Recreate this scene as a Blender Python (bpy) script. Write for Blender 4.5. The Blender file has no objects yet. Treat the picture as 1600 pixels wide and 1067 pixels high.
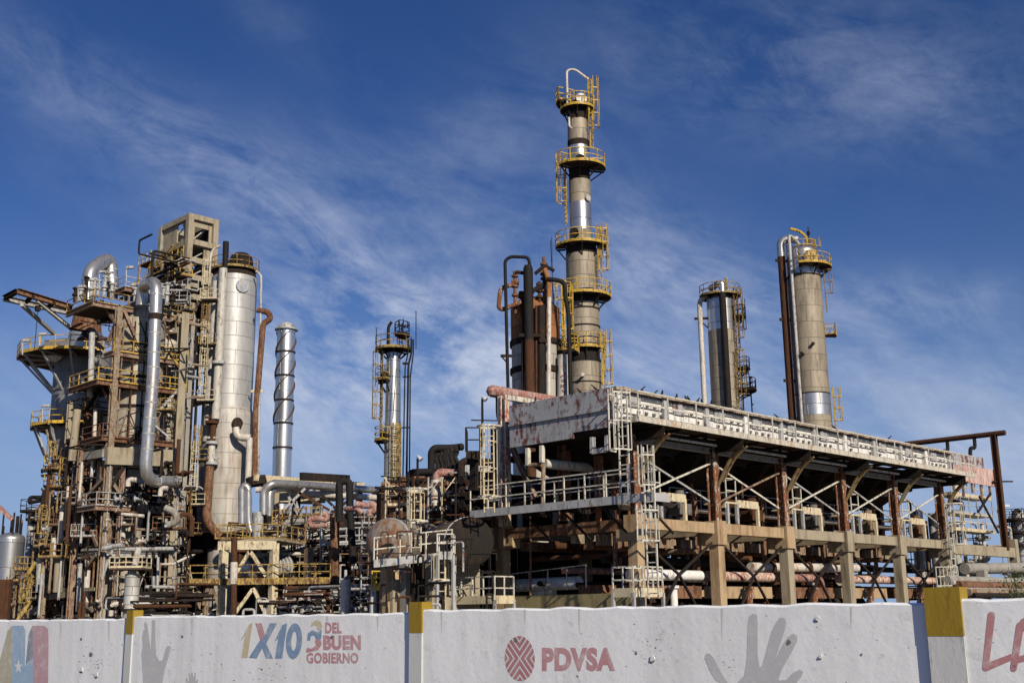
import bpy, math, random
from mathutils import Vector, Matrix
R = math.radians
sc = bpy.context.scene
col = sc.collection
rnd = random.Random(7)

# ------------------------------------------------------------------ camera, world, sun
EYE = Vector((0, 0, 2.15))
F = 1800.0
cam_d = bpy.data.cameras.new('camera'); cam = bpy.data.objects.new('camera', cam_d); col.objects.link(cam)
cam_d.sensor_width = 36; cam_d.lens = 36 * F / 1600; cam_d.clip_start = .1; cam_d.clip_end = 5000
CR = Matrix.Rotation(R(90 + 13.25), 3, 'X') @ Matrix.Rotation(R(-.7), 3, 'Z')
cam.matrix_world = Matrix.Translation(EYE) @ CR.to_4x4()
sc.camera = cam
def ray(px, py):
    return CR @ Vector(((px - 800) / F, -(py - 533.5) / F, -1))
def P(px, py, Y):
    d = ray(px, py); return EYE + d * (Y / d.y)
def hit(px, py, p0, n):
    d = ray(px, py); return EYE + d * ((p0 - EYE).dot(n) / d.dot(n))

sun_dir = Vector((.46, -.89, 0)).normalized(); SUN_EL = R(30)
to_sun = Vector((sun_dir.x * math.cos(SUN_EL), sun_dir.y * math.cos(SUN_EL), math.sin(SUN_EL)))
sl = bpy.data.lights.new('sun', 'SUN'); sl.energy = 5.0; sl.angle = R(.53); sl.color = (1, .90, .75)
so = bpy.data.objects.new('sun', sl); col.objects.link(so)
so.rotation_euler = (-to_sun).to_track_quat('-Z', 'Y').to_euler(); so.location = (30, -50, 60)
vs = sc.view_settings; vs.view_transform = 'Standard'; vs.look = 'None'; vs.gamma = 1; vs.exposure = 0.0
sc.cycles.max_bounces = 5; sc.cycles.diffuse_bounces = 1; sc.cycles.glossy_bounces = 3

w = bpy.data.worlds.new('World'); sc.world = w; w.use_nodes = True
N = w.node_tree.nodes; L = w.node_tree.links
def wm(op, a, b=None, c=None):
    n = N.new('ShaderNodeMath'); n.operation = op
    for i, x in enumerate((a, b, c)):
        if x is None: continue
        if isinstance(x, (int, float)): n.inputs[i].default_value = x
        else: L.new(x, n.inputs[i])
    return n.outputs[0]
bg = N['Background']; bg.inputs['Strength'].default_value = .060
sky = N.new('ShaderNodeTexSky'); sky.sky_type = 'NISHITA'; sky.sun_disc = False
sky.sun_elevation = SUN_EL; sky.sun_rotation = math.atan2(sun_dir.x, sun_dir.y)
sky.air_density = 1.0; sky.dust_density = .35; sky.ozone_density = 3.0; sky.altitude = 0
tc = N.new('ShaderNodeTexCoord'); sx = N.new('ShaderNodeSeparateXYZ'); L.new(tc.outputs['Generated'], sx.inputs[0])
az = wm('ARCTAN2', sx.outputs[0], sx.outputs[1]); el = wm('ARCSINE', sx.outputs[2])
def blob(px, py, rx, ry, amp, ang=0):
    d = ray(px, py).normalized(); a0 = math.atan2(d.x, d.y); e0 = math.asin(d.z)
    da = wm('SUBTRACT', az, a0); de = wm('SUBTRACT', el, e0); c, s = math.cos(R(ang)), math.sin(R(ang))
    u = wm('ADD', wm('MULTIPLY', da, c), wm('MULTIPLY', de, s)); v = wm('SUBTRACT', wm('MULTIPLY', de, c), wm('MULTIPLY', da, s))
    q = wm('ADD', wm('POWER', wm('ABSOLUTE', wm('DIVIDE', u, rx / F)), 2.0), wm('POWER', wm('ABSOLUTE', wm('DIVIDE', v, ry / F)), 2.0))
    return wm('MULTIPLY', wm('EXPONENT', wm('MULTIPLY', q, -1.0)), amp)
mask = None
for b in [(360, 290, 330, 60, .42, -28), (560, 400, 330, 130, .38, -18), (620, 520, 320, 80, .9, 0), (560, 640, 420, 110, 1.0, 0),
          (760, 230, 220, 110, .2, 20), (1330, 120, 330, 110, .36, -12), (1120, 470, 240, 60, .62, -12), (1430, 470, 200, 40, .4, -5),
          (1480, 720, 360, 100, .8, 0), (1000, 600, 500, 60, .55, 0), (420, 20, 160, 40, .12, -30), (60, 120, 200, 60, .12, -30), (1000, 380, 180, 80, .35, -25)]:
    o = blob(*b); mask = o if mask is None else wm('ADD', mask, o)
def noise(scale, detail, rough, sc3, rot=0, dist=0):
    cmb = N.new('ShaderNodeCombineXYZ'); L.new(az, cmb.inputs[0]); L.new(el, cmb.inputs[1])
    mp = N.new('ShaderNodeMapping'); mp.vector_type = 'TEXTURE'; L.new(cmb.outputs[0], mp.inputs[0])
    mp.inputs['Rotation'].default_value = (0, 0, R(rot)); mp.inputs['Scale'].default_value = sc3
    nn = N.new('ShaderNodeTexNoise'); L.new(mp.outputs[0], nn.inputs['Vector'])
    nn.inputs['Scale'].default_value = scale; nn.inputs['Detail'].default_value = detail; nn.inputs['Roughness'].default_value = rough
    nn.inputs['Distortion'].default_value = dist
    return nn.outputs['Fac']
n1 = noise(11, 10, .64, (2.4, 1, 1), -24, .8)
n2 = noise(46, 9, .70, (2.0, 1, 1), -17, .45)
n3 = noise(3.5, 4, .5, (1.5, 1, 1), -15, .4)
tex = wm('ADD', wm('ADD', wm('MULTIPLY', n1, 1.5), wm('MULTIPLY', n2, .68)), wm('MULTIPLY', n3, .8))   # mean about 1.52
tex = wm('MAXIMUM', wm('MULTIPLY', wm('SUBTRACT', tex, 1.22), 1.6), 0)
cl = wm('MINIMUM', wm('MULTIPLY', wm('POWER', tex, 1.15), mask), .9)
mix = N.new('ShaderNodeMix'); mix.data_type = 'RGBA'; L.new(cl, mix.inputs['Factor'])
hs = N.new('ShaderNodeHueSaturation'); hs.inputs['Saturation'].default_value = 1.06; L.new(sky.outputs[0], hs.inputs['Color'])
tn = N.new('ShaderNodeMix'); tn.data_type = 'RGBA'; tn.blend_type = 'MULTIPLY'; tn.inputs['Factor'].default_value = 1; L.new(hs.outputs[0], tn.inputs['A']); tn.inputs['B'].default_value = (.45, .68, 1.12, 1)
hz = N.new('ShaderNodeMix'); hz.data_type = 'RGBA'; L.new(tn.outputs['Result'], hz.inputs['A']); hz.inputs['B'].default_value = (5.0, 6.9, 10.6, 1)
L.new(wm('MULTIPLY', wm('EXPONENT', wm('MULTIPLY', wm('POWER', wm('DIVIDE', wm('MAXIMUM', el, 0), .185), 2.0), -1.0)), .92), hz.inputs['Factor'])
L.new(hz.outputs['Result'], mix.inputs['A']); mix.inputs['B'].default_value = (8.6, 9.7, 12.2, 1)
L.new(mix.outputs['Result'], bg.inputs['Color'])

# ------------------------------------------------------------------ mesh builder
Z = Vector((0, 0, 1))
class MB:
    def __init__(s): s.v = []; s.f = []; s.sm = []; s.mi = []; s.m = 0
    def add(s, vs_, fs, smooth=False):
        o = len(s.v); s.v += [tuple(x) for x in vs_]
        for f in fs: s.f.append(tuple(i + o for i in f)); s.sm.append(smooth); s.mi.append(s.m)
        return s
    def box(s, c, size, rz=0):
        hx, hy, hz = size[0] / 2, size[1] / 2, size[2] / 2; ca, sa = math.cos(rz), math.sin(rz); vv = []
        for z in (-hz, hz):
            for x, y in ((-hx, -hy), (hx, -hy), (hx, hy), (-hx, hy)):
                vv.append((c[0] + x * ca - y * sa, c[1] + x * sa + y * ca, c[2] + z))
        return s.add(vv, [(3, 2, 1, 0), (4, 5, 6, 7), (0, 1, 5, 4), (1, 2, 6, 5), (2, 3, 7, 6), (3, 0, 4, 7)])
    def bar(s, p, q, w, h=None, up=Z):
        h = w if h is None else h
        p, q = Vector(p), Vector(q); d = (q - p).normalized()
        if abs(d.dot(up)) > .99: up = Vector((.7071, .7071, 0))
        a = d.cross(up).normalized() * (w / 2); b = a.cross(d).normalized() * (h / 2)
        vv = [p - a - b, p + a - b, p + a + b, p - a + b, q - a - b, q + a - b, q + a + b, q - a + b]
        return s.add(vv, [(0, 1, 2, 3), (7, 6, 5, 4), (4, 5, 1, 0), (5, 6, 2, 1), (6, 7, 3, 2), (7, 4, 0, 3)])
    def ib(s, p, q, w, h, up=Z, t=.035):
        p, q = Vector(p), Vector(q); d = (q - p).normalized()
        if abs(d.dot(up)) > .99: up = Vector((.7071, .7071, 0))
        a = d.cross(up).normalized(); b = a.cross(d).normalized() * (h / 2 - t / 2)
        s.bar(p + b, q + b, w, t, up); s.bar(p - b, q - b, w, t, up); return s.bar(p, q, t, h - 2 * t - .002, up)
    def cyl(s, p, q, r0, r1=None, n=12, caps=True):
        r1 = r0 if r1 is None else r1
        p, q = Vector(p), Vector(q); d = (q - p).normalized(); a = d.orthogonal().normalized(); b = d.cross(a); vv = []
        for c, r in ((p, r0), (q, r1)):
            for i in range(n):
                t = 2 * math.pi * i / n; vv.append(c + a * (r * math.cos(t)) + b * (r * math.sin(t)))
        s.add(vv, [(i, (i + 1) % n, n + (i + 1) % n, n + i) for i in range(n)], True)
        if caps: o = len(s.v) - 2 * n; s.f += [tuple(o + i for i in reversed(range(n))), tuple(o + n + i for i in range(n))]; s.sm += [False] * 2; s.mi += [s.m] * 2
        return s
    def tube(s, pts, r, n=10, fil=None, k=5):
        pts = [Vector(p) for p in pts]; fil = r * 3 if fil is None else fil
        path = [pts[0]]
        for i in range(1, len(pts) - 1):
            a, b, c = pts[i - 1], pts[i], pts[i + 1]; l1, l2 = (a - b).length, (c - b).length
            f = min(fil, l1 * .49, l2 * .49); p0 = b + (a - b).normalized() * f; p1 = b + (c - b).normalized() * f
            for j in range(k + 1):
                t = j / k; path.append(p0 * (1 - t) ** 2 + b * (2 * t * (1 - t)) + p1 * t * t)
        path.append(pts[-1])
        vv = []; ref = None; m = len(path)
        for i, p in enumerate(path):
            d = (path[min(i + 1, m - 1)] - path[max(i - 1, 0)]).normalized()
            if ref is None: ref = d.orthogonal().normalized()
            else:
                ref = ref - d * ref.dot(d)
                ref = ref.normalized() if ref.length > 1e-5 else d.orthogonal().normalized()
            b = d.cross(ref)
            for j in range(n):
                t = 2 * math.pi * j / n; vv.append(p + ref * (r * math.cos(t)) + b * (r * math.sin(t)))
        fs = [(i * n + j, i * n + (j + 1) % n, (i + 1) * n + (j + 1) % n, (i + 1) * n + j) for i in range(m - 1) for j in range(n)]
        s.add(vv, fs, True)
        o = len(s.v) - m * n; s.f += [tuple(o + i for i in reversed(range(n))), tuple(o + (m - 1) * n + i for i in range(n))]; s.sm += [False] * 2; s.mi += [s.m] * 2
        return s
    def lathe(s, cx, cy, prof, n=40):
        vv = []
        for r, z in prof:
            for i in range(n):
                t = 2 * math.pi * i / n; vv.append((cx + r * math.cos(t), cy + r * math.sin(t), z))
        return s.add(vv, [(k * n + i, k * n + (i + 1) % n, (k + 1) * n + (i + 1) % n, (k + 1) * n + i) for k in range(len(prof) - 1) for i in range(n)], True)
    def sector(s, cx, cy, ri, ro, a0, a1, z, th=.12):
        n = max(3, int(abs(a1 - a0) / 12)); vv = []
        for i in range(n + 1):
            t = R(a0 + (a1 - a0) * i / n)
            for r, zz in ((ri, z - th), (ro, z - th), (ro, z), (ri, z)): vv.append((cx + r * math.cos(t), cy + r * math.sin(t), zz))
        fs = []
        for i in range(n):
            for j in range(4): fs.append((4 * i + j, 4 * i + (j + 1) % 4, 4 * i + 4 + (j + 1) % 4, 4 * i + 4 + j))
        fs += [(3, 2, 1, 0), (4 * n, 4 * n + 1, 4 * n + 2, 4 * n + 3)]
        return s.add(vv, fs)
    def rail(s, pts, h=1.1, sp=1.5, r=.04, mids=1, toe=.16, close=False):
        pts = [Vector(p) for p in pts]; r *= .68; toe *= .7
        if close: pts.append(pts[0])
        for a, b in zip(pts, pts[1:]):
            for i in range(1, mids + 2):
                o = Z * (h * i / (mids + 1)); s.bar(a + o, b + o, 2 * r)
            if toe: s.bar(a + Z * toe / 2, b + Z * toe / 2, r, toe)
            n = max(1, round((b - a).length / sp))
            for k in range(n):
                p = a.lerp(b, k / n); s.bar(p, p + Z * h, 2 * r)
        s.bar(pts[-1], pts[-1] + Z * h, 2 * r); return s
    def arcrail(s, cx, cy, r0, a0, a1, z, h=1.1, r=.04, sp=1.3, toe=.16):
        n = max(4, int(abs(a1 - a0) / 14)); r *= .68; toe *= .7
        pts = [Vector((cx + r0 * math.cos(R(a0 + (a1 - a0) * i / n)), cy + r0 * math.sin(R(a0 + (a1 - a0) * i / n)), z)) for i in range(n + 1)]
        for a, b in zip(pts, pts[1:]):
            for hh in (h, h / 2): s.bar(a + Z * hh, b + Z * hh, 2 * r)
            if toe: s.bar(a + Z * toe / 2, b + Z * toe / 2, r, toe)
        L_ = abs(R(a1 - a0)) * r0; m = max(2, round(L_ / sp))
        for i in range(m + 1):
            t = R(a0 + (a1 - a0) * i / m); p = Vector((cx + r0 * math.cos(t), cy + r0 * math.sin(t), z)); s.bar(p, p + Z * h, 2 * r)
        return s
    def ladder(s, p, z0, z1, out, w=.5, r=.035):
        out = Vector(out).normalized(); r *= .72; a = out.cross(Z) * (w / 2); p = Vector((p[0], p[1], 0))
        for q in (-1, 1): s.bar(p + a * q + Z * z0, p + a * q + Z * z1, 2 * r)
        z = z0 + .2
        while z < z1: s.bar(p - a + Z * z, p + a + Z * z, r * 1.6); z += .4
        return s
    def cage(s, p, z0, z1, out, w=.8, r=.03):
        out = Vector(out).normalized(); r *= .6; a = out.cross(Z); p = Vector((p[0], p[1], 0)); n = 5
        ring = [p + a * (w / 2 * math.cos(math.pi * i / n)) + out * (w * .95 * math.sin(math.pi * i / n)) for i in range(n + 1)]
        z = z0
        while z <= z1 + .01:
            for i in range(n): s.bar(ring[i] + Z * z, ring[i + 1] + Z * z, r * 1.6, r * 3.2)
            z += 1.2
        for i in range(n + 1): s.bar(ring[i] + Z * z0, ring[i] + Z * z1, r * 1.8)
        return s
    def prism(s, pts, off):
        pts = [Vector(p) for p in pts]; n = len(pts); off = Vector(off)
        vv = pts + [p + off for p in pts]
        return s.add(vv, [tuple(range(n)), tuple(reversed(range(n, 2 * n)))] + [(i, n + i, n + (i + 1) % n, (i + 1) % n) for i in range(n)])

def build(name, mb, mats, parent=None, loc=(0, 0, 0)):
    me = bpy.data.meshes.new(name); l = Vector(loc)
    me.from_pydata([(v[0] - l.x, v[1] - l.y, v[2] - l.z) for v in mb.v], [], mb.f)
    for m in (mats if isinstance(mats, (list, tuple)) else [mats]): me.materials.append(m)
    me.polygons.foreach_set('use_smooth', mb.sm); me.polygons.foreach_set('material_index', mb.mi)
    me.update()
    if any(mb.sm):
        try: me.set_sharp_from_angle(angle=R(40))
        except Exception: pass
    o = bpy.data.objects.new(name, me); col.objects.link(o)
    if parent is not None: o.parent = parent
    return o
class T:
    def __init__(s, name, label, cat, loc, group=None, kind=None):
        s.loc = Vector(loc); e = bpy.data.objects.new(name, None); col.objects.link(e); e.location = s.loc; e.empty_display_size = .5
        e['label'] = label; e['category'] = cat; s.e = e
        if group: e['group'] = group
    def part(s, name, mb, mats, parent=None, label=None):
        o = build(name, mb, mats, s.e if parent is None else parent, s.loc)
        if label: o['label'] = label
        return o
def single(name, mb, mats, label, cat, group=None, loc=None, kind=None):
    if loc is None:
        xs = [v[0] for v in mb.v]; ys = [v[1] for v in mb.v]; zs = [v[2] for v in mb.v]
        loc = ((min(xs) + max(xs)) / 2, (min(ys) + max(ys)) / 2, min(zs))
    o = build(name, mb, mats, None, loc); o.location = loc
    if kind: o['kind'] = kind
    else: o['label'] = label; o['category'] = cat
    if group: o['group'] = group
    return o

# ------------------------------------------------------------------ materials
def hexc(r, g, b): return (r, g, b, 1)
class NT:
    def __init__(s, name):
        s.m = bpy.data.materials.new(name); s.m.use_nodes = True; s.t = s.m.node_tree; s.n = s.t.nodes; s.b = s.n['Principled BSDF']
        s.co = s.n.new('ShaderNodeTexCoord').outputs['Object']
    def l(s, a, b): s.t.links.new(a, b)
    def node(s, t, **k):
        n = s.n.new(t)
        for a, v in k.items(): setattr(n, a, v)
        return n
    def math(s, op, a, b=None):
        n = s.node('ShaderNodeMath', operation=op)
        for i, x in enumerate((a, b)):
            if x is None: continue
            if isinstance(x, (int, float)): n.inputs[i].default_value = x
            else: s.l(x, n.inputs[i])
        return n.outputs[0]
    def noise(s, scale, detail=5, rough=.6, st=(1, 1, 1), vec=None):
        mp = s.node('ShaderNodeMapping'); s.l(vec or s.co, mp.inputs[0]); mp.inputs['Scale'].default_value = st
        n = s.node('ShaderNodeTexNoise'); s.l(mp.outputs[0], n.inputs['Vector'])
        n.inputs['Scale'].default_value = scale; n.inputs['Detail'].default_value = detail; n.inputs['Roughness'].default_value = rough
        return n.outputs['Fac']
    def ramp(s, f, a, b):
        n = s.node('ShaderNodeMapRange'); s.l(f, n.inputs[0]); n.inputs[1].default_value = a; n.inputs[2].default_value = b; return n.outputs[0]
    def mix(s, f, a, b, bt='MIX'):
        n = s.node('ShaderNodeMix', data_type='RGBA', blend_type=bt)
        for k, x in (('Factor', f), ('A', a), ('B', b)):
            i = n.inputs[k]
            if k == 'Factor': i = n.inputs[0]
            elif k == 'A': i = n.inputs[6]
            else: i = n.inputs[7]
            if isinstance(x, (int, float)): i.default_value = x
            elif isinstance(x, (tuple, list)): i.default_value = (*x[:3], 1)
            else: s.l(x, i)
        return n.outputs[2]
    def bump(s, h, strength=.4, dist=.03):
        n = s.node('ShaderNodeBump'); n.inputs['Strength'].default_value = strength; n.inputs['Distance'].default_value = dist
        s.l(h, n.inputs['Height']); s.l(n.outputs[0], s.b.inputs['Normal'])
    def out(s, c, rough, metal=0, spec=.5):
        i = s.b.inputs
        if isinstance(c, (tuple, list)): i['Base Color'].default_value = (*c[:3], 1)
        else: s.l(c, i['Base Color'])
        if isinstance(rough, (int, float)): i['Roughness'].default_value = rough
        else: s.l(rough, i['Roughness'])
        if isinstance(metal, (int, float)): i['Metallic'].default_value = metal
        else: s.l(metal, i['Metallic'])
        i['Specular IOR Level'].default_value = spec
        return s.m
RUST = (.072, .030, .015); RUST2 = (.125, .056, .025)
def paint(name, base, rust=.2, rc=RUST, rough=.55, scale=1.3, st=(1, 1, .45), var=.35, spec=.4, rc2=None, edge=.06, grime=.68):
    t = NT(name)
    big = t.noise(scale * .45, 4, .55); fine = t.noise(scale * 4.5, 6, .7, st); strk = t.noise(scale * 3, 4, .6, (1, 1, .12))
    g = t.math('ADD', t.math('MULTIPLY', big, var * 1.3), t.math('MULTIPLY', strk, var * .9)); g = t.math('ADD', g, 1 - var * 1.1)
    base_ = t.mix(1.0, base, t.node('ShaderNodeCombineXYZ').outputs[0], 'MULTIPLY') if False else None
    cmb = t.node('ShaderNodeCombineColor'); [t.l(g, cmb.inputs[i]) for i in range(3)]
    c = t.mix(1.0, base, cmb.outputs[0], 'MULTIPLY')
    m_ = t.math('ADD', t.math('MULTIPLY', fine, .6), t.math('ADD', t.math('MULTIPLY', big, .25), t.math('MULTIPLY', strk, .25)))   # mean .55
    th = .72 - rust * .36
    f = t.ramp(m_, th - edge, th + edge)
    rr = t.mix(t.noise(scale * 9, 4, .7), rc, rc2 or (rc[0] * 1.9, rc[1] * 1.9, rc[2] * 1.7))
    c = t.mix(f, c, rr)
    gr = t.noise(scale * 2.4, 8, .78, (1, 1, .3)); c = t.mix(t.math('MULTIPLY', t.ramp(gr, .52, .66), grime), c, (.035, .026, .02))
    t.bump(fine, .35, .02)
    return t.out(c, t.math('ADD', t.math('MULTIPLY', f, .3), rough), 0, spec)
def clad(name, base, radius, pw=1.1, ph=1.0, metal=.75, rough=.36, var=.22, seam=.35, stain=.3, sc_=(.16, .10, .055), off=.5, mort=.03, grime=.45):
    """insulation jacket: sheets laid in rings round a vertical axis at the object's origin"""
    t = NT(name); sp = t.node('ShaderNodeSeparateXYZ'); t.l(t.co, sp.inputs[0])
    a = t.math('MULTIPLY', t.math('ARCTAN2', sp.outputs[1], sp.outputs[0]), radius)
    cb = t.node('ShaderNodeCombineXYZ'); t.l(a, cb.inputs[0]); t.l(sp.outputs[2], cb.inputs[1])
    br = t.node('ShaderNodeTexBrick'); t.l(cb.outputs[0], br.inputs['Vector']); i = br.inputs
    br.offset = off
    i['Scale'].default_value = 1; i['Brick Width'].default_value = pw; i['Row Height'].default_value = ph
    i['Mortar Size'].default_value = mort; i['Mortar Smooth'].default_value = .3; i['Bias'].default_value = 0
    i['Color1'].default_value = (*[x * (1 - var) for x in base], 1); i['Color2'].default_value = (*[min(1, x * (1 + var * .6)) for x in base], 1)
    i['Mortar'].default_value = (*[x * seam for x in base], 1)
    strk = t.noise(2.2, 5, .65, (1, 1, .09)); big = t.noise(.35, 4, .6); fine = t.noise(7, 4, .6)
    f = t.math('ADD', t.math('MULTIPLY', strk, .55), t.math('MULTIPLY', big, .45))
    fs = t.ramp(f, .66 - stain * .3, .74 - stain * .12)
    c = t.mix(t.math('MULTIPLY', fs, .75), br.outputs['Color'], sc_)
    gr = t.noise(1.5, 8, .75, (1, 1, .22)); gf = t.math('MULTIPLY', t.ramp(gr, .50, .68), grime); c = t.mix(gf, c, [x * .28 for x in base])
    h = t.math('SUBTRACT', t.math('ADD', t.math('MULTIPLY', big, 1.5), t.math('MULTIPLY', fine, .15)), br.outputs['Fac'])
    t.bump(h, .5, .03)
    rg = t.math('ADD', t.math('MULTIPLY', strk, .25), t.math('ADD', t.math('MULTIPLY', fs, .25), rough - .1))
    return t.out(c, rg, t.math('MULTIPLY', t.math('SUBTRACT', 1, fs), metal), .5)
def concrete(name, base, stain=.3, sc_=(.10, .065, .035)):
    t = NT(name); big = t.noise(.5, 5, .6); strk = t.noise(2.4, 5, .6, (1, 1, .13)); fine = t.noise(9, 6, .65)
    c = t.mix(big, [x * .75 for x in base], [x * 1.25 for x in base])
    c = t.mix(t.math('MULTIPLY', fine, .45), c, [x * .55 for x in base])
    gr = t.noise(1.8, 8, .78, (1, 1, .5)); c = t.mix(t.math('MULTIPLY', t.ramp(gr, .50, .66), .5), c, [x * .3 for x in base])
    f = t.ramp(strk, .62 - stain * .22, .8 - stain * .2); c = t.mix(t.math('MULTIPLY', f, .8), c, sc_)
    t.bump(t.math('ADD', fine, strk), .35, .03)
    return t.out(c, .9, 0, .2)

M = dict(
 yellow=paint('yellow_paint', (.60, .39, .045), .34, rough=.45), yellow2=paint('worn_yellow_paint', (.46, .33, .085), .48, rough=.5),
 cream=paint('cream_paint', (.62, .53, .35), .26, rough=.5), white=paint('white_paint', (.74, .70, .60), .22, rough=.5),
 railwhite=paint('pale_rail_paint', (.60, .57, .48), .26, rough=.5), grey=paint('grey_paint', (.40, .40, .39), .22, rough=.5),
 galv=paint('galvanised', (.40, .40, .39), .30, rough=.45), rust=paint('rusted_steel', (.095, .042, .022), .48, (.045, .021, .013), rough=.9, var=.6, spec=.15),
 rustlight=paint('pale_rusted_steel', (.24, .13, .075), .5, RUST, rough=.75, var=.5),
 flaky=paint('flaking_rust', (.50, .44, .37), .60, (.085, .032, .015), rough=.7, edge=.025, scale=2.6, rc2=(.26, .10, .04)), dark=paint('dark_steel_and_shade', (.022, .019, .017), .25, (.05, .022, .012), rough=.88, spec=.12),  # the dark steel colour also stands in for shade on backing parts
 black=paint('black_pipe', (.012, .011, .011), .15, (.035, .018, .01), rough=.75, spec=.2), pink=paint('faded_red_paint', (.28, .105, .08), .40, (.38, .28, .23), rough=.6, scale=2.5, rc2=(.5, .41, .36)),
 whitered=paint('white_over_red', (.62, .53, .42), .46, (.25, .075, .05), rough=.6, scale=2.6, edge=.04, rc2=(.4, .12, .09)), whitepeel=paint('peeling_white', (.74, .72, .68), .18, RUST2, rough=.6, scale=2.2),
 beigepost=paint('beige_post', (.29, .24, .175), .46, (.12, .065, .035), rough=.7, var=.5), steelred=paint('red_oxide_steel', (.155, .075, .055), .48, (.22, .16, .115), rough=.7, var=.5),
 greypanel=paint('grey_rust_panel', (.35, .355, .365), .37, (.10, .036, .03), rough=.6, scale=1.1, st=(.8, .8, .5), edge=.035, rc2=(.16, .05, .04)),
 redpanel=paint('red_white_panel', (.55, .45, .40), .40, (.30, .12, .10), rough=.6, scale=.7, st=(1, 1, .3), rc2=(.42, .13, .1)),
 whitepanel=paint('pale_cooler_panel', (.72, .70, .65), .22, (.20, .19, .18), rough=.6, scale=1.0, st=(1, 1, .9), rc2=(.3, .29, .28)),
 roofslab=paint('weathered_slab', (.36, .29, .22), .3, (.16, .11, .08), rough=.9),
 concrete=concrete('concrete', (.34, .27, .18), .35), concorange=concrete('stained_concrete', (.45, .325, .195), .55, (.17, .08, .035)), concpale=concrete('pale_concrete', (.37, .315, .225), .42),
 concolive=concrete('olive_concrete', (.30, .25, .13), .3), concgrey=concrete('grey_concrete', (.33, .31, .27), .35),
 pipesilver=paint('silver_pipe', (.50, .49, .47), .22, (.2, .12, .07), rough=.32, var=.3, spec=.7), pipewhite=paint('white_pipe', (.56, .53, .47), .30, (.28, .14, .07), rough=.5),
 rustorange=paint('orange_rust', (.36, .15, .05), .4, (.14, .05, .02), rough=.8, var=.5), bird=paint('bird_feather', (.02, .02, .022), 0, rough=.7), lamp=paint('lamp_head', (.55, .57, .58), .1, rough=.3),
 deckdark=paint('deck_grating', (.05, .045, .04), .4, RUST, rough=.8), soil=concrete('soil', (.16, .13, .09), .2), leaf=paint('leaf', (.05, .09, .025), 0, rough=.6), trunk=paint('bark', (.10, .075, .05), 0, rough=.9),
)
for k in ('pipesilver',):
    b = M[k].node_tree.nodes['Principled BSDF']; b.inputs['Metallic'].default_value = .7
M['shellbeige'] = None
# ------------------------------------------------------------------ ground
g = MB(); g.add([(-1500, -600, 0), (1500, -600, 0), (1500, 2500, 0), (-1500, 2500, 0)], [(0, 1, 2, 3)])
single('ground', g, M['soil'], None, None, kind='structure', loc=(0, 0, 0))

# ------------------------------------------------------------------ perimeter wall
def taz(px, py=958): d = ray(px, py); return d.x / d.y
t0, t1, t2 = taz(206), taz(652), taz(1476)
y2 = 10.0; y0 = (t2 - t1) / (t1 - t0) * y2
W2 = Vector((t2 * y2, y2, 0)); W0 = Vector((t0 * y0, y0, 0)); W1 = (W0 + W2) / 2
SP = (W2 - W1); WD = SP.normalized(); WN = Vector((WD.y, -WD.x, 0)) 
if WN.y > 0: WN = -WN
def wallmat():
    t = NT('painted_wall'); big = t.noise(.7, 5, .6); fine = t.noise(14, 6, .7); strk = t.noise(3.2, 4, .6, (1, 1, .06)); spots = t.noise(5, 6, .75); dent = t.noise(2.5, 3, .5)
    c = t.mix(big, (.84, .855, .865), (.90, .91, .915)); c = t.mix(t.math('MULTIPLY', t.ramp(strk, .48, .80), .42), c, (.50, .50, .495)); band = t.noise(1.6, 3, .55, (1, 1, .04)); c = t.mix(t.math('MULTIPLY', t.ramp(band, .35, .7), .22), c, (.55, .55, .56)); scuff = t.noise(3.0, 9, .8); c = t.mix(t.math('MULTIPLY', t.ramp(scuff, .57, .70), .55), c, (.42, .415, .41))
    c = t.mix(t.math('MULTIPLY', t.ramp(spots, .60, .72), .65), c, (.40, .39, .385))
    c = t.mix(t.math('MULTIPLY', t.ramp(t.noise(11.6, 4, .6), .71, .74), .8), c, (.06, .055, .05))
    t.bump(t.math('ADD', t.math('ADD', t.math('MULTIPLY', dent, .8), t.math('MULTIPLY', fine, .35)), t.math('MULTIPLY', spots, .5)), .25, .03)
    return t.out(c, .75, 0, .3)
def faded(name, c, mx=.25):
    t = NT(name); f = t.ramp(t.noise(6, 6, .75), .50, .70); f2 = t.ramp(t.noise(1.2, 3, .6), .35, .8)
    cc = t.mix(t.math('ADD', t.math('ADD', .2, t.math('MULTIPLY', f, .5)), t.math('MULTIPLY', f2, mx)), c, (.66, .65, .64)); t.bump(t.noise(14, 6, .7), .12, .02)
    return t.out(cc, .8, 0, .2)
WM = wallmat(); CAP = paint('yellow_post_cap', (.29, .19, .016), .2, (.30, .22, .10), rough=.6, scale=2)
POSTM = paint('post_render', (.56, .56, .555), .12, (.36, .36, .36), rough=.8)
INK = dict(red=faded('faded_red', (.47, .13, .16)), red2=faded('faded_crimson', (.44, .10, .12), .15), blue=faded('faded_blue', (.065, .20, .40), .15), sky=faded('faded_sky_blue', (.22, .40, .60)),
           yel=faded('faded_ochre', (.56, .46, .23)), olive=faded('faded_olive', (.40, .36, .22)), grey=faded('faded_grey', (.46, .465, .485), .2), rose=faded('faded_rose', (.46, .21, .26)),
           wht=faded('faded_white', (.75, .75, .74)), blk=faded('spall_and_shadow_black', (.035, .03, .03), .05), spot=faded('flaked_grey', (.22, .215, .21), .3), stain=faded('run_stain', (.58, .57, .55), .4), dkblue=faded('faded_slate', (.11, .17, .26)))
PH = {-1: 2.135, 0: 2.165, 1: 2.20, 2: 2.215}
WPT = {-2: W0 - SP * 2, -1: W0 - SP, 0: W0, 1: W1, 2: W2, 3: W2 + SP}
PLANE = {}
walls = {}
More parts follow.
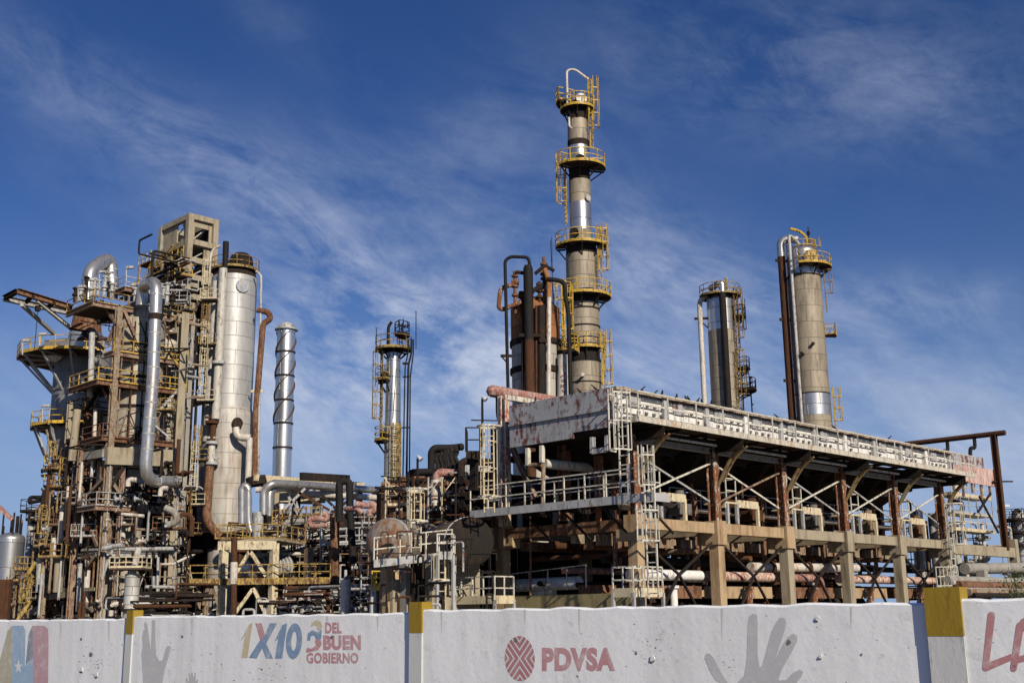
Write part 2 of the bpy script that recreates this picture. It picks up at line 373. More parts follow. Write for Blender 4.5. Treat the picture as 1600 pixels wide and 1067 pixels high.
wl = {-1: 'white perimeter wall panel at far left with the letter painted in ochre, blue and rose', 0: 'white perimeter wall panel with the 1X10 del buen gobierno lettering',
      1: 'white perimeter wall panel with the red round emblem and PDVSA lettering', 2: 'white perimeter wall panel at far right with red letters LA'}
for k in (-1, 0, 1, 2):
    a, b = WPT[k], WPT[k + 1]; PWD = {0: .19, 1: .22, 2: .31}
    pa = a + WD * PWD.get(k, .2) / 2 + WN * .01; pb = b - WD * PWD.get(k + 1, .2) / 2 - WN * .02
    n = WN.copy(); dd = (pb - pa); nn = Vector((dd.y, -dd.x, 0)).normalized()
    if nn.dot(WN) < 0: nn = -nn
    mb = MB(); H = PH[k]; th = nn * -.16
    # the panel top is a hand-laid render edge: many short uneven steps
    N_ = 60; fr = []
    for i in range(N_ + 1):
        p = pa.lerp(pb, i / N_); fr.append((p, H + .006 * math.sin(i * .9 + k) + rnd.uniform(-.006, .006)))
    vv = []
    for p, h in fr: vv += [p, p + Z * (h - .02), p + Z * h + th * .12, p + Z * h + th * .9, p + Z * (h - .02) + th, p + th]
    fs = []
    for i in range(N_):
        for j in range(6): fs.append((6 * i + j, 6 * i + (j + 1) % 6, 6 * i + 6 + (j + 1) % 6, 6 * i + 6 + j))
    fs += [tuple(reversed(range(6))), tuple(range(6 * N_, 6 * N_ + 6))]
    mb.add(vv, fs, False)
    t = T('mural_panel', wl[k], 'wall', (pa + pb) / 2, None)
    t.part('rendered_panel', mb, WM); walls[k] = t; PLANE[k] = (pa, nn)
pl = {0: 'slim yellow capped post between the leftmost wall panel and the 1X10 panel', 1: 'yellow capped post between the 1X10 panel and the PDVSA panel', 2: 'widest yellow capped post, beside the red letters at right'}
PT = {0: 953, 1: 940, 2: 917}
for k in (0, 1, 2):
    p = WPT[k]; rz = math.atan2(WD.y, WD.x); top = P(taz(0), 0, 1)
    zt = hit({0: 206, 1: 652, 2: 1476}[k], PT[k], p, WN).z; zb = zt - (.36 if k != 2 else .40)
    t = T('wall_post', pl[k], 'post', p, 'concrete posts along the perimeter wall')
    mb = MB(); c = p - WN * .055; pw_ = PWD[k] - .004; mb.box((c.x, c.y, zb / 2), (pw_, .17, zb), rz); t.part('shaft', mb, POSTM)
    mb = MB(); mb.box((c.x, c.y, (zb + zt) / 2), (pw_ + .003, .176, zt - zb), rz); t.part('yellow_cap', mb, CAP)

def decal(k, name, polys, ink, off=.004, th=.003):
    p0, n = PLANE[k]; mb = MB()
    for i, pg in enumerate(polys):
        o = off * .3 + i * .0003
        pts = [hit(x, y, p0, n) + n * o for x, y in pg]
        mb.prism(pts, n * (th if th > .005 else th * .2))
    return walls[k].part(name, mb, INK[ink])
def lettering(k, text, x0, y0_, x1, y1, ink, bold=.03, slant=0, off=.004, name='painted_lettering', lab=None):
    cu = bpy.data.curves.new('lettering', 'FONT'); cu.body = text; cu.offset = bold; cu.resolution_u = 4; cu.space_character = 1.0 + bold * 1.6
    o = bpy.data.objects.new('lettering', cu); col.objects.link(o)
    dg = bpy.context.evaluated_depsgraph_get(); me = bpy.data.meshes.new_from_object(o.evaluated_get(dg)); bpy.data.objects.remove(o)
    xs = [v.co.x for v in me.vertices]; ys = [v.co.y for v in me.vertices]; a, b, c, d = min(xs), max(xs), min(ys), max(ys)
    p0, n = PLANE[k]; mb = MB(); vv = []
    for v in me.vertices:
        s = (v.co.x - a) / (b - a); q = (v.co.y - c) / (d - c)
        vv.append(hit(x0 + s * (x1 - x0) + slant * (q - .5), y1 - q * (y1 - y0_), p0, n) + n * off * .4)
    mb.add(vv, [tuple(p.vertices) for p in me.polygons])
    return walls[k].part(name, mb, INK[ink], label=lab)
def capsule(a, b, r0, r1, n=7):
    (x0, y0_), (x1, y1) = a, b; an = math.atan2(y1 - y0_, x1 - x0); out = []
    for i in range(n + 1): t = an + math.pi / 2 + math.pi * i / n; out.append((x0 + r0 * math.cos(t) * .85, y0_ + r0 * math.sin(t)))
    for i in range(n + 1): t = an - math.pi / 2 + math.pi * i / n; out.append((x1 + r1 * math.cos(t) * .85, y1 + r1 * math.sin(t)))
    return out
# left letter M
decal(-1, 'painted_letter_stroke', [[(-4, 1067), (0, 1030), (12, 985), (19, 977), (20, 1067), (18, 1100), (-8, 1100)]], 'olive')
decal(-1, 'painted_letter_stroke', [[(19, 977), (36, 977), (40, 984), (39, 1040), (52, 1026), (52, 1100), (19, 1100)]], 'sky', .005)
decal(-1, 'painted_letter_stroke', [[(40, 1038), (45, 990), (51, 977), (52, 1026)]], 'dkblue', .006)
decal(-1, 'painted_letter_stroke', [[(51, 977), (70, 977), (75, 982), (76, 992), (75, 1100), (51, 1100)]], 'rose', .0045)
st = []
for i in range(10):
    r = 12 if i % 2 == 0 else 4.5; t = -math.pi / 2 + i * math.pi / 5; st.append((29 + r * .55 * math.cos(t), 1041 + r * math.sin(t)))
decal(-1, 'painted_star', [st], 'wht', .009)
# hands painted in grey
decal(0, 'painted_hand', [[(226, 1100), (222, 1040), (221, 1020), (223, 1010), (222, 995), (224, 984), (227, 983), (229, 1000), (231, 1014), (228, 990), (225, 974), (227, 971), (230, 974), (234, 1000), (236, 1016), (237, 985), (237, 970), (240, 967), (243, 970), (243, 1000), (244, 1022), (249, 1032),
      (254, 1031), (260, 1010), (264, 1008), (267, 1011), (264, 1024), (258, 1044), (255, 1060), (250, 1100)]], 'grey')
decal(0, 'painted_hand', [[(296, 1100), (292, 1072), (290, 1060), (292, 1058), (296, 1066), (295, 1052), (297, 1051), (299, 1060), (299, 1050), (301, 1049), (303, 1060), (304, 1050), (306, 1050), (306, 1064), (309, 1060), (310, 1062), (307, 1074), (306, 1100)]], 'grey')
decal(1, 'painted_hand', [[(1150, 1120), (1128, 1067), (1118, 1062), (1108, 1045), (1101, 1028), (1103, 1021), (1109, 1020), (1116, 1028), (1127, 1050), (1138, 1067), (1150, 1068), (1163, 1055), (1167, 1030), (1169, 975), (1171, 962), (1177, 958), (1183, 960), (1184, 972), (1184, 1020), (1187, 1042), (1191, 1040), (1196, 1022), (1206, 985),
      (1214, 970), (1219, 964), (1226, 965), (1229, 972), (1226, 985), (1214, 1022), (1206, 1045), (1212, 1030), (1222, 1008), (1232, 994), (1240, 989), (1246, 993), (1246, 1001), (1236, 1020), (1222, 1045), (1216, 1062), (1228, 1062), (1240, 1050), (1250, 1045), (1255, 1049), (1252, 1057), (1238, 1075), (1228, 1120)]], 'grey')
decal(2, 'painted_letter_stroke', [capsule((1549, 962), (1540, 1042), 7, 6)], 'red2'); decal(2, 'painted_letter_stroke', [capsule((1541, 1042), (1580, 1026), 6, 5)], 'red2', .005)
decal(2, 'painted_letter_stroke', [capsule((1594, 978), (1584, 1043), 7, 6)], 'red2', .006); decal(2, 'painted_letter_stroke', [capsule((1592, 1030), (1640, 1015), 5, 5)], 'red2', .0065)
decal(2, 'painted_letter_stroke', [capsule((1600, 972), (1640, 1040), 7, 6)], 'red2', .007)
# 1X10 del buen gobierno
decal(0, 'painted_numeral', [[(377, 998), (390, 974), (395, 973), (387, 1027), (377, 1027), (383, 992), (378, 1000)]], 'yel')
decal(0, 'painted_letter_stroke', [[(399, 973), (409, 973), (416, 998), (408, 1004)]], 'red', .005)
decal(0, 'painted_letter_stroke', [[(422, 973), (433, 973), (416, 1005), (427, 1028), (416, 1028), (410, 1012), (401, 1028), (389, 1027), (406, 1000), (412, 996)]], 'blue', .006)
decal(0, 'painted_numeral', [[(430, 1000), (441, 976), (449, 973), (441, 1028), (430, 1028), (435, 996), (431, 1001)]], 'blue', .0065)
rg = lambda rx, ry, i: (459.5 + rx * math.cos(2 * math.pi * i / 28) - ry * .06 * math.sin(2 * math.pi * i / 28), 1001 + ry * math.sin(2 * math.pi * i / 28))
decal_ring = MB(); q0, qn = PLANE[0]
for i in range(28): decal_ring.add([hit(*rg(12.5, 28, i), q0, qn) + qn * .002, hit(*rg(12.5, 28, i + 1), q0, qn) + qn * .002, hit(*rg(4.2, 15, i + 1), q0, qn) + qn * .002, hit(*rg(4.2, 15, i), q0, qn) + qn * .002], [(0, 1, 2, 3)])
walls[0].part('painted_numeral', decal_ring, INK['blue'])
lettering(0, 'DEL', 508, 972, 534, 989, 'red', .045); lettering(0, 'BUEN', 505, 992, 564, 1015, 'red', .055); lettering(0, 'GOBIERNO', 479, 1019, 560, 1036, 'red', .04)
def emb(poly, ink, off): decal(0, 'painted_emblem', [poly], ink, off)
emb([(485, 979), (488, 972), (495, 968), (502, 971), (504, 978), (501, 984), (495, 983), (496, 978), (491, 976)], 'yel', .004)
emb([(480, 1000), (481, 989), (488, 984), (496, 987), (503, 983), (502, 997), (494, 999), (491, 992), (486, 993), (485, 1000)], 'blue', .0045)
emb([(478, 1019), (480, 1011), (487, 1013), (494, 1008), (492, 1000), (501, 998), (503, 1006), (497, 1015), (488, 1017)], 'red', .005)
# round emblem and PDVSA
def logomat():
    t = NT('round_emblem'); sp = t.node('ShaderNodeSeparateXYZ'); t.l(t.co, sp.inputs[0])
    h = t.node('ShaderNodeVectorMath', operation='DOT_PRODUCT'); t.l(t.co, h.inputs[0]); h.inputs[1].default_value = WD
    d = t.math('ABSOLUTE', t.math('SUBTRACT', t.math('ABSOLUTE', t.math('MULTIPLY', h.outputs['Value'], 1.1)), t.math('ABSOLUTE', sp.outputs[2])))
    f = t.math('LESS_THAN', t.math('FRACT', t.math('ADD', t.math('DIVIDE', d, LR * .37), .15)), .30)
    c = t.mix(t.math('MULTIPLY', t.noise(7, 5, .7), .6), (.37, .085, .10), (.58, .5, .5)); c = t.mix(f, c, (.66, .65, .64))
    return t.out(c, .8, 0, .2)
p0, n = PLANE[1]; cc = hit(812, 1028, p0, n); LR = (hit(812, 993, p0, n) - cc).length
mb = MB(); pts = [cc + n * .001 + WD * (LR * .92 * math.cos(2 * math.pi * i / 40)) + Z * (LR * math.sin(2 * math.pi * i / 40)) for i in range(40)]
mb.prism(pts, n * .001); lo = build('painted_emblem', mb, logomat(), walls[1].e, cc); lo.location = cc - walls[1].loc
lettering(1, 'PDVSA', 847, 1011, 961, 1048, 'red', .055)
# chips and spalls in the render, raised ones with a painted shadow
for k, x, y, r in [(-1, 127, 998, 2.4), (-1, 128, 1046, 4), (-1, 151, 1053, 4), (-1, 142, 1022, 4), (0, 285, 994, 2.4), (0, 518, 995, 3.5), (1, 806, 1000, 4), (1, 1232, 1003, 5), (1, 1346, 1022, 3), (1, 1278, 965, 4), (1, 1283, 1025, 3.5), (1, 1020, 1029, 5), (1, 994, 1020, 3), (2, 1585, 1040, 3)]:
    pg = []
    for i in range(9): t = 2 * math.pi * i / 9; q = r * rnd.uniform(.6, 1.15); pg.append((x + q * math.cos(t) * .8, y + q * math.sin(t)))
    bright = (k, x) in ((-1, 128), (-1, 151), (1, 1278), (1, 1283), (1, 1020))
    decal(k, 'spall_and_shadow', [pg], 'wht' if bright else 'blk', .008, .012 if bright else .002)
    if bright: decal(k, 'spall_and_shadow', [[(a - 1, b + r * .75) for a, b in pg]], 'blk', .005, .001)  # black copy shifted down-left paints the raised flake's shadow

for k, x0, x1, y0_, y1, n_ in ((-1, 125, 180, 1005, 1060, 40), (0, 370, 455, 1032, 1075, 46), (0, 215, 360, 975, 1065, 14), (1, 985, 1070, 955, 1065, 44), (1, 1120, 1160, 1005, 1065, 22), (1, 690, 985, 965, 1060, 16), (1, 1200, 1420, 958, 1060, 14), (2, 1505, 1600, 945, 1060, 12)):
    for i in range(n_):
        x, y = rnd.gauss((x0 + x1) / 2, (x1 - x0) / 4), rnd.gauss((y0_ + y1) / 2, (y1 - y0_) / 4); r = rnd.choice((.5, .7, 1.0, 1.5)); pg = []
        for j in range(6): t_ = 2 * math.pi * j / 6; q = r * rnd.uniform(.5, 1.3); pg.append((x + q * math.cos(t_) * 1.2, y + q * math.sin(t_) * .8))
        decal(k, 'flaked_spot', [pg], rnd.choice(('blk', 'grey', 'spot', 'stain', 'grey')), .003, .002)
for k, x, y, l in ((0, 590, 962, 26), (0, 300, 966, 30), (1, 690, 955, 34), (1, 820, 952, 22), (1, 905, 951, 40), (1, 1128, 950, 50), (-1, 95, 972, 28), (-1, 170, 970, 40), (1, 1330, 948, 36), (0, 511, 962, 14)):
    decal(k, 'run_stain', [[(x - 1.6, y), (x + 1.8, y), (x + 1.0, y + l * .6), (x + .2, y + l), (x - .7, y + l * .55)]], 'stain', .003, .002)
# ------------------------------------------------------------------ air cooler structure on its concrete table
U = Vector((-1, 1, 0)).normalized(); V = Vector((1, 1, 0)).normalized()   # U runs along the left face, V along the right face
C0 = P(990, 740, 50); C0.z = 0
def G(u, v, z): return C0 + U * u + V * v + Z * z
def HU(px, py, u): return hit(px, py, C0 + U * u, U)       # on a plane parallel to the right face
def HV(px, py, v): return hit(px, py, C0 + V * v, V)       # on a plane parallel to the left face
def uv(p): d = p - C0; return d.dot(U), d.dot(V)
WU = -1.75                                                   # outer edge of the walkway
zW = HU(1040, 658, WU).z; zWb = HU(1040, 665, WU).z; zTop = HU(1040, 622, -.25).z
zBt = HU(1060, 813, 0).z; zBb = HU(1060, 830, 0).z
BV = [uv(HU(x, 770, 0))[1] for x in (990, 1117, 1225, 1315, 1396, 1467)]
sp_ = BV[5] / 5; BV = [sp_ * i for i in range(6)]
UL = uv(HV(785, 780, 0))[0]                                  # left column line
VE = BV[5] + 1.2; V0 = -1.7
UB = uv(HV(797, 660, -1.7))[0]
zPan = HV(900, 684, V0).z                                    # underside of the end panel
cool = T('air_cooler_structure', 'large air cooler bank with pale railed side walkway and rust streaked grey end panel', 'air cooler', C0)
t = cool
M['bracket'] = paint('olive_bracket', (.20, .16, .08), .4, RUST2, rough=.7)
M['boltgrey'] = paint('bolt_grey', (.15, .145, .14), .3, rough=.6)
M['fasciagrey'] = paint('pale_fascia', (.52, .48, .40), .28, (.2, .12, .06), rough=.6)
# concrete table: columns, capitals, beams
for i, v in enumerate(BV):
    for u in (0, UL):
        mb = MB(); c = G(u, v, 0); q = R(45)
        mb.box((c.x, c.y, (zBb - .5) / 2), (.50, .50, zBb - .5), q); t.part('concrete_column', mb, M['concorange' if i < 2 else 'concpale'])
        mb = MB(); mb.box((c.x, c.y, (zBb - .5 + zBt + .1) / 2), (.72, .72, zBt + .1 - zBb + .5), q); mb.box(tuple(G(u + (.5 if u == 0 else -.5), v, (zBb - .25))), (.8, .5, .5), R(-45)); t.part('column_head', mb, M['concorange' if i < 3 else 'concpale'])
for u in (0, UL):
    for i in range(5):
        mb = MB(); mb.bar(G(u, BV[i] + .41, (zBt + zBb) / 2), G(u, BV[i + 1] - .41, (zBt + zBb) / 2), .42, zBt - zBb); t.part('concrete_beam', mb, M['concorange' if i < 2 else 'concpale'])
for i, v in enumerate(BV):
    mb = MB(); mb.bar(G(.41, v, (zBt + zBb) / 2 - .05), G(UL - .41, v, (zBt + zBb) / 2 - .05), .42, zBt - zBb); t.part('concrete_beam', mb, M['rustlight' if i == 0 else 'concrete'])
zL = HV(870, 940, 0).z
mb = MB(); mb.bar(G(.3, -.05, zL), G(UL - .3, -.05, zL), .4, .62); t.part('ground_beam', mb, M['concolive'])
for i in range(5):
    mb = MB(); zz = HU(1100, 925, .9).z; mb.bar(G(.9, BV[i] + .3, zz), G(.9, BV[i + 1] - .3, zz), .3, .55); mb.bar(G(3.5, BV[i] + .3, zz + .1), G(3.5, BV[i + 1] - .3, zz + .1), .3, .5); t.part('ground_beam', mb, M['concorange' if i % 2 else 'rustlight'])
    mb = MB(); c = G(.35, (BV[i] + BV[i + 1]) / 2, 0); zt = HU(1183, 920, .35).z; mb.cyl(c, c + Z * zt, .17, n=10); mb.cyl(c + Z * zt, c + Z * (zt + .12), .26, n=10); t.part('pipe_support', mb, M['flaky' if i else 'whitepeel'])
# steel columns, braces
for i, v in enumerate(BV):
    for u in (0, UL, UL / 2):
        if u == UL / 2 and i not in (0, 5): continue
        mb = MB(); mb.ib(G(u, v, zBt + .1), G(u, v, zW - .42), .42, .44, U, .05)
        t.part('steel_column', mb, M['flaky' if u == 0 else 'rustlight'], label='flaking rust covered steel column' if u == 0 else None)
    mb = MB(); mb.ib(G(WU, v, zWb - .25), G(UB, v, zWb - .25), .3, .5); t.part('cross_girder', mb, M['dark'])
    mb = MB(); mb.tube([G(-.2, v + .1, zW - 2.2), G(-.9, v + .1, zW - 1.1), G(WU + .1, v + .1, zWb - .3)], .085, n=8, fil=.5); t.part('walkway_bracket', mb, M['bracket'])
    mb = MB(); mb.tube([G(-.2, v + .5, zW - 2.0), G(-.9, v + .5, zW - 1.0), G(WU + .1, v + .5, zWb - .3)], .06, n=8, fil=.5); t.part('walkway_bracket', mb, M['bracket'])
for i in range(5):
    for u, mm in ((0, ('railwhite', 'steelred') if i == 1 else ('galv', 'railwhite')), (UL, ('rustlight', 'steelred'))):
        mb = MB(); mb.bar(G(u - .06, BV[i] + .3, zBt + 1.0), G(u - .06, BV[i + 1] - .25, zW - 1.2), .05, .085); t.part('cross_brace', mb, M[mm[1]])
        mb = MB(); mb.bar(G(u + .06, BV[i] + .25, zW - 1.2), G(u + .06, BV[i + 1] - .3, zBt + 1.0), .05, .085); t.part('cross_brace', mb, M[mm[0]])
    mb = MB(); m_ = (BV[i] + BV[i + 1]) / 2; zm = HU(1060, 897, 0).z
    for a, b in ((BV[i] + .3, zBb - .4), (BV[i + 1] - .3, zBb - .4), (BV[i] + .3, .6), (BV[i + 1] - .3, .6)): mb.bar(G(.02, a, b), G(.02, m_, zm), .10, .10)
    t.part('lower_brace', mb, M['dark'])
    mb = MB(); mb.ib(G(.0, BV[i] + .2, zW - .6), G(.0, BV[i + 1] - .2, zW - .6), .22, .26); t.part('eave_girder', mb, M['grey'])
    mb = MB(); mb.ib(G(UL, BV[i] + .2, zW - .6), G(UL, BV[i + 1] - .2, zW - .6), .25, .3); t.part('eave_girder', mb, M['dark'])
    mb = MB(); a_, b_ = BV[i] + .5, BV[i + 1] - .5; q_ = [G(1.1, a_, zW - .4), G(UL - .3, a_, zW - .4), G(UL - .3, b_, zW - .4), G(1.1, b_, zW - .4)]; k_ = G((1.1 + UL) / 2, (a_ + b_) / 2, zW - 1.9)
    e_ = [k_ + (p_ - k_) * .45 for p_ in q_]; e_ = [Vector((p_.x, p_.y, zW - 1.9)) for p_ in e_]; mb.add(q_ + e_, [(0, 1, 5, 4), (1, 2, 6, 5), (2, 3, 7, 6), (3, 0, 4, 7)]); t.part('plenum_hood', mb, M['dark'])
    mb = MB(); mb.bar(G(-.9, BV[i] + .5, zWb - .32), G(-.9, BV[i + 1] - .9, zWb - .32), .09, .09); t.part('cable_conduit', mb, M['railwhite'])
# deck, plenum, fans, bundle
mb = MB(); mb.bar(G((UB - .25) / 2, V0 + .12, zW - .22), G((UB - .25) / 2, VE, zW - .22), UB + .2, .30); t.part('fan_deck', mb, M['dark'])
fans = MB()
for i in range(5):
    for u in (UL * .25, UL * .75):
        c = G(u, (BV[i] + BV[i + 1]) / 2, zW - .4)
        fr = MB(); fr.lathe(c.x, c.y, [(1.45, zW - .38), (1.5, zW - 1.0), (1.62, zW - 1.05), (1.62, zW - .38)], 28); f_ = t.part('fan_ring', fr, M['dark'])
        bl = MB(); bl.cyl(c - Z * .9, c - Z * .15, .16)
        for k in range(4): a = k * math.pi / 2 + i; d = Vector((math.cos(a), math.sin(a), 0)); bl.bar(c + d * .15 - Z * .4, c + d * 1.4 - Z * .36, .3, .05)
        t.part('fan', bl, M['galv'], f_)
# end panel (left face): two courses of sheet with a seam ledge
zS = HV(900, 648, V0).z
mb = MB()
for a, b in ((-.3, 1.9), (1.92, 3.7), (3.72, 5.6), (5.62, UB)):
    mb.bar(G(a, V0, (zTop + zS) / 2), G(b, V0, (zTop + zS) / 2), .12, zTop - zS)
    lo_ = zPan if a > 1.5 else zPan + .25
    mb.bar(G(a, V0 + .02, (lo_ + zS) / 2 - .01), G(b, V0 + .02, (lo_ + zS) / 2 - .01), .12, zS - lo_ - .02)
mb.bar(G(-.3, V0 - .06, zS), G(UB, V0 - .06, zS), .14, .08); t.part('end_panel', mb, M['greypanel'], label='grey end panel with dark red rust streaks')
mb = MB(); mb.bar(G(-.26, V0 + .1, (zTop + zW) / 2 - .02), G(-.26, VE, (zTop + zW) / 2 - .02), .1, zTop - zW - .3)
t.part('side_panel', mb, M['whitepanel'])
mb = MB(); mb.m = 0
n_ = 62
for i in range(n_):
    a = V0 + (VE - V0) * i / n_; b = V0 + (VE - V0) * (i + .93) / n_
    mb.bar(G(-.33, a, zTop - .04 + rnd.uniform(-.04, .03)), G(-.33, b, zTop - .04 + rnd.uniform(-.04, .03)), .55, .14)
t.part('roof_edge', mb, M['roofslab'])
mb = MB(); mb.bar(G((UB + .1) / 2, V0 + .1, zTop - .1), G((UB + .1) / 2, VE, zTop - .1), UB + .2, .1); t.part('tube_bundle_top', mb, M['dark'])
mb = MB()
for zz in (.30, .55, .78): mb.bar(G(-.34, V0 + .2, zW + zz * (zTop - zW)), G(-.34, VE, zW + zz * (zTop - zW)), .05, .045)
for i in range(58):
    v = V0 + .6 + i * (VE - V0 - 1) / 58
    if rnd.random() < .7: mb.bar(G(-.36, v, zW + .30 * (zTop - zW) + .12), G(-.36, v + .16, zW + .30 * (zTop - zW) + .12), .09, .12)
    if rnd.random() < .6: mb.bar(G(-.36, v + .1, zW + .55 * (zTop - zW) + .1), G(-.36, v + .24, zW + .55 * (zTop - zW) + .1), .09, .1)
t.part('header_box_bolts', mb, M['boltgrey'])
for i in range(11):
    v = V0 + .4 + i * (VE - V0 - .6) / 10
    mb = MB(); mb.bar(G(-.40, v, zW), G(-.40, v, zTop + .02), .14, .26); t.part('bundle_frame_post', mb, M['grey' if i % 3 else 'whitepeel'])
    mb = MB(); mb.bar(G(-.36, v + .7, (zTop + zW) / 2 + .3), G(-.36, v + 1.5, (zTop + zW) / 2 + .3), .06, .55); t.part('grey_panel', mb, M['greypanel' if i % 4 == 1 else 'galv'])
# walkway on the right face
mb = MB(); mb.bar(G((WU - .42) / 2, V0, zW - .03), G((WU - .42) / 2, VE + .3, zW - .03), abs(WU) - .46, .06); wk = t.part('walkway', mb, M['deckdark'])
mb = MB(); zc = (zW + .06 + zWb) / 2; hh = zW + .06 - zWb
mb.bar(G(WU, V0, zc), G(WU, VE + .3, zc), .07, hh); mb.bar(G(WU + .06, V0, zc), G(-.42, V0, zc), .07, hh); t.part('toe_plate', mb, M['fasciagrey'], wk)
mb = MB(); mb.rail([G(-.45, V0, zW), G(WU, V0, zW), G(WU, VE + .3, zW)], 1.1, 2.05, .034, 1, 0); mb.rail([G(WU + .12, V0 + .5, zW), G(WU + .12, VE, zW)], .62, 1.05, .018, 0, 0); t.part('handrail', mb, M['railwhite'], wk)
for i in range(15): v = V0 + 1 + i * 2.05; mb = MB(); mb.bar(G(WU + .2, v, zWb - .05), G(-.2, v, zWb - .05), .1, .12); t.part('walkway_joist', mb, M['dark'], wk)
# mid level walkway along the left face
VM = -2.1; zM = HV(1020, 770, VM).z; uM = uv(HV(735, 812, VM))[0]; u0 = uv(HV(1018, 775, VM))[0]
mb = MB(); mb.bar(G(u0, VM + .55, zM - .05), G(uM, VM + .55, zM - .05), 1.0, .06); wk2 = t.part('lower_walkway', mb, M['deckdark'])
mb = MB(); mb.bar(G(u0, VM, zM - .14), G(uM, VM, zM - .14), .08, .34); mb.bar(G(u0 - .04, VM + .05, zM - .14), G(u0 - .04, VM + 1.1, zM - .14), .08, .34); t.part('toe_plate', mb, M['grey'], wk2)
mb = MB(); mb.rail([G(u0, VM, zM), G(uM, VM, zM)], 1.1, 1.15, .04, 1, 0); mb.rail([G(u0 + 2, VM + 1.1, zM), G(uM, VM + 1.1, zM)], 1.1, 1.5, .035, 1, 0); t.part('handrail', mb, M['railwhite'], wk2)
for k in range(4):
    u = u0 + .5 + k * 2.3; mb = MB(); mb.bar(G(u, VM + .1, zM - .3), G(u, -.1, zM - .3), .14, .2); mb.bar(G(u, VM + .2, zM - .35), G(u, -.1, zM - 1.5), .08, .08); t.part('walkway_bracket', mb, M['dark'])
# left corner posts and diagonal
pL = HV(790, 700, -.9); uL2 = uv(pL)[0]; zp = HV(787, 618, -.9).z
mb = MB(); mb.ib(G(uL2, -.9, zBt), G(uL2, -.9, zp), .34, .36, U, .05); t.part('header_post', mb, M['whitered'], label='white post with flaking rust')
mb = MB(); mb.bar(G(uL2 + .35, -.9, zBt), G(uL2 + .35, -.9, zp), .14, .2); t.part('header_post', mb, M['railwhite'])
mb = MB(); mb.ib(G(uL2 + 1.0, -.6, zBt), G(uL2 + 1.0, -.6, HV(780, 662, -.6).z), .32, .34, U, .05); t.part('header_post', mb, M['flaky'])
mb = MB(); mb.bar(G(uL2 - .1, -.9, zp - .12), G(uL2 - .1, 8.0, zp - .12), .22, .24); t.part('header_beam', mb, M['railwhite'])
a = HV(796, 690, -1.0); b = HV(836, 778, -1.0); mb = MB(); mb.ib(a, b, .22, .22); t.part('knee_brace', mb, M['steelred'])
# hanging bracket and pipe stub under the end panel
for (x, y0_, y1) in ((825, 700, 727), (847, 696, 722), (926, 683, 708), (949, 680, 704)):
    a = HV(x, y0_, V0); b = HV(x, y1, V0); mb = MB(); mb.bar(a, b, .16, .2); t.part('hanger', mb, M['railwhite' if x < 900 else 'grey'])
a = HV(926, 706, V0); b = HV(949, 702, V0); mb = MB(); mb.bar(a, b, .16, .2); t.part('hanger', mb, M['grey'])
mb = MB(); mb.tube([HV(850, 724, V0 + .2), HV(856, 723, V0 + .2) + V * 4], .22, n=12); t.part('outlet_pipe', mb, M['railwhite'])
a = HV(828, 727, V0); mb = MB(); mb.tube([a, a - U * .75 + V * .1, a - U * .75 - Z * 2.2], .10); t.part('drain_pipe', mb, M['beigepost'])
# the caged ladder at the near corner
p = HV(968, 680, V0 - .45); q = G(uv(p)[0], V0 - .2, 0)
mb = MB(); zl0 = HV(975, 900, V0 - .2).z; mb.ladder(q, HV(975, 780, V0).z, HV(970, 612, V0).z, -V, .5, .04); ld = t.part('ladder', mb, M['railwhite'])
mb = MB(); mb.cage(q, HV(970, 706, V0).z, HV(970, 612, V0).z, -V, .85, .032); t.part('ladder_cage', mb, M['railwhite'], ld)
q2 = HV(1016, 800, VM - .1); q2.z = 0
mb = MB(); mb.ladder(q2, HV(1010, 935, VM).z, zM + 1.9, -V, .5, .04); ld = t.part('ladder', mb, M['railwhite'])
mb = MB(); mb.cage(q2, HV(1010, 846, VM).z, zM - .5, -V, .8, .03); t.part('ladder_cage', mb, M['railwhite'], ld)
mb = MB(); mb.cage(q2, zM + .3, zM + 1.9, -V, .6, .03); t.part('ladder_cage', mb, M['railwhite'], ld)
# low access platforms
def lowplat(lab, x0, x1, yf, yt, vpl, dep, mt='cream'):
    a, b = HV(x0, yf, vpl), HV(x1, yf, vpl); z = a.z; ua, ub = uv(a)[0], uv(b)[0]; b = G(ub, vpl, z); tt = T('access_platform', lab, 'platform', G((ua + ub) / 2, vpl, 0), 'small low access platforms around the cooler table')
    h = HV(x0, yt, vpl).z - z
    mb = MB(); mb.bar((a + b) / 2 + V * .02 , (a + b) / 2 + V * dep, abs(ua - ub), .07); tt.part('deck', mb, M['deckdark'])
    mb = MB(); mb.bar(a, b, .08, .36); mb.bar(b + V * .06, b + V * dep, .08, .36); tt.part('toe_plate', mb, M[mt])
    mb = MB(); mb.rail([a + V * dep, a, b, b + V * dep], h, .75, .04, 1, 0); tt.part('handrail', mb, M['railwhite'])
    for c in (a, b, a + V * dep, b + V * dep): mb = MB(); mb.bar(Vector((c.x, c.y, 0)), c, .12); tt.part('leg', mb, M['galv'])
lowplat('white railed low platform beside the corner concrete column under the ladder', 958, 990, 926, 886, -2.2, 1.9, 'cream')
lowplat('white railed low platform left of the cooler table beneath the drums', 704, 773, 938, 903, -2.6, 1.2, 'cream')
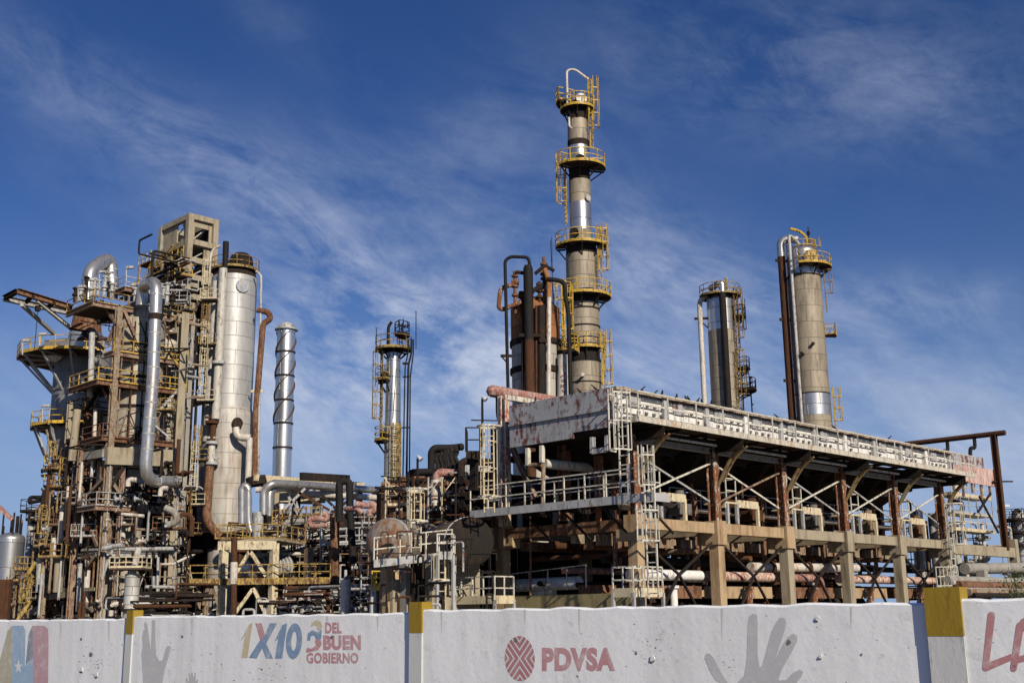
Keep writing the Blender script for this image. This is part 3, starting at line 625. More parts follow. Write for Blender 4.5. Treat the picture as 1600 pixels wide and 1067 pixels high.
# access platforms in the bays, between the steel columns
for i in range(5):
    m_ = BV[i] + sp_ * .18; tt = T('fan_access_platform', 'cream access platform in the %s cooler bay counted from the near corner' % ('first', 'second', 'third', 'fourth', 'fifth')[i], 'platform', G(.6, m_ + 1, zBt), 'cream access platforms in the cooler bays')
    z1 = zBt + 1.05
    mb = MB(); mb.bar(G(.75, m_, z1), G(.75, m_ + 2.7, z1), 1.3, .08); tt.part('deck', mb, M['cream'])
    mb = MB(); mb.bar(G(.08, m_ + .9, z1 - .02), G(.08, m_ + 2.7, z1 - .02), .06, .36); mb.bar(G(.85, m_, z1 - .1), G(.12, m_, z1 - .1), .06, .3); tt.part('toe_plate', mb, M['cream'])
    for a, b in ((.1, m_ + .1), (.1, m_ + .9), (.1, m_ + 2.65), (1.3, m_ + 2.6)): mb = MB(); mb.bar(G(a, b, zBt + .01), G(a, b, z1 - .05), .14); tt.part('leg', mb, M['galv' if b < m_ + 2 else 'cream'])
    mb = MB(); mb.rail([G(.12, m_ + .1, z1), G(.12, m_ + .9, z1), G(1.3, m_ + .9, z1)], 1.15, .9, .035, 1, 0); tt.part('handrail', mb, M['railwhite'])
    # motor stands and risers inside the bay
    for k, (du, dv, mm, r) in enumerate(((1.9, .35, 'flaky', .10), (2.2, 1.0, 'rustlight', .11), (3.4, 2.3, 'rust', .12), (4.6, 3.4, 'beigepost', .13))):
        mb = MB(); c = G(du, BV[i] + dv + .5, 0); mb.cyl(c + Z * (zBb - 1.6), c + Z * (zW - 1.9 - k * .2), r, n=9); mb.cyl(c + Z * (zBt + 1.6), c + Z * (zBt + 1.75), r * 1.8, n=9); mb.cyl(c + Z * (zBt + .5), c + Z * (zBt + .62), r * 1.8, n=9)
        single('riser_pipe', mb, M[mm], ('flaking', 'pale rusty', 'dark rusty', 'beige')[k] + ' flanged riser pipe in the %s cooler bay counted from the near corner' % ('first', 'second', 'third', 'fourth', 'fifth')[i], 'pipe', 'riser pipes in the cooler bays')
# beams and pipes inside the table
for i in range(5):
    for k, (u, dz, mm) in enumerate(((2.4, -.35, 'beigepost'), (3.9, -.2, 'concrete'), (UL - 1, -.4, 'rustlight'))):
        mb = MB(); mb.bar(G(u, BV[i] + .3, zBb + dz), G(u, BV[i + 1] - .3, zBb + dz), .3, .45); t.part('inner_beam', mb, M[mm])
    mb = MB(); mb.rail([G(2.9, BV[i] + .4, zBt + .9), G(2.9, BV[i + 1] - .4, zBt + .9)], 1.05, 1.4, .035, 1, .2); t.part('inner_handrail', mb, M['galv'])
    mb = MB(); mb.bar(G(3.5, BV[i] + .2, zBt + .85), G(3.5, BV[i + 1] - .2, zBt + .85), 1.5, .1); t.part('inner_walkway', mb, M['deckdark'])
def run(label, mm, r, pts, group=None, cat='pipe', fl=0, name='process_pipe'):
    t = T(name, label, cat, pts[0], group) if fl else None
    mb = MB(); mb.tube(pts, r, n=12)
    if not fl: return single(name, mb, M[mm], label, cat, group)
    t.part('pipe_body', mb, M[mm])
    L_ = Vector(pts[1]) - Vector(pts[0])
    for k in range(fl):
        c = Vector(pts[0]) + L_ * ((k + .5) / fl); d = L_.normalized(); mb = MB(); mb.cyl(c - d * .09, c + d * .09, r * 1.45, n=14); t.part('flange', mb, M['rust'])
zp1 = HU(1080, 899, .75).z
run('thick white peeling pipe lying low between the corner and second concrete columns', 'whitepeel', .24, [G(.75, .4, zp1), G(.75, BV[1] - .35, zp1)], 'low pipes threading the concrete table')
run('white pipe with red flakes lying low between the second and third concrete columns', 'whitered', .23, [G(.75, BV[1] + .2, zp1), G(.75, BV[2] - .3, zp1)], 'low pipes threading the concrete table')
run('flaking red pipe lying low right of the third concrete column', 'pink', .22, [G(.75, BV[2] + .2, zp1), G(.75, BV[2] + 4.4, zp1), G(1.1, BV[2] + 4.9, zp1 - 1)], 'low pipes threading the concrete table')
run('white rust-blotched pipe lying low across the fourth and fifth concrete columns', 'whitered', .22, [G(.75, BV[3] + .3, zp1), G(.75, BV[5] + 2, zp1)], 'low pipes threading the concrete table')
zp2 = HU(1260, 886, 1.6).z
run('beige rust-stained pipe with a round white end above the flaking red pipe', 'pipewhite', .25, [G(1.6, BV[2] - .8, zp2 - .1), G(1.6, BV[3] + 3.9, zp2 + .05)], 'low pipes threading the concrete table', fl=3)
run('grey brown pipe leaving the table at the far right behind the widest post', 'concgrey' , .34, [G(-.6, BV[5] + 1.2, zp2 + .1), G(-.6, BV[5] + 14, zp2 + .4)])
run('yellowish jacketed pipe under the grey brown one at the far right', 'cream', .34, [G(.4, BV[5] + 2.4, zp2 - .9), G(.4, BV[5] + 14, zp2 - .9)], fl=5)
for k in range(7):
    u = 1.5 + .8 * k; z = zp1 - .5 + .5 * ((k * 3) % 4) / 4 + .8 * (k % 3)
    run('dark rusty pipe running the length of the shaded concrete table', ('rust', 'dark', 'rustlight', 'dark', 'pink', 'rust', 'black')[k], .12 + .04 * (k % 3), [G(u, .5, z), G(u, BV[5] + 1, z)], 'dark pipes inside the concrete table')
for k in range(6):
    v = 1.2 + 4.4 * k; z = zp1 + .9 + .25 * (k % 2)
    run('rusty cross pipe under the concrete table beams', ('rust', 'beigepost', 'rustlight')[k % 3], .13, [G(.9, v, z), G(UL - .6, v, z)], 'cross pipes inside the concrete table')
# exchangers added to fill the table, coloured dark to read as shade
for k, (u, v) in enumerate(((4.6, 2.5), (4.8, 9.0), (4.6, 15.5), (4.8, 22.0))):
    tt = T('heat_exchanger', 'added dark exchanger shell deep under the cooler table, %s from the near corner' % ('first', 'second', 'third', 'fourth')[k], 'exchanger', G(u, v, 0), 'exchangers under the cooler table')
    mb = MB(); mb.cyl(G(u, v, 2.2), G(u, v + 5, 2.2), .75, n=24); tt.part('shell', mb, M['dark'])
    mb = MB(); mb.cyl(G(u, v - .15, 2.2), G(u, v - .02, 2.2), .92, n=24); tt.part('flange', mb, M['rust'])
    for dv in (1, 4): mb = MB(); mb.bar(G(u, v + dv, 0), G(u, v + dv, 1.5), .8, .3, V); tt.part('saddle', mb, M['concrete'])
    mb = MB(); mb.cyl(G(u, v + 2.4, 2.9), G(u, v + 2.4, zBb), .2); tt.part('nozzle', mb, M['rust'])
for u_, lab in ((UL + .8, 'added dark corrugated screen standing for shade at the back of the cooler table'),):
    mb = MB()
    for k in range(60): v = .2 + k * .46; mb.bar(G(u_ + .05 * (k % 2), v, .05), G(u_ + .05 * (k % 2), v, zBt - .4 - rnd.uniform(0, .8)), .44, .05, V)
    single('shade_backing_screen', mb, M['dark'], lab, 'screen')  # invented dark screen closing the table back so it reads as shade
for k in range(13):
    z = zBt + .3 + k * (zW - 1.4 - zBt) / 13; run('dark pipe in the bank added as shade at the back of the cooler', ('dark', 'black', 'rust', 'dark')[k % 4], .17 + .05 * (k % 2), [G(UL + 1.3 + .5 * (k % 3), -.6, z), G(UL + 1.3 + .5 * (k % 3), BV[5] + 5, z)], 'bank of dark pipes added as shade behind the cooler')  # pipe bank added as near-black backing for the cooler's shaded inside
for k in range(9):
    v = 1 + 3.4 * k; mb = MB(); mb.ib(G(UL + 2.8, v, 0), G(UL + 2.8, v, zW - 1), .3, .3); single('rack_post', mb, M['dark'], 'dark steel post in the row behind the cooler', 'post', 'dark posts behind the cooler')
# left bay under the mid walkway: handrail, pipes
zr = HV(850, 905, .6).z
mb = MB(); mb.rail([HV(800, 930, .3), HV(916, 918, .3)], 1.0, 1.3, .03, 0, 0); t.part('ground_handrail', mb, M['railwhite'])
run('white pipe lying behind the ground beam at the left end of the cooler table', 'whitepeel', .3, [HV(795, 915, 1.2), HV(905, 910, 1.2)])
run('short cream pipe resting on top of the olive ground beam', 'cream', .16, [HV(834, 929, .1), HV(866, 925, .1)])
run('thin rust standpipe rising from the olive ground beam to the rusty beam', 'rustlight', .055, [HV(829, 930, -.3), HV(829, 790, -.3)])
for k, (x, y, q) in enumerate(((812, 790, 840), (868, 800, 838), (892, 800, 838), (872, 770, 795), (935, 745, 825))):
    run(('grey', 'pale', 'white', 'cream', 'rust brown')[k] + ' vertical pipe in the shade between the lower walkway and the rusty beam', ('galv', 'concgrey', 'railwhite', 'cream', 'rustorange')[k], .15, [HV(x, y, 1.5), HV(x, q, 1.5)], 'vertical pipes behind the lower walkway')
for k, x in enumerate((932, 938)):
    run('tall rust red standpipe under the end panel, %s of two' % ('left', 'right')[k], 'flaky', .14, [HV(x, 712, .8), HV(x, 790, .8)], 'rust red standpipes under the end panel')
# far right extension
far = T('pipe_header_bay', 'far right end bay with red and white panel, leaning rust post and black overhead pipe', 'pipe structure', G(0, VE + 6, 0)); t = far
UF = .2
a = HU(1482, 740, UF); va = uv(a)[1]; vb = uv(HU(1552, 745, UF))[1]
zt1, zb1 = HU(1500, 725, UF).z, HU(1500, 752, UF).z; zt0 = HU(1500, 712, UF + .4).z
mb = MB(); mb.bar(G(UF, va, (zt1 + zb1) / 2), G(UF, vb, (zt1 + zb1) / 2), .12, zt1 - zb1); t.part('lower_panel', mb, M['redpanel'])
mb = MB(); mb.bar(G(UF + .4, va - .5, (zt0 + zt1) / 2), G(UF + .4, vb - .5, (zt0 + zt1) / 2), .12, zt0 - zt1 + .3); t.part('upper_panel', mb, M['greypanel'])
mb = MB(); mb.bar(G(UF + 4, va, zb1 + .6), G(UF + 4, vb, zb1 + .6), 7, .4); t.part('roof_deck', mb, M['dark'])
vp = uv(HU(1562, 770, UF - .3))[1]; ztp = HU(1547, 674, UF - .3).z
mb = MB(); mb.ib(G(UF - .3, vp, HU(1572, 860, UF).z), G(UF - .3, vp, ztp), .34, .38, U, .05); t.part('tall_post', mb, M['rust'])
mb = MB(); HA, HB = G(UF - 1.1, vp, ztp - .12), G(UF + 9.5, vp, ztp - .12); mb.tube([HA, HB], .18, n=12); t.part('overhead_pipe', mb, M['rust'])
for f_ in (.20, .38, .58):
    c = HA.lerp(HB, f_)
    mb = MB(); mb.tube([c, c - Z * .8, c - Z * .95 - V * 1.3 - U * .2, c - Z * 2.3 - V * 1.5 - U * .2], .13, n=8, fil=.4); t.part('drop_pipe', mb, M['black'])
mb = MB(); zz = HU(1530, 860, 0).z; mb.bar(G(0, BV[5] + .5, zz), G(0, vp + 1.2, zz), .45, .62); t.part('concrete_beam', mb, M['concpale'])
mb = MB(); c = G(0, vp + 1.5, 0); mb.box((c.x, c.y, (zz + .9) / 2), (.5, .5, zz + .9), R(45)); t.part('concrete_column', mb, M['concpale'])
mb = MB(); mb.bar(HU(1552, 752, 0), HU(1582, 752, 0) , .1); mb.bar(HU(1530, 775, -.1), HU(1560, 832, -.1), .1, .12); mb.bar(HU(1548, 770, -.1), HU(1528, 800, -.1), .1, .12); t.part('brace', mb, M['dark'])
for k in range(5):
    mb = MB(); v = va + .8 + k * (vb - va) / 5; mb.bar(G(UF + .1, v, zb1 + .1), G(UF + .1, v, zb1 - (.9 if k % 2 else .6)), .12); t.part('hanger', mb, M['steelred'])
q = HU(1482, 800, -.7); q.z = 0
mb = MB(); mb.ladder(q, 0, HU(1478, 790, -.7).z, -U, .5, .045); ld = t.part('ladder', mb, M['railwhite']); mb = MB(); mb.cage(q, HU(1480, 850, -.7).z, HU(1478, 787, -.7).z, -U, .95, .036); t.part('ladder_cage', mb, M['railwhite'], ld)
for k in range(3):
    z = HU(1520, (778, 805, 830)[k], 1).z; mb = MB(); mb.bar(G(1, va + .6, z), G(1, va + 6.5, z), 1.2, .2); mb.rail([G(.4, va + .6, z), G(.4, va + 6.5, z)], 1.0, 1.2, .035, 1, 0); t.part('platform', mb, M['cream' if k != 1 else 'galv'])
for k in range(9):
    mb = MB(); c = G(1.2 + (k % 4) * .9, va + .5 + k * .75, 0); r = (.12, .3, .16, .42)[k % 4]; mb.cyl(c + Z * 1, c + Z * (zb1 - 1.5 - .4 * (k % 3)), r, n=14); single('riser_pipe', mb, M[('pipewhite', 'galv', 'beigepost', 'pipesilver')[k % 4]], ('thin white', 'grey', 'beige', 'broad silver')[k % 4] + ' riser standing behind the caged ladder in the far right bay', 'pipe', 'risers in the far right bay')
for k in range(3):
    x = (1492, 1500, 1508)[k]
lp = [HU(1466, 930, -1.0), HU(1500, 928, -1.0)]
mb = MB(); mb.rail(lp, 1.6, .45, .035, 2, .2); t.part('ground_handrail', mb, M['railwhite'])
mb = MB(); c = HU(1535, 900, -2); c.z = 0; mb.box((c.x, c.y, HU(1535, 891, -2).z / 2), (.5, .5, HU(1535, 891, -2).z), R(45)); single('pipe_pier', mb, M['concgrey'], 'grey concrete pier carrying the pipes at the far right', 'pier')
# red header pipe on top of the left end
zr = P(770, 610, 50).z
a = hit(769, 611, C0 + U * (UL + .9), U); vv_ = uv(a)[1]
run('thick faded red header pipe with round end lying above the grey end panel', 'pink', .31, [a, a + V * 9.5], cat='pipe')
mb = MB(); mb.lathe(a.x - .0, a.y, [(0.001, a.z - .3), (.22, a.z - .22), (.31, a.z), (.22, a.z + .22), (.001, a.z + .3)], 16)
bpy.data.objects['process_pipe'] 
single('pipe_end_cap', mb, M['pink'], 'round faded red end cap on the header pipe above the end panel', 'pipe cap')
run('dark valve pipe hanging under the round end of the red header', 'dark', .2, [a + V * .5 - Z * .3, a + V * .5 - Z * 1.3, a - U * .8 - Z * 1.6])
# birds perched along the roof edge
def bird(p, yaw, k):
    d = Vector((math.cos(yaw), math.sin(yaw), 0)); mb = MB(); s = Vector((-d.y, d.x, 0))
    ring = []
    prof = [(-.24, .0, .012, .03), (-.12, .07, .05, .05), (0, .13, .085, .085), (.09, .2, .075, .08), (.13, .27, .05, .05), (.17, .31, .05, .05), (.22, .315, .03, .03), (.27, .305, .006, .006)]
    n = 8; vv = []
    for (x, z, a, b) in prof:
        for i in range(n): t_ = 2 * math.pi * i / n; vv.append(p + (d * x + Z * (z - .02) + s * (a * math.cos(t_)) + Z * (b * math.sin(t_))) * .72)
    mb.add(vv, [(i * n + j, i * n + (j + 1) % n, (i + 1) * n + (j + 1) % n, (i + 1) * n + j) for i in range(len(prof) - 1) for j in range(n)], True)
    for q in (-1, 1): mb.bar(p + s * .02 * q - Z * .02, p + s * .02 * q + Z * .06, .015)
    single('bird', mb, M['bird'], 'small black bird perched on the roof edge of the cooler', 'bird', 'black birds perched on the cooler roof')
for k, x in enumerate((1003, 1027, 1035, 1060, 1078, 1071, 1092, 1101, 1110, 1152, 1162, 1215, 1300, 1388)):
    v = uv(HU(x, 622 + (x - 1040) * .2, -.33))[1]; bird(G(-.33 + rnd.uniform(-.15, .15), v, zTop + .06), rnd.uniform(0, 6.3), k)
for k, u in enumerate((.6, 1.5, 1.9, 4.2)): bird(G(u, V0, zTop + .01), rnd.uniform(0, 6.3), k)

for k in range(5):
    for j in range(3):
        u = 1.3 + 1.9 * j + rnd.uniform(-.3, .3); v = BV[k] + rnd.uniform(.8, 4.5); z = rnd.uniform(zBt + .3, zBt + 1.4); mb = MB(); a_, b_ = rnd.uniform(1, 2.5), rnd.uniform(.5, 1.5); mb.tube([G(u, v, z), G(u, v + a_, z), G(u, v + a_, z + b_), G(u + .8, v + a_, z + b_)], rnd.choice((.06, .09, .13)), n=8, fil=.25)
        single('bay_pipe', mb, M[('galv', 'rust', 'beigepost', 'railwhite', 'dark')[(k + j * 2) % 5]], 'small bent pipe among the platforms inside the cooler bays', 'pipe', 'small bent pipes in the cooler bays')
    for j in range(4):
        u = rnd.uniform(1, 5); v = BV[k] + rnd.uniform(.6, 5); z = rnd.uniform(.6, zBb - .6); mb = MB(); a_ = rnd.uniform(1, 3); mb.tube([G(u, v, z), G(u, v + a_, z), G(u, v + a_, z - .5), G(u + 1.2, v + a_, z - .5)], rnd.choice((.06, .09, .13)), n=8, fil=.25)
        single('table_pipe', mb, M[('rust', 'dark', 'beigepost', 'galv', 'rustlight')[(k * 2 + j) % 5]], 'small bent pipe low inside the concrete table', 'pipe', 'small bent pipes low in the table')
    v = BV[k] + sp_ * .75; mb = MB(); c = G(.9, v, 0); mb.box((c.x, c.y, zBt + .62), (.9, .7, .5), R(45)); mb.cyl(c + Z * (zBt + .9), c + Z * (zBt + 1.5), .22, n=12); mb.box((c.x, c.y, zBt + .18), (.3, .3, .34), R(45))
    single('fan_motor', mb, M[('boltgrey', 'rust', 'boltgrey', 'beigepost', 'rustlight')[k]], ('dark grey', 'brown', 'sooty grey', 'beige', 'rusty')[k] + ' fan motor standing behind the concrete beam of the cooler', 'motor')
for k in range(30):
    u = rnd.uniform(-.5, 6); v = va + rnd.uniform(-.5, 8); z = rnd.uniform(1.5, zb1 - 1); a_, b_ = rnd.uniform(.6, 2.2), rnd.uniform(-1.3, 1.3); mb = MB(); mb.tube([G(u, v, z), G(u, v + a_, z), G(u, v + a_, z + b_), G(u + rnd.uniform(.5, 2), v + a_, z + b_)], rnd.choice((.04, .06, .1, .15)), n=8, fil=.25)
    single('bay_pipe', mb, M[rnd.choice(('galv', 'cream', 'beigepost', 'dark', 'rust', 'railwhite'))], 'small pipe crowded behind the caged ladder in the far right bay', 'pipe', 'small pipes in the far right bay')
for k in range(7):
    u = rnd.uniform(0, 5); v = va + rnd.uniform(0, 7); z = rnd.uniform(3, zb1 - 1.5); A, B = G(u, v, z), G(u, v + 1.8, z); tt = T('access_ledge', ('lowest', 'low', 'narrow', 'middle', 'short', 'upper', 'highest')[k] + ' small railed ledge in the far right bay', 'ledge', A, 'small railed ledges in the far right bay')
    mb = MB(); mb.bar(A + U * .4, B + U * .4, .8, .07); d = tt.part('deck', mb, M['deckdark']); mb = MB(); mb.rail([A + U * .8, A, B, B + U * .8], 1.0, .8, .035, 1, .2); tt.part('handrail', mb, M[('railwhite', 'yellow2', 'galv', 'cream', 'beigepost', 'railwhite', 'yellow2')[k]], d); mb = MB(); mb.bar(Vector((A.x, A.y, 0)), A - Z * .05, .1); tt.part('leg', mb, M['galv'])
# ------------------------------------------------------------------ tall process columns
def axis(px, py, Y): p = P(px, py, Y); p.z = 0; return p
def zat(py, a, px=None):
    # height on the vertical line through a at picture row py
    lo, hi = -5.0, 120.0
    for _ in range(40):
        m = (lo + hi) / 2; q = CR.transposed() @ (Vector((a.x, a.y, m)) - EYE); y = 533.5 - F * q.y / q.z * -1
        y = 533.5 - F * (q.y / -q.z)
        if y > py: lo = m
        else: hi = m
    return (lo + hi) / 2
def rad(px_half, a, py):
    z = zat(py, a); q = CR.transposed() @ (Vector((a.x, a.y, z)) - EYE); return px_half * -q.z / F
CAMD = lambda a: math.degrees(math.atan2(-a.y, -a.x))         # bearing from the axis towards the camera
def polar(a, r, deg, z=0): return Vector((a.x + r * math.cos(R(deg)), a.y + r * math.sin(R(deg)), z))
def shell(t, a, segs, mats, n=40, name='shell'):
    """segs: (row_top, half-width px, material index) from the top downwards, last row_bottom"""
    mb = MB()
    for (y0_, y1, r0, r1, m) in segs:
        mb.m = m; mb.lathe(a.x, a.y, [(r1, zat(y1, a) if y1 is not None else 0), (r0, zat(y0_, a))], n)
    return t.part(name, mb, mats)
def platform(t, a, r, ro, a0, a1, z, mat='yellow', h=1.1, rr=.045, brackets=True, deckm='deckdark'):
    mb = MB(); mb.sector(a.x, a.y, r + .01, ro, a0, a1, z, .07); d = t.part('platform', mb, M[deckm])
    mb = MB(); mb.arcrail(a.x, a.y, ro, a0, a1, z, h, rr)
    n = max(2, int(abs(a1 - a0) / 12))
    for i in range(n):
        p, q = polar(a, ro + .02, a0 + (a1 - a0) * i / n, z - .08), polar(a, ro + .02, a0 + (a1 - a0) * (i + 1) / n, z - .08); mb.bar(p, q, .05, .08)
    for e in (a0, a1):
        if abs(a1 - a0) < 355: mb.rail([polar(a, r + .05, e, z), polar(a, ro, e, z)], h, 1.2, rr)
    t.part('handrail', mb, M[mat], d)
    if brackets:
        m = max(2, int(abs(a1 - a0) / 40))
        for i in range(m + 1):
            e = a0 + (a1 - a0) * i / m; mb = MB(); mb.bar(polar(a, r, e, z - .18), polar(a, ro - .05, e, z - .18), .1, .14); mb.bar(polar(a, r, e, z - 1.1), polar(a, ro - .2, e, z - .2), .09, .1); t.part('platform_bracket', mb, M['dark'], d)
    return d
def cladder(t, a, r, deg, z0, z1, mat='yellow', cage=True, off=.35):
    p = polar(a, r + off, deg); out = polar(Vector((0, 0, 0)), 1, deg)
    mb = MB(); mb.ladder(p, z0, z1, out, .5, .05); l = t.part('ladder', mb, M[mat])
    if cage: mb = MB(); mb.cage(p, max(z0 + 2, z0), z1, out, .85, .04); t.part('ladder_cage', mb, M[mat], l)
    return l
def rings(t, a, rows, r, th=.10, mat='dark', name='stiffening_ring'):
    for y in rows:
        rr = r(y) if callable(r) else r; z = zat(y, a); mb = MB(); mb.lathe(a.x, a.y, [(rr - .01, z - th), (rr + .07, z - th), (rr + .07, z + th), (rr - .01, z + th)], 36); t.part(name, mb, M[mat])
def nozzle(t, a, r, deg, z, d=.45, nr=.3, mat='galv', name='manway'):
    mb = MB(); p = polar(a, r - .1, deg, z); q = polar(a, r + d, deg, z); mb.cyl(p, q, nr, n=14); mb.cyl(q, q + (q - p).normalized() * .1, nr * 1.35, n=14); return t.part(name, mb, M[mat])
def head(t, a, r, z, h, mat, name='top_head'):
    mb = MB(); mb.lathe(a.x, a.y, [(r * math.cos(i * math.pi / 16), z + h * math.sin(i * math.pi / 16)) for i in range(8)] + [(.02, z + h)], 36); return t.part(name, mb, mat)
SIL = lambda n, r, **k: clad(n, (.56, .55, .535), r, metal=.85, rough=.33, **k)
BEI = lambda n, r, **k: clad(n, (.30, .25, .18), r, **{**dict(metal=.12, rough=.55, grime=.75, var=.11, seam=.38, stain=.55, sc_=(.12, .08, .045)), **k})

# --- the tallest column
a = axis(914, 600, 95); r1, r2 = rad(17, a, 300), rad(25, a, 500)
t = T('distillation_tower', 'tallest beige and silver column with five yellow railed platforms, behind the cooler roof', 'column', a)
ms = [BEI('tall_column_beige', r2, pw=1.6, ph=1.25), SIL('tall_column_silver', r1, pw=2.6, ph=1.6, stain=.15), M['dark'], BEI('tall_column_brown', r1, pw=2.2, ph=1.5, stain=.5, sc_=(.07, .055, .04))]
shell(t, a, [(166, 190, r1 * .96, r1 * .97, 2), (190, 222, r1 * .97, r1, 3), (222, 231, r1 * 1.02, r1 * 1.02, 2), (231, 266, r1, r1, 1), (266, 284, r1 * .95, r1 * .97, 2), (284, 319, r1, r1, 3), (319, 362, r1, r1, 1), (362, 386, r1 * 1.02, r1 * 1.05, 3), (386, 400, r2 * .95, r2, 2),
           (400, 436, r2, r2, 0), (436, 462, r2, r2, 0), (462, 476, r2 * .97, r2 * .97, 2), (476, 545, r2, r2, 0), (545, 568, r2 * .98, r2 * .98, 2), (568, None, r2 * 1.02, r2 * 1.02, 0)], ms)  # dark bands just below platforms carry the platforms' shade in the colour
head(t, a, r1 * .96, zat(166, a), .5, M['dark'])
cd = CAMD(a)
platform(t, a, r1, rad(27, a, 172), cd - 120, cd + 120, zat(172, a)); platform(t, a, r1 * .3, rad(33, a, 160), cd + 200, cd + 300, zat(160, a))
platform(t, a, r1, rad(41, a, 262), cd - 50, cd + 105, zat(264, a)); platform(t, a, r2, rad(40, a, 385), cd - 95, cd + 100, zat(386, a))
platform(t, a, r2, rad(44, a, 462), cd - 45, cd + 125, zat(465, a)); platform(t, a, r2, rad(33, a, 545), cd - 80, cd + 95, zat(546, a)); platform(t, a, r2, rad(36, a, 548), cd - 130, cd - 88, zat(549, a))
cladder(t, a, r1, cd + 62, zat(238, a), zat(128, a)); cladder(t, a, r1, cd - 75, zat(352, a), zat(243, a)); cladder(t, a, r2, cd + 65, zat(462, a), zat(357, a)); cladder(t, a, r2, cd - 82, zat(545, a), zat(437, a)); cladder(t, a, r2, cd + 68, zat(640, a), zat(520, a))
b = P(887, 175, 94); zt = zat(118, a); p0_ = Vector((b.x, b.y, zat(170, a)))
mb = MB(); mb.tube([p0_, Vector((b.x, b.y, zt)), Vector((b.x + .7, b.y, zt + .1)), Vector((b.x + 1.9, b.y, zt - .9))], .11, n=8, fil=.5); t.part('davit', mb, M['pipewhite'])
nozzle(t, a, r1, cd + 20, zat(162, a), .05, .38, 'pipewhite'); nozzle(t, a, r1, cd + 5, zat(256, a), .25, .3, 'dark'); nozzle(t, a, r2, cd - 20, zat(372, a), .3, .3, 'dark'); nozzle(t, a, r2, cd - 30, zat(536, a), .4, .4, 'dark')
nozzle(t, a, r1, cd + 40, zat(315, a), .08, .2, 'grey', 'sight_port'); nozzle(t, a, r2, cd - 5, zat(592, a), .5, .12, 'pipewhite', 'vent_stub')
mb = MB(); mb.tube([polar(a, r1 + .25, cd - 40, zat(190, a)), polar(a, r1 + .25, cd - 40, zat(204, a)), polar(a, r1 + .3, cd - 25, zat(209, a))], .1, n=8); t.part('vent_pipe', mb, M['pipewhite'])
rings(t, a, (485, 512, 600, 625), r2 * 1.0, .05)

# --- the column far right of centre
a = axis(1272, 655, 115); r = rad(26, a, 500)
t = T('distillation_tower', 'broad beige column with silver bands and a long rust pipe on its left', 'column', a)
ms = [BEI('right_column_beige', r, pw=2.1, ph=1.7), SIL('right_column_silver', r, pw=2.4, ph=1.7, stain=.1), M['dark']]
shell(t, a, [(398, 410, r * .98, r * .98, 1), (410, 432, r, r, 1), (432, 617, r, r, 0), (617, 651, r * 1.03, r * 1.03, 1), (651, None, r * 1.02, r * 1.02, 0)], ms); head(t, a, r * .98, zat(398, a), 1.0, ms[1]); cd = CAMD(a)
platform(t, a, r * .2, rad(23, a, 396), cd - 150, cd + 60, zat(396, a)); platform(t, a, r, rad(43, a, 420), cd - 8, cd + 120, zat(420, a)); platform(t, a, r, rad(43, a, 525), cd + 75, cd + 110, zat(526, a), brackets=False)
cladder(t, a, r, cd + 85, zat(490, a), zat(425, a), 'beigepost'); cladder(t, a, r, cd + 80, zat(690, a), zat(608, a)); cladder(t, a, r * .6, cd + 60, zat(420, a), zat(378, a))
mb = MB(); o = P(1262, 388, 115); zz = zat(364, a); mb.tube([Vector((o.x, o.y, zat(396, a))), Vector((o.x, o.y, zz - .5)), Vector((o.x - .7, o.y, zz + .2)), Vector((o.x - 1.7, o.y, zz + .45))], .16, n=8, fil=.8); t.part('davit', mb, M['yellow'])
q = polar(a, r + .5, cd - 72); zz = zat(374, a)
mb = MB(); mb.tube([polar(a, r * .3, cd - 40, zz - .1), Vector((q.x, q.y, zz)), Vector((q.x, q.y, zat(402, a)))], .42, n=14, fil=1.0); t.part('overhead_elbow', mb, M['pipesilver'])
mb = MB(); mb.tube([Vector((q.x, q.y, zat(402, a))), Vector((q.x, q.y, 0))], .40, n=14); t.part('overhead_pipe', mb, M['rust'])
q = polar(a, r + .35, cd - 35); mb = MB(); mb.tube([Vector((q.x, q.y, 0)), Vector((q.x, q.y, zat(372, a))), polar(a, r * .2, cd - 20, zat(385, a))], .17, n=10); t.part('riser_pipe', mb, M['galv'])
for y in (408, 500, 595): mb = MB(); z = zat(y, a); mb.bar(polar(a, r - .05, cd - 75, z), polar(a, r + 1.2, cd - 68, z), .12, .3); t.part('pipe_bracket', mb, M['dark'])
nozzle(t, a, r, cd + 25, zat(411, a), .35, .62, 'yellow2'); nozzle(t, a, r, cd - 20, zat(558, a), .4, .14, 'dark', 'stub'); nozzle(t, a, r, cd + 12, zat(544, a), .3, .14, 'dark', 'stub')
mb = MB(); mb.cyl(polar(a, .8, cd + 90, zat(396, a)), polar(a, .8, cd + 90, zat(356, a)), .05, n=6); mb.cyl(polar(a, .8, cd + 90, zat(368, a)), polar(a, .8, cd + 90, zat(363, a)), .18, n=8); t.part('lamp_mast', mb, M['black'])
rings(t, a, (434, 617), r, .06)

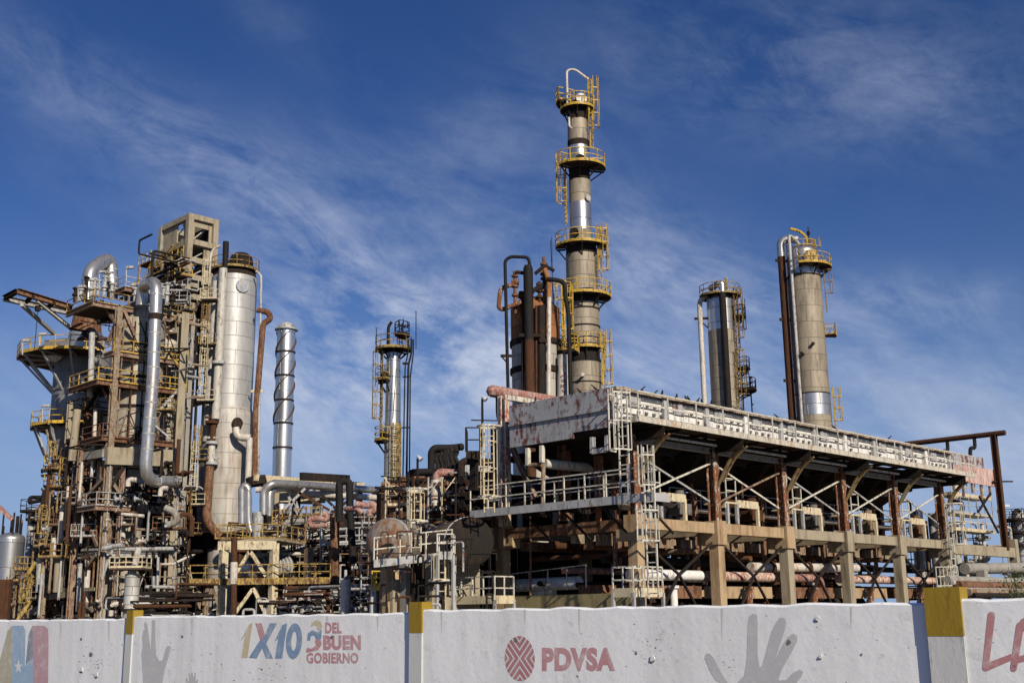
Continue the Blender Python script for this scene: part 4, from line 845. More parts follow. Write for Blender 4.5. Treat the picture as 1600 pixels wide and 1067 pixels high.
# --- the shorter dome-headed column
a = axis(1134, 630, 120); r = rad(21.5, a, 520)
t = T('distillation_tower', 'short domed column, silver above beige, with a black pipe down its middle', 'column', a)
ms = [BEI('domed_column_beige', r, pw=1.5, ph=1.3, stain=.3), SIL('domed_column_silver', r, pw=2.2, ph=1.6, stain=.05, grime=.2)]
shell(t, a, [(470, 518, r, r, 1), (518, 543, r, r, 0), (543, None, r * 1.01, r * 1.01, 0)], ms); head(t, a, r, zat(470, a), 1.0, ms[1]); cd = CAMD(a)
platform(t, a, r * .3, rad(31, a, 464), cd - 120, cd + 120, zat(463, a), 'yellow2'); 
for y, o, s in ((497, 38, 30), (578, 40, 26), (611, 48, 40)): platform(t, a, r, rad(o, a, y), cd + 60, cd + 60 + s * 1.6, zat(y, a), 'dark', brackets=True)
cladder(t, a, r, cd + 62, zat(560, a), zat(455, a), 'yellow2'); cladder(t, a, r, cd + 85, zat(545, a), zat(470, a), 'dark'); cladder(t, a, r, cd + 55, zat(650, a), zat(550, a), 'yellow2'); cladder(t, a, r, cd + 82, zat(650, a), zat(585, a), 'dark')
q = polar(a, r + .4, cd + 8); mb = MB(); mb.tube([polar(a, r * .7, cd - 60, zat(452, a)), polar(a, r + .3, cd - 5, zat(450, a)), Vector((q.x, q.y, zat(450, a))), Vector((q.x, q.y, zat(464, a)))], .36, n=12, fil=.6); t.part('overhead_elbow', mb, M['pipesilver'])
mb = MB(); mb.tube([Vector((q.x, q.y, zat(464, a))), Vector((q.x, q.y, 0))], .36, n=12); t.part('downcomer', mb, M['black'])
q = polar(a, r + .75, cd - 82); mb = MB(); mb.tube([Vector((q.x, q.y, 0)), Vector((q.x, q.y, zat(466, a))), polar(a, r * .5, cd - 60, zat(458, a))], .27, n=12, fil=.9); t.part('side_pipe', mb, M['pipewhite'])
mb = MB(); z = zat(497, a); mb.bar(polar(a, r, cd - 80, z), polar(a, r + 1.4, cd - 82, z), .12, .25); t.part('pipe_bracket', mb, M['dark']); mb = MB(); mb.bar(polar(a, r, cd - 78, zat(512, a)), polar(a, r + 1.0, cd - 82, z), .12); t.part('pipe_bracket', mb, M['dark'])
mb = MB(); p = P(1175, 640, 120); p.z = 0; mb.bar(p, Vector((p.x, p.y, zat(588, a))), .1)
for y in (592, 600, 634): z = zat(y, a); mb.bar(Vector((p.x, p.y, z)), polar(a, r + 1.4, cd + 80, z), .09)
t.part('scaffold_pole', mb, M['dark']); mb = MB(); z = zat(446, a); mb.bar(polar(a, .8, cd + 70, z - 2), polar(a, .8, cd + 70, zat(436, a)), .22); t.part('davit', mb, M['yellow2'])

# --- rust-topped vessel with black pipes
a = axis(838, 600, 85); r = rad(38.5, a, 540)
t = T('reactor_vessel', 'stout rust topped drum vessel with black pipes, left of the tallest column', 'vessel', a)
ms = [clad('rust_jacket', (.33, .13, .045), r, pw=1.3, ph=1.1, metal=.05, rough=.8, var=.4, stain=.45, sc_=(.06, .028, .015)), clad('pale_jacket', (.42, .39, .33), r, pw=1.0, ph=1.9, metal=.1, rough=.6, var=.2, stain=.4, sc_=(.12, .07, .04))]
shell(t, a, [(474, 484, r * .72, r * .98, 0), (484, 536, r, r, 0), (536, None, r * .98, r * .98, 1)], ms); head(t, a, r * .72, zat(474, a), .4, M['rust']); cd = CAMD(a)
for y in (538, 581): mb = MB(); z = zat(y, a); mb.lathe(a.x, a.y, [(r - .05, z - .22), (r + .1, z - .22), (r + .1, z + .2), (r - .05, z + .2)], 36); t.part('stiffening_ring', mb, M['dark'])
def vp(x, y, Y): return P(x, y, Y)
f0 = a.y - r - .5
def pipe(t, pts, rr, mm, Y=None, name='pipe', fil=None, n=10, **k): mb = MB(); mb.tube([P(*q) for q in pts], rr, n=n, fil=fil); return t.part(name, mb, M[mm], **k)
q = P(826, 480, f0)
mb = MB(); mb.m = 0; mb.cyl(Vector((q.x, q.y, zat(532, q))), Vector((q.x, q.y, zat(420, q))), rad(7.6, q, 480), n=16); mb.m = 1; mb.cyl(Vector((q.x, q.y, 0)), Vector((q.x, q.y, zat(532, q))), rad(7.6, q, 480), n=16); mb.m = 0; mb.lathe(q.x, q.y, [(.36, zat(420, q)), (.28, zat(415, q)), (.02, zat(413, q))], 16); t.part('main_downpipe', mb, [M['black'], M['rust']])
pipe(t, [(795, 660, f0), (789, 407, f0), (798, 401, f0), (826, 402, f0), (828, 416, f0)], .125, 'black', fil=.5); pipe(t, [(857, 660, f0), (858, 465, f0)], .17, 'pipewhite'); pipe(t, [(880, 660, f0 + 1), (880, 555, f0 + 1)], .42, 'pipewhite', n=14)
pipe(t, [(893, 660, f0), (888, 486, f0), (884, 470, f0), (882, 442, f0), (872, 438, f0), (855, 436, f0)], .17, 'black', fil=.6); pipe(t, [(858, 470, f0 + .2), (858, 440, f0 + .2), (851, 420, f0 + .2)], .2, 'rustorange')
pipe(t, [(803, 445, f0 + .4), (782, 449, f0 + .4), (779, 480, f0 + .4), (784, 484, f0 + .4), (815, 472, f0 + .4)], .17, 'flaky', fil=.5)
for (x, y0_, y1, s) in ((805, 470, 424, .22), (851, 466, 402, .24), (843, 470, 440, .2), (815, 475, 455, .18)):
    mb = MB(); q = P(x, y0_, f0 + .8); zt = zat(y1, q); z0_ = zat(y0_, q); mb.cyl(Vector((q.x, q.y, z0_ - 1)), Vector((q.x, q.y, zt)), s * .6, n=10)
    for f_ in (.15, .45, .8): zz = z0_ + (zt - z0_) * f_; mb.cyl(Vector((q.x, q.y, zz)), Vector((q.x, q.y, zz + .16)), s * 1.2, n=10)
    mb.cyl(Vector((q.x - .3, q.y, z0_ + (zt - z0_) * .62)), Vector((q.x + .3, q.y, z0_ + (zt - z0_) * .62)), s, n=10); t.part('relief_valve', mb, M['rustlight' if s > .2 else 'rust'])
for s_ in (((836, 428), (851, 415), (866, 423)), ((832, 455), (846, 450), (855, 436)), ((806, 425), (820, 427)), ((826, 470), (834, 452), (846, 446))): pipe(t, [(x, y, f0 + .6) for x, y in s_], .14, 'dark', fil=.3)
for x, mm, rr in ((817, 'dark', .12), (846, 'dark', .3), (838, 'rust', .10), (842, 'pipewhite', .08)): pipe(t, [(x, 660, f0 + .3), (x, 478, f0 + .3)], rr, mm, name='riser')
mb = MB(); z = zat(524, a); mb.bar(P(811, 524, f0), P(845, 524, f0), .2, .25); mb.bar(P(843, 532, f0), P(870, 532, f0), .2, .3); mb.bar(P(782, 556, f0), P(800, 556, f0), .15, .2); mb.bar(P(784, 557, f0), P(795, 570, f0), .1); t.part('pipe_bracket', mb, M['dark'])
pipe(t, [(864, 490, f0 + .2), (862, 370, f0 + 2)], .025, 'black', name='guy_wire'); pipe(t, [(866, 490, f0 + .2), (860, 375, f0 + 2)], .025, 'black', name='guy_wire')
platform(t, a, r, r + 1.4, cd + 62, cd + 88, zat(552, a), 'yellow'); cladder(t, a, r, cd + 72, zat(560, a), zat(452, a), 'yellow')
mb = MB()
for k in range(6): p = P(877 + .7 * (k % 3), 588 + 4 * k, f0 + .55); mb.bar(p, p + Vector((.3, 0, .22 * (-1) ** k)), .06, .1)
t.part('painted_red_marks', mb, M['pink'])

# --- slim silver column with yellow platforms
a = axis(612, 800, 100); r = rad(12.5, a, 600)
t = T('distillation_tower', 'slim silver column with yellow railed crown and dark risers on its right', 'column', a)
ms = [SIL('slim_silver', r, pw=1.4, ph=1.5, stain=.05, grime=.15), clad('slim_worn', (.46, .43, .37), r, pw=1.6, ph=1.4, metal=.5, rough=.4, stain=.3)]
shell(t, a, [(552, 662, r * .86, r * .98, 0), (662, None, r, r * 1.08, 1)], ms); head(t, a, r * .86, zat(552, a), .4, M['dark']); cd = CAMD(a)
platform(t, a, r * .5, rad(28, a, 545), cd - 130, cd + 130, zat(546, a), 'yellow2', rr=.04); platform(t, a, r * .3, rad(24, a, 520), cd + 20, cd + 150, zat(524, a), 'dark', brackets=False)
platform(t, a, r, rad(26, a, 595), cd - 110, cd - 30, zat(594, a), 'yellow2'); platform(t, a, r, rad(28, a, 688), cd - 110, cd - 35, zat(688, a), 'yellow')
cladder(t, a, r, cd - 75, zat(690, a), zat(550, a), 'yellow2'); cladder(t, a, r, cd + 15, zat(860, a), zat(664, a), 'yellow2'); cladder(t, a, r * .5, cd + 60, zat(546, a), zat(505, a), 'dark')
pipe(t, [(606, 545, 99.5), (607, 510, 99.5), (612, 503, 99.5)], .14, 'black', name='davit')
for x, x2, rr in ((633, 628, .06), (638, 634, .09), (641, 639, .06)): pipe(t, [(x2, 830, 99), (x, 570 if x != 641 else 588, 99), (x + 5, 552, 99), (x + 5, 530, 99)], rr, 'black', name='riser', fil=.5)
mb = MB(); mb.bar(P(629, 568, 99), P(640, 568, 99), .15, .2); mb.bar(P(629, 589, 99), P(642, 588, 99), .1, .12); mb.bar(P(626, 668, 99), P(640, 668, 99), .1, .12); t.part('pipe_bracket', mb, M['black'])
for x, y0_, y1 in ((650, 546, 486), (588, 550, 512), (630, 520, 498)): pipe(t, [(x, y0_, 99), (x, y1, 99)], .04, 'black', name='lamp_mast', n=6)
nozzle(t, a, r, cd - 50, zat(590, a), .3, .3, 'dark'); nozzle(t, a, r, cd - 50, zat(682, a), .3, .3, 'dark')
mb = MB(); q0 = zat(655, a); 
pipe(t, [(614, 654, 98.6), (619, 575, 98.6)], .04, 'dark', name='conduit', n=6)

# --- silver flue with spiral strakes
a = axis(440, 740, 130); r = rad(14.3, a, 600)
t = T('flue_stack', 'polished silver flue stack wrapped in spiral strakes, standing right of the big grey cylinder', 'stack', a)
ms = [clad('flue_silver', (.66, .655, .64), r, pw=4.0, ph=3.4, metal=.9, rough=.30, var=.12, seam=.6, stain=.12, sc_=(.2, .13, .08), grime=.12)]
shell(t, a, [(514, None, r, r, 0)], ms); head(t, a, r * .93, zat(513, a), .75, M['galv']); cd = CAMD(a)
rings(t, a, (551, 588, 626, 662, 700), r, .1); mb = MB(); z = zat(515, a); mb.lathe(a.x, a.y, [(r, z - .15), (r + .28, z - .1), (r + .28, z + .06), (r * .9, z + .12)], 28)
t.part('top_ring', mb, M['galv'])
z0_, z1 = zat(664, a), zat(520, a)
for k in range(3):
    mb = MB(); n = 70; vv = []
    for i in range(n + 1):
        f_ = i / n; an = k * 120 + f_ * 500 + 40; z = z0_ + (z1 - z0_) * f_
        for rr, dz in ((r - .02, 0), (r + .15, 0), (r + .15, .10), (r - .02, .10)): vv.append(polar(a, rr, an, z + dz))
    mb.add(vv, [(4 * i + j, 4 * i + (j + 1) % 4, 4 * i + 4 + (j + 1) % 4, 4 * i + 4 + j) for i in range(n) for j in range(4)]); t.part('spiral_strake', mb, M['rust'])

# --- big grey cylinder
a = axis(353, 740, 112); r1, r2 = rad(35, a, 520), rad(41, a, 760)
t = T('regenerator_vessel', 'big pale grey banded cylinder with a rust brown pipe bent down its front', 'vessel', a)
ms = [clad('big_cylinder_jacket', (.46, .45, .425), r1, pw=5.2, ph=1.45, metal=.35, rough=.45, var=.07, seam=.45, stain=.28, sc_=(.25, .16, .085)), clad('big_cylinder_lower', (.44, .415, .37), r2, pw=5.2, ph=1.45, metal=.2, rough=.5, var=.08, seam=.45, stain=.62, sc_=(.25, .15, .075), grime=.6), M['dark']]
shell(t, a, [(425, 436, r1 * .9, r1 * .98, 2), (436, 640, r1, r1, 0), (640, 652, r1, r2, 1), (652, 834, r2, r2, 1), (834, 858, r2, r2 * .62, 2), (858, None, r2 * .55, r2 * .55, 1)], ms); head(t, a, r1 * .9, zat(425, a), 1.0, M['dark']); cd = CAMD(a)
platform(t, a, r1 * .4, r1 * 1.06, cd - 120, cd + 95, zat(424, a), 'yellow2', brackets=False)
mb = MB(); q = P(377, 406, 111.2); mb.lathe(q.x, q.y, [(1.2, q.z - .9), (1.2, q.z - .2), (1.05, q.z + .3), (.65, q.z + .62), (.02, q.z + .75)], 24); t.part('top_hood', mb, M['dark'])
M['jacketpale'] = paint('pale_pipe_jacket', (.46, .44, .39), .24, RUST2, rough=.5)
f0 = a.y - r2 - .5
q = P(337, 640, f0); pipe(t, [(352, 420, f0 + .8), (353, 378, f0 + .8)], .30, 'black', name='vent_stack', n=14); pipe(t, [(337, 655, f0), (349, 420, f0 + .5)], .42, 'jacketpale', name='overhead_pipe', n=14)
pipe(t, [(331, 694, f0), (334, 655, f0)], .3, 'rust', name='overhead_pipe', n=14); pipe(t, [(330, 728, f0), (331, 690, f0)], .34, 'pipewhite', name='slide_valve', n=14)
for y in (660, 692, 724, 567): c = P(331 if y > 600 else 341, y, f0); mb = MB(); mb.cyl(c - Z * .12, c + Z * .14, .62, n=14); mb.box((c.x, c.y - .1, c.z + (.5 if y > 600 else .1)), (1.3, .3, .2)); t.part('flange', mb, M['grey' if y != 660 else 'rust'])
pipe(t, [(328, 728, f0), (322, 815, f0), (343, 838, f0 + .5)], .42, 'rustlight', name='transfer_pipe', n=14, fil=.9, label='rust brown bent transfer pipe'); pipe(t, [(339, 440, f0 + 1.4), (324, 690, f0 + 1.4)], .48, 'jacketpale', name='side_pipe')
pipe(t, [(345, 384, f0 + .8), (334, 388, f0 + .8), (329, 400, f0 + .8), (327, 430, f0 + .8)], .12, 'pipewhite', name='vent_pipe', fil=.6); pipe(t, [(403, 760, f0 + 1.5), (408, 430, f0 + 1.5), (400, 424, f0 + 1.5)], .13, 'galv', name='side_riser')
pipe(t, [(397, 760, f0 + 1.5), (400, 640, f0 + 1.5), (411, 505, f0 + 1.5), (423, 499, f0 + 1.5), (420, 488, f0 + 1.5), (402, 484, f0 + 1.5)], .30, 'rustlight', name='side_downpipe', fil=.5, n=12)
pipe(t, [(368, 668, f0), (371, 683, f0), (391, 684, f0)], .36, 'pipewhite', name='elbow_nozzle', n=12, fil=.8); pipe(t, [(390, 684, f0), (387, 765, f0)], .30, 'pipewhite', name='side_pipe', n=12); nozzle(t, a, r2, cd + 18, zat(667, a), .2, .4, 'dark', 'nozzle'); nozzle(t, a, r1, cd + 20, zat(455, a), .03, .5, 'pipesilver', 'blind_port')
mb = MB(); mb.bar(P(392, 611, f0 + 1.5), P(412, 611, f0 + 1.5), .12, .25); t.part('pipe_bracket', mb, M['cream'])
# caged ladder tower up the left of the big cylinder
tt = T('ladder_tower', 'narrow yellow caged ladder run with small landings, left of the big grey cylinder', 'ladder', axis(310, 800, f0 - .3)); la = axis(306, 800, f0 - .3); o_ = Vector((.2, -1, 0))
segs = [(322, 470, 405), (320, 540, 476), (318, 628, 505), (308, 720, 665), (303, 790, 690), (293, 835, 758), (285, 935, 840)]
for k, (x, yb, yt_) in enumerate(segs):
    p = P(x, (yb + yt_) / 2, f0 - .3); z0_, z1 = zat(yb, p), zat(yt_, p); mb = MB(); mb.ladder(p, z0_, z1, o_, .5, .05); l = tt.part('ladder', mb, M['yellow2' if k % 2 else 'cream']); mb = MB(); mb.cage(p, z0_ + 1.5, z1, o_, .8, .04); tt.part('ladder_cage', mb, M['yellow2' if k % 2 else 'cream'], l)
    c = P(x + 6, yb, f0); mb = MB(); mb.box((c.x, c.y, c.z), (1.5, 1.3, .1)); d = tt.part('landing', mb, M['deckdark']); mb = MB(); mb.rail([c + Vector((-.8, .7, .06)), c + Vector((-.8, -.7, .06)), c + Vector((.8, -.7, .06)), c + Vector((.8, .7, .06))], 1.0, 1, .04); tt.part('handrail', mb, M['yellow2' if k % 2 else 'cream'], d)
for x0, x1 in ((303, 288), (296, 278)): mb = MB(); q = P(x0, 700, f0 - .1); mb.bar(Vector((q.x, q.y, 0)), Vector((q.x, q.y, zat(500, q))), .2); tt.part('ladder_post', mb, M['dark'])
# ------------------------------------------------------------------ catalytic cracker at the left
def proj(p):
    q = CR.transposed() @ (Vector(p) - EYE); return 800 + F * q.x / -q.z, 533.5 - F * q.y / -q.z
def along(c, d, px):
    lo, hi = 0.0, 60.0; s0 = proj(c)[0]; sg = 1 if proj(c + d * 5)[0] > s0 else -1
    for _ in range(40):
        m = (lo + hi) / 2
        if (proj(c + d * m)[0] - px) * sg < 0: lo = m
        else: hi = m
    return c + d * ((lo + hi) / 2)
K = axis(170, 720, 100)
def HR(px, py, o=0): return hit(px, py, K - U * o, U)     # right-hand face of the frame (o metres in front of it)
def HLf(px, py, o=0): return hit(px, py, K - V * o, V)    # left-hand face
fr = T('steel_frame', 'tall rusty steel frame with yellow railed decks standing in front of the left hand vessels', 'steel frame', K); t = fr
def post(px, py, top, mm, face, w_=.55, o=0, bot=None):
    c = (HR if face else HLf)(px, py, o); c.z = 0; mb = MB(); z0_ = 0 if bot is None else zat(bot, c)
    mb.ib(c + Z * z0_, c + Z * zat(top, c), w_, w_, U, .07); return t.part('post', mb, M[mm])
post(170, 720, 480, 'beigepost', 0, .52); post(118, 830, 700, 'steelred', 0, .46, .6); post(74, 850, 742, 'steelred', 0, .42, .8); post(100, 770, 625, 'concpale', 0, .5, -1.5); post(186, 820, 730, 'steelred', 1, .36)
post(276, 700, 490, 'concpale', 1, .75); post(290, 700, 492, 'concgrey', 1, .4, -2); post(150, 760, 640, 'rustlight', 0, .3, -1); post(204, 600, 500, 'dark', 1, .3, -1); post(88, 830, 770, 'beigepost', 0, .3, -2); post(240, 850, 800, 'dark', 1, .3); post(133, 870, 790, 'dark', 0, .3, -2); post(228, 780, 690, 'dark', 1, .4, -3); post(136, 660, 610, 'rustlight', 0, .5, -2); post(60, 900, 850, 'rustlight', 0, .4, -3)
def mem(x0, y0_, x1, y1, mm='beigepost', w_=.3, o=.1):
    f = lambda x, y: HR(x, y, o) if x > 170 else HLf(x, y, o)
    mb = MB(); mb.ib(f(x0, y0_), f(x1, y1), w_, w_, U if x0 > 170 else V, .05); t.part('brace' if abs(y1 - y0_) > 8 else 'girt', mb, M[mm])
for q in [(130, 731, 169, 698, 'beigepost'), (130, 782, 162, 748, 'beigepost'), (127, 789, 153, 853, 'steelred'), (116, 914, 152, 866, 'beigepost'), (73, 920, 108, 866, 'concpale'), (84, 795, 108, 856, 'steelred'), (84, 789, 121, 755, 'concpale'),
          (95, 741, 135, 687, 'rustlight', .6), (175, 704, 192, 731), (174, 752, 187, 772), (111, 924, 147, 954, 'concpale'), (40, 967, 76, 944, 'concpale', .7), (168, 539, 190, 482, 'beigepost'), (210, 524, 192, 482, 'steelred'), (156, 590, 168, 620, 'rustlight'),
          (172, 600, 184, 640, 'beigepost'), (200, 720, 172, 760, 'dark'), (178, 850, 158, 905, 'galv', .2), (172, 905, 190, 880, 'dark', .2), (70, 922, 150, 920, 'concpale'), (128, 859, 155, 858, 'galv', .2), (86, 796, 168, 790, 'steelred'), (172, 791, 287, 794, 'steelred', .35), (128, 788, 165, 786, 'rustlight', .2),
          (95, 747, 190, 745, 'galv', .18), (160, 857, 280, 860, 'galv', .3), (98, 963, 140, 961, 'concpale', .25), (73, 960, 100, 905, 'rustlight', .2), (245, 700, 275, 745, 'beigepost', .25), (62, 935, 110, 928, 'concpale', .5), (250, 640, 285, 600, 'galv', .2), (135, 640, 160, 600, 'dark', .3), (236, 660, 262, 682, 'galv', .18),
          (225, 560, 255, 600, 'beigepost', .2), (200, 690, 240, 655, 'dark', .25), (158, 470, 182, 505, 'steelred', .3), (130, 520, 160, 545, 'dark', .3), (265, 550, 280, 575, 'yellow2', .25)]: mem(*q)
def deck(px, py, Y, xl, xr, mm, rail='yellow', names='deck', th=.28, hr=1.15, lab=None):
    c = P(px, py, Y); l = along(c, U, xl); r_ = along(c, V, xr); b = l + (r_ - c)
    mb = MB(); mb.prism([c, l, b, r_], Z * -.12); d = t.part('deck', mb, M['deckdark'])
    mb = MB()
    for p, q in ((l, c), (c, r_)): mb.ib(p - Z * .2, q - Z * .2, .3, .42)
    t.part('edge_beam', mb, M[mm], d)
    n = int((r_ - c).length / 2.5)
    mb = MB()
    for k in range(1, n): p = c.lerp(r_, k / n); mb.ib(p - Z * .3, p + (l - c) - Z * .3, .2, .3)
    t.part('joists', mb, M['dark'], d)
    mb = MB(); mb.rail([l, c, r_], hr, 1.7, .05, 1, .2); t.part('handrail', mb, M[rail], d)
    return c, l, r_
deck(146, 471, 99, 104, 302, 'steelred', 'yellow2'); deck(178, 548, 99.8, 163, 293, 'steelred'); deck(153, 593, 98.8, 108, 291, 'rustlight'); deck(160, 681, 99.6, 128, 271, 'rustlight', 'rustlight'); deck(150, 789, 99, 118, 287, 'steelred', 'galv'); deck(160, 862, 100, 120, 250, 'galv', 'rustlight')
# upper partial deck with grey rails and masts
c, l, r_ = deck(196, 448, 101, 180, 262, 'steelred', 'galv', hr=1.0)
for x, y0_, y1 in ((197, 440, 418), (122, 470, 448), (155, 455, 425), (61, 540, 522), (35, 555, 532), (66, 660, 634), (164, 440, 426)):
    mb = MB(); p = P(x, y0_, 98); q = P(x, y1, 98); mb.bar(p, q, .09); mb.bar(q, q + Vector((.5, 0, .05)), .12); mb.box((q.x + .4, q.y, q.z), (.6, .35, .2)); t.part('lamp_mast', mb, M['galv'])
# --- vessels
a = axis(125, 640, 116); r = rad(43, a, 640)
rg = T('cracker_vessel', 'dark grey hopper bottomed vessel with an eight sided yellow railed deck at far left', 'vessel', a)
ms = [clad('hopper_grey', (.24, .235, .23), r, pw=3, ph=2.4, metal=.3, rough=.5, stain=.3), clad('hopper_silver', (.42, .42, .42), r, pw=2.4, ph=1.6, metal=.7, rough=.35, stain=.2), M['rustlight']]
shell(rg, a, [(500, 522, r * .50, r * .56, 2), (522, 556, r * .60, r * .60, 1), (556, 590, r * .95, r, 0), (590, 688, r, r, 0), (688, 765, r, r * .4, 0), (765, None, r * .4, r * .4, 0)], ms); head(rg, a, r * .5, zat(500, a), 1.4, M['rustlight']); cd = CAMD(a)
def octdeck(t, a, r, ro, z, e0, e1, mm='yellow'):
    pts = [polar(a, ro, e0 + (e1 - e0) * i / 6, z) for i in range(7)]; ins = [polar(a, r, e0 + (e1 - e0) * i / 6, z) for i in range(7)]
    mb = MB()
    for i in range(6): mb.prism([ins[i], pts[i], pts[i + 1], ins[i + 1]], Z * -.14)
    d = t.part('platform', mb, M['rust']); mb = MB(); mb.rail(pts, 1.15, 1.6, .05, 1, 0)
    for i in range(6): mb.bar(pts[i] - Z * .1, pts[i + 1] - Z * .1, .1, .3)
    t.part('handrail', mb, M[mm], d)
    for i in range(7): mb = MB(); mb.bar(polar(a, r, e0 + (e1 - e0) * i / 6, z - .25), pts[i] - Z * .25, .15, .22); mb.bar(polar(a, r, e0 + (e1 - e0) * i / 6, z - 3.6), polar(a, ro - .4, e0 + (e1 - e0) * i / 6, z - .3), .2); t.part('platform_bracket', mb, M['grey'], d)
octdeck(rg, a, r, rad(97, a, 560), zat(562, a), cd - 150, cd + 15); octdeck(rg, a, r, rad(72, a, 668), zat(668, a), cd - 170, cd + 30)
a2 = axis(96, 545, 113)
dr = T('hood_drum', 'short silver drum standing on the eight sided deck at far left', 'drum', Vector((a2.x, a2.y, zat(560, a2))))
mb = MB(); p, q = P(82, 548, 113), P(104, 545, 117); mb.cyl(p, q, 1.15, n=20); mb.lathe(p.x, p.y, [(.01, p.z - .01), (.02, p.z)], 6) if 0 else None; dr.part('shell', mb, M['pipesilver']); mb = MB(); mb.box((P(92, 558, 114.5).x, 114.5, P(92, 558, 114.5).z), (1.4, 1, 1.0)); dr.part('saddle', mb, M['grey'])
a = axis(216, 560, 104); r = rad(39, a, 560)
vv_ = T('stripper_vessel', 'beige domed reactor vessel inside the steel frame behind the long silver pipe', 'vessel', a)
ms = [clad('reactor_beige', (.40, .35, .27), r, pw=2.4, ph=1.7, metal=.15, rough=.55, stain=.38, var=.18, sc_=(.2, .12, .06))]
shell(vv_, a, [(505, 600, r, r, 0), (600, 735, r * .98, r * .98, 0), (735, None, r * .55, r * .55, 0)], ms); head(vv_, a, r, zat(505, a), 2.0, ms[0]); rings(vv_, a, (545, 595, 640), r, .12)
a3 = axis(262, 560, 114); r3 = rad(28, a3, 560)
v3 = T('cyclone_vessel', 'grey cone bottomed vessel half hidden behind the concrete posts', 'vessel', a3)
ms3 = [clad('cyclone_grey', (.36, .33, .27), r3, pw=2, ph=1.6, metal=.2, rough=.55, stain=.4)]
shell(v3, a3, [(500, 560, r3 * .6, r3, 0), (560, 690, r3, r3, 0), (690, 760, r3, r3 * .3, 0), (760, None, r3 * .3, r3 * .3, 0)], ms3)
mb = MB(); mb.bar(HR(166, 712, .3), HR(268, 716, .3), .5, 1.5); t.part('ring_beam', mb, M['concpale'], label='thick pale concrete ring beam')
mb = MB(); mb.bar(HLf(120, 715, .3), HLf(164, 708, .3), .5, .7); t.part('ring_beam', mb, M['concgrey'])
a4 = axis(182, 750, 104); r4 = rad(30, a4, 750)
v4 = T('hopper_vessel', 'pale lower drum hanging beneath the concrete ring beam', 'vessel', a4); shell(v4, a4, [(722, 758, r4, r4, 0), (758, 790, r4, r4 * .4, 0), (790, None, r4 * .35, r4 * .35, 0)], [clad('lower_pale', (.42, .39, .31), r4, pw=2, ph=1.6, metal=.1, rough=.6, stain=.35)])
# --- the large silver overhead pipes
def bigpipe(lab, pts, rr, bands, mm='pipesilver', fil=None):
    tt = T('overhead_pipe', lab, 'pipe', P(*pts[0])); mb = MB(); mb.tube([P(*q) for q in pts], rr, n=20, fil=fil, k=8); tt.part('pipe_body', mb, M[mm]); 
    for (i, f_) in bands:
        A, B = P(*pts[i]), P(*pts[i + 1]); c = A.lerp(B, f_); d = (B - A).normalized(); mb = MB(); mb.cyl(c - d * .05, c + d * .05, rr * 1.05, n=20); tt.part('jacket_band', mb, M['grey'])
bigpipe('fat silver pipe arched like an upside down U on top of the left structure', [(137, 470, 104), (140, 424, 104), (156, 411, 105.5), (172, 405, 107), (175, 450, 107)], .66, [(0, .3), (0, .7), (3, .4), (3, .7)], fil=2.2)
bigpipe('long silver pipe dropping down the front of the frame and curving right at its foot', [(221, 478, 101), (223, 448, 101), (245, 438, 98), (239, 590, 98), (226, 751, 98), (275, 753, 101)], .52, [(2, .15), (2, .35), (2, .55), (2, .75), (2, .9), (3, .1), (3, .25), (3, .4), (3, .55), (3, .7), (4, .4)], fil=1.5)
mb = MB(); c = P(243, 495, 98); mb.cyl(c - Z * .25, c + Z * .25, .6, n=20); single('pipe_clamp', mb, M['dark'], 'dark clamp ring round the upper part of the long silver pipe', 'clamp', loc=c)
# --- gantry jib
jb = T('hoist_gantry', 'triangular steel hoist jib sticking out left from the top deck', 'jib', P(112, 485, 103))
for q, mm, w_ in (((27, 455, 100, 113, 481, 104), 'rustlight', .5), ((6, 466, 101, 112, 489, 106), 'galv', .5), ((6, 466, 101, 27, 455, 100), 'dark', .4), ((40, 473, 101.5, 52, 461, 101), 'dark', .3), ((75, 481, 103, 85, 471, 102.5), 'dark', .3)):
    mb = MB(); mb.ib(P(*q[:3]), P(*q[3:]), w_, w_); jb.part('beam', mb, M[mm])
for q, mm in (((58, 470, 101.5, 112, 514, 106), 'railwhite'), ((34, 476, 101, 84, 521, 110), 'grey')): mb = MB(); mb.bar(P(*q[:3]), P(*q[3:]), .3); jb.part('strut', mb, M[mm])
mb = MB(); mb.bar(P(59, 478, 102), P(59, 486, 102), .4); mb.bar(P(59, 486, 102), P(54, 545, 102), .05); jb.part('hoist', mb, M['dark'])
# --- concrete lift tower
Kt = axis(294, 400, 118); zt = zat(334, Kt)
lt = T('lift_tower', 'gutted concrete tower with broken openings topping the left structure', 'tower', Kt); t = lt
pr = along(Kt + Z * (zt - 5), V, 333); lv = (pr - Kt - Z * (zt - 5)).length; plf = along(Kt + Z * (zt - 5), U, 250); lu = (plf - Kt - Z * (zt - 5)).length
def TW(u, v, z): return Kt + U * (u * lu) + V * (v * lv) + Z * z
zr = lambda y: zat(y, Kt)
for u in (0, 1):
    for v in (0, 1):
        mb = MB(); mb.bar(TW(u, v, 0), TW(u, v, zt - .02), .62, .62, U); t.part('corner_column', mb, M['concpale' if u == 0 else 'concgrey'])
lev = [338, 377, 405, 432, 462, 500, 560, 620]
for i, y in enumerate(lev):
    z = zr(y); mb = MB()
    mb.bar(TW(0, .07, z), TW(0, .93, z), .5, .6); mb.bar(TW(.07, 0, z), TW(.93, 0, z), .5, .6); mb.bar(TW(1, .07, z), TW(1, .93, z), .5, .6); mb.bar(TW(.07, 1, z), TW(.93, 1, z), .5, .6); t.part('floor_beam', mb, M['concpale'])
    if i in (1, 3, 5): mb = MB(); mb.prism([TW(.08, .4, z), TW(.92, .4, z), TW(.92, .92, z), TW(.08, .92, z)], Z * .15); t.part('floor_slab', mb, M['concgrey'])
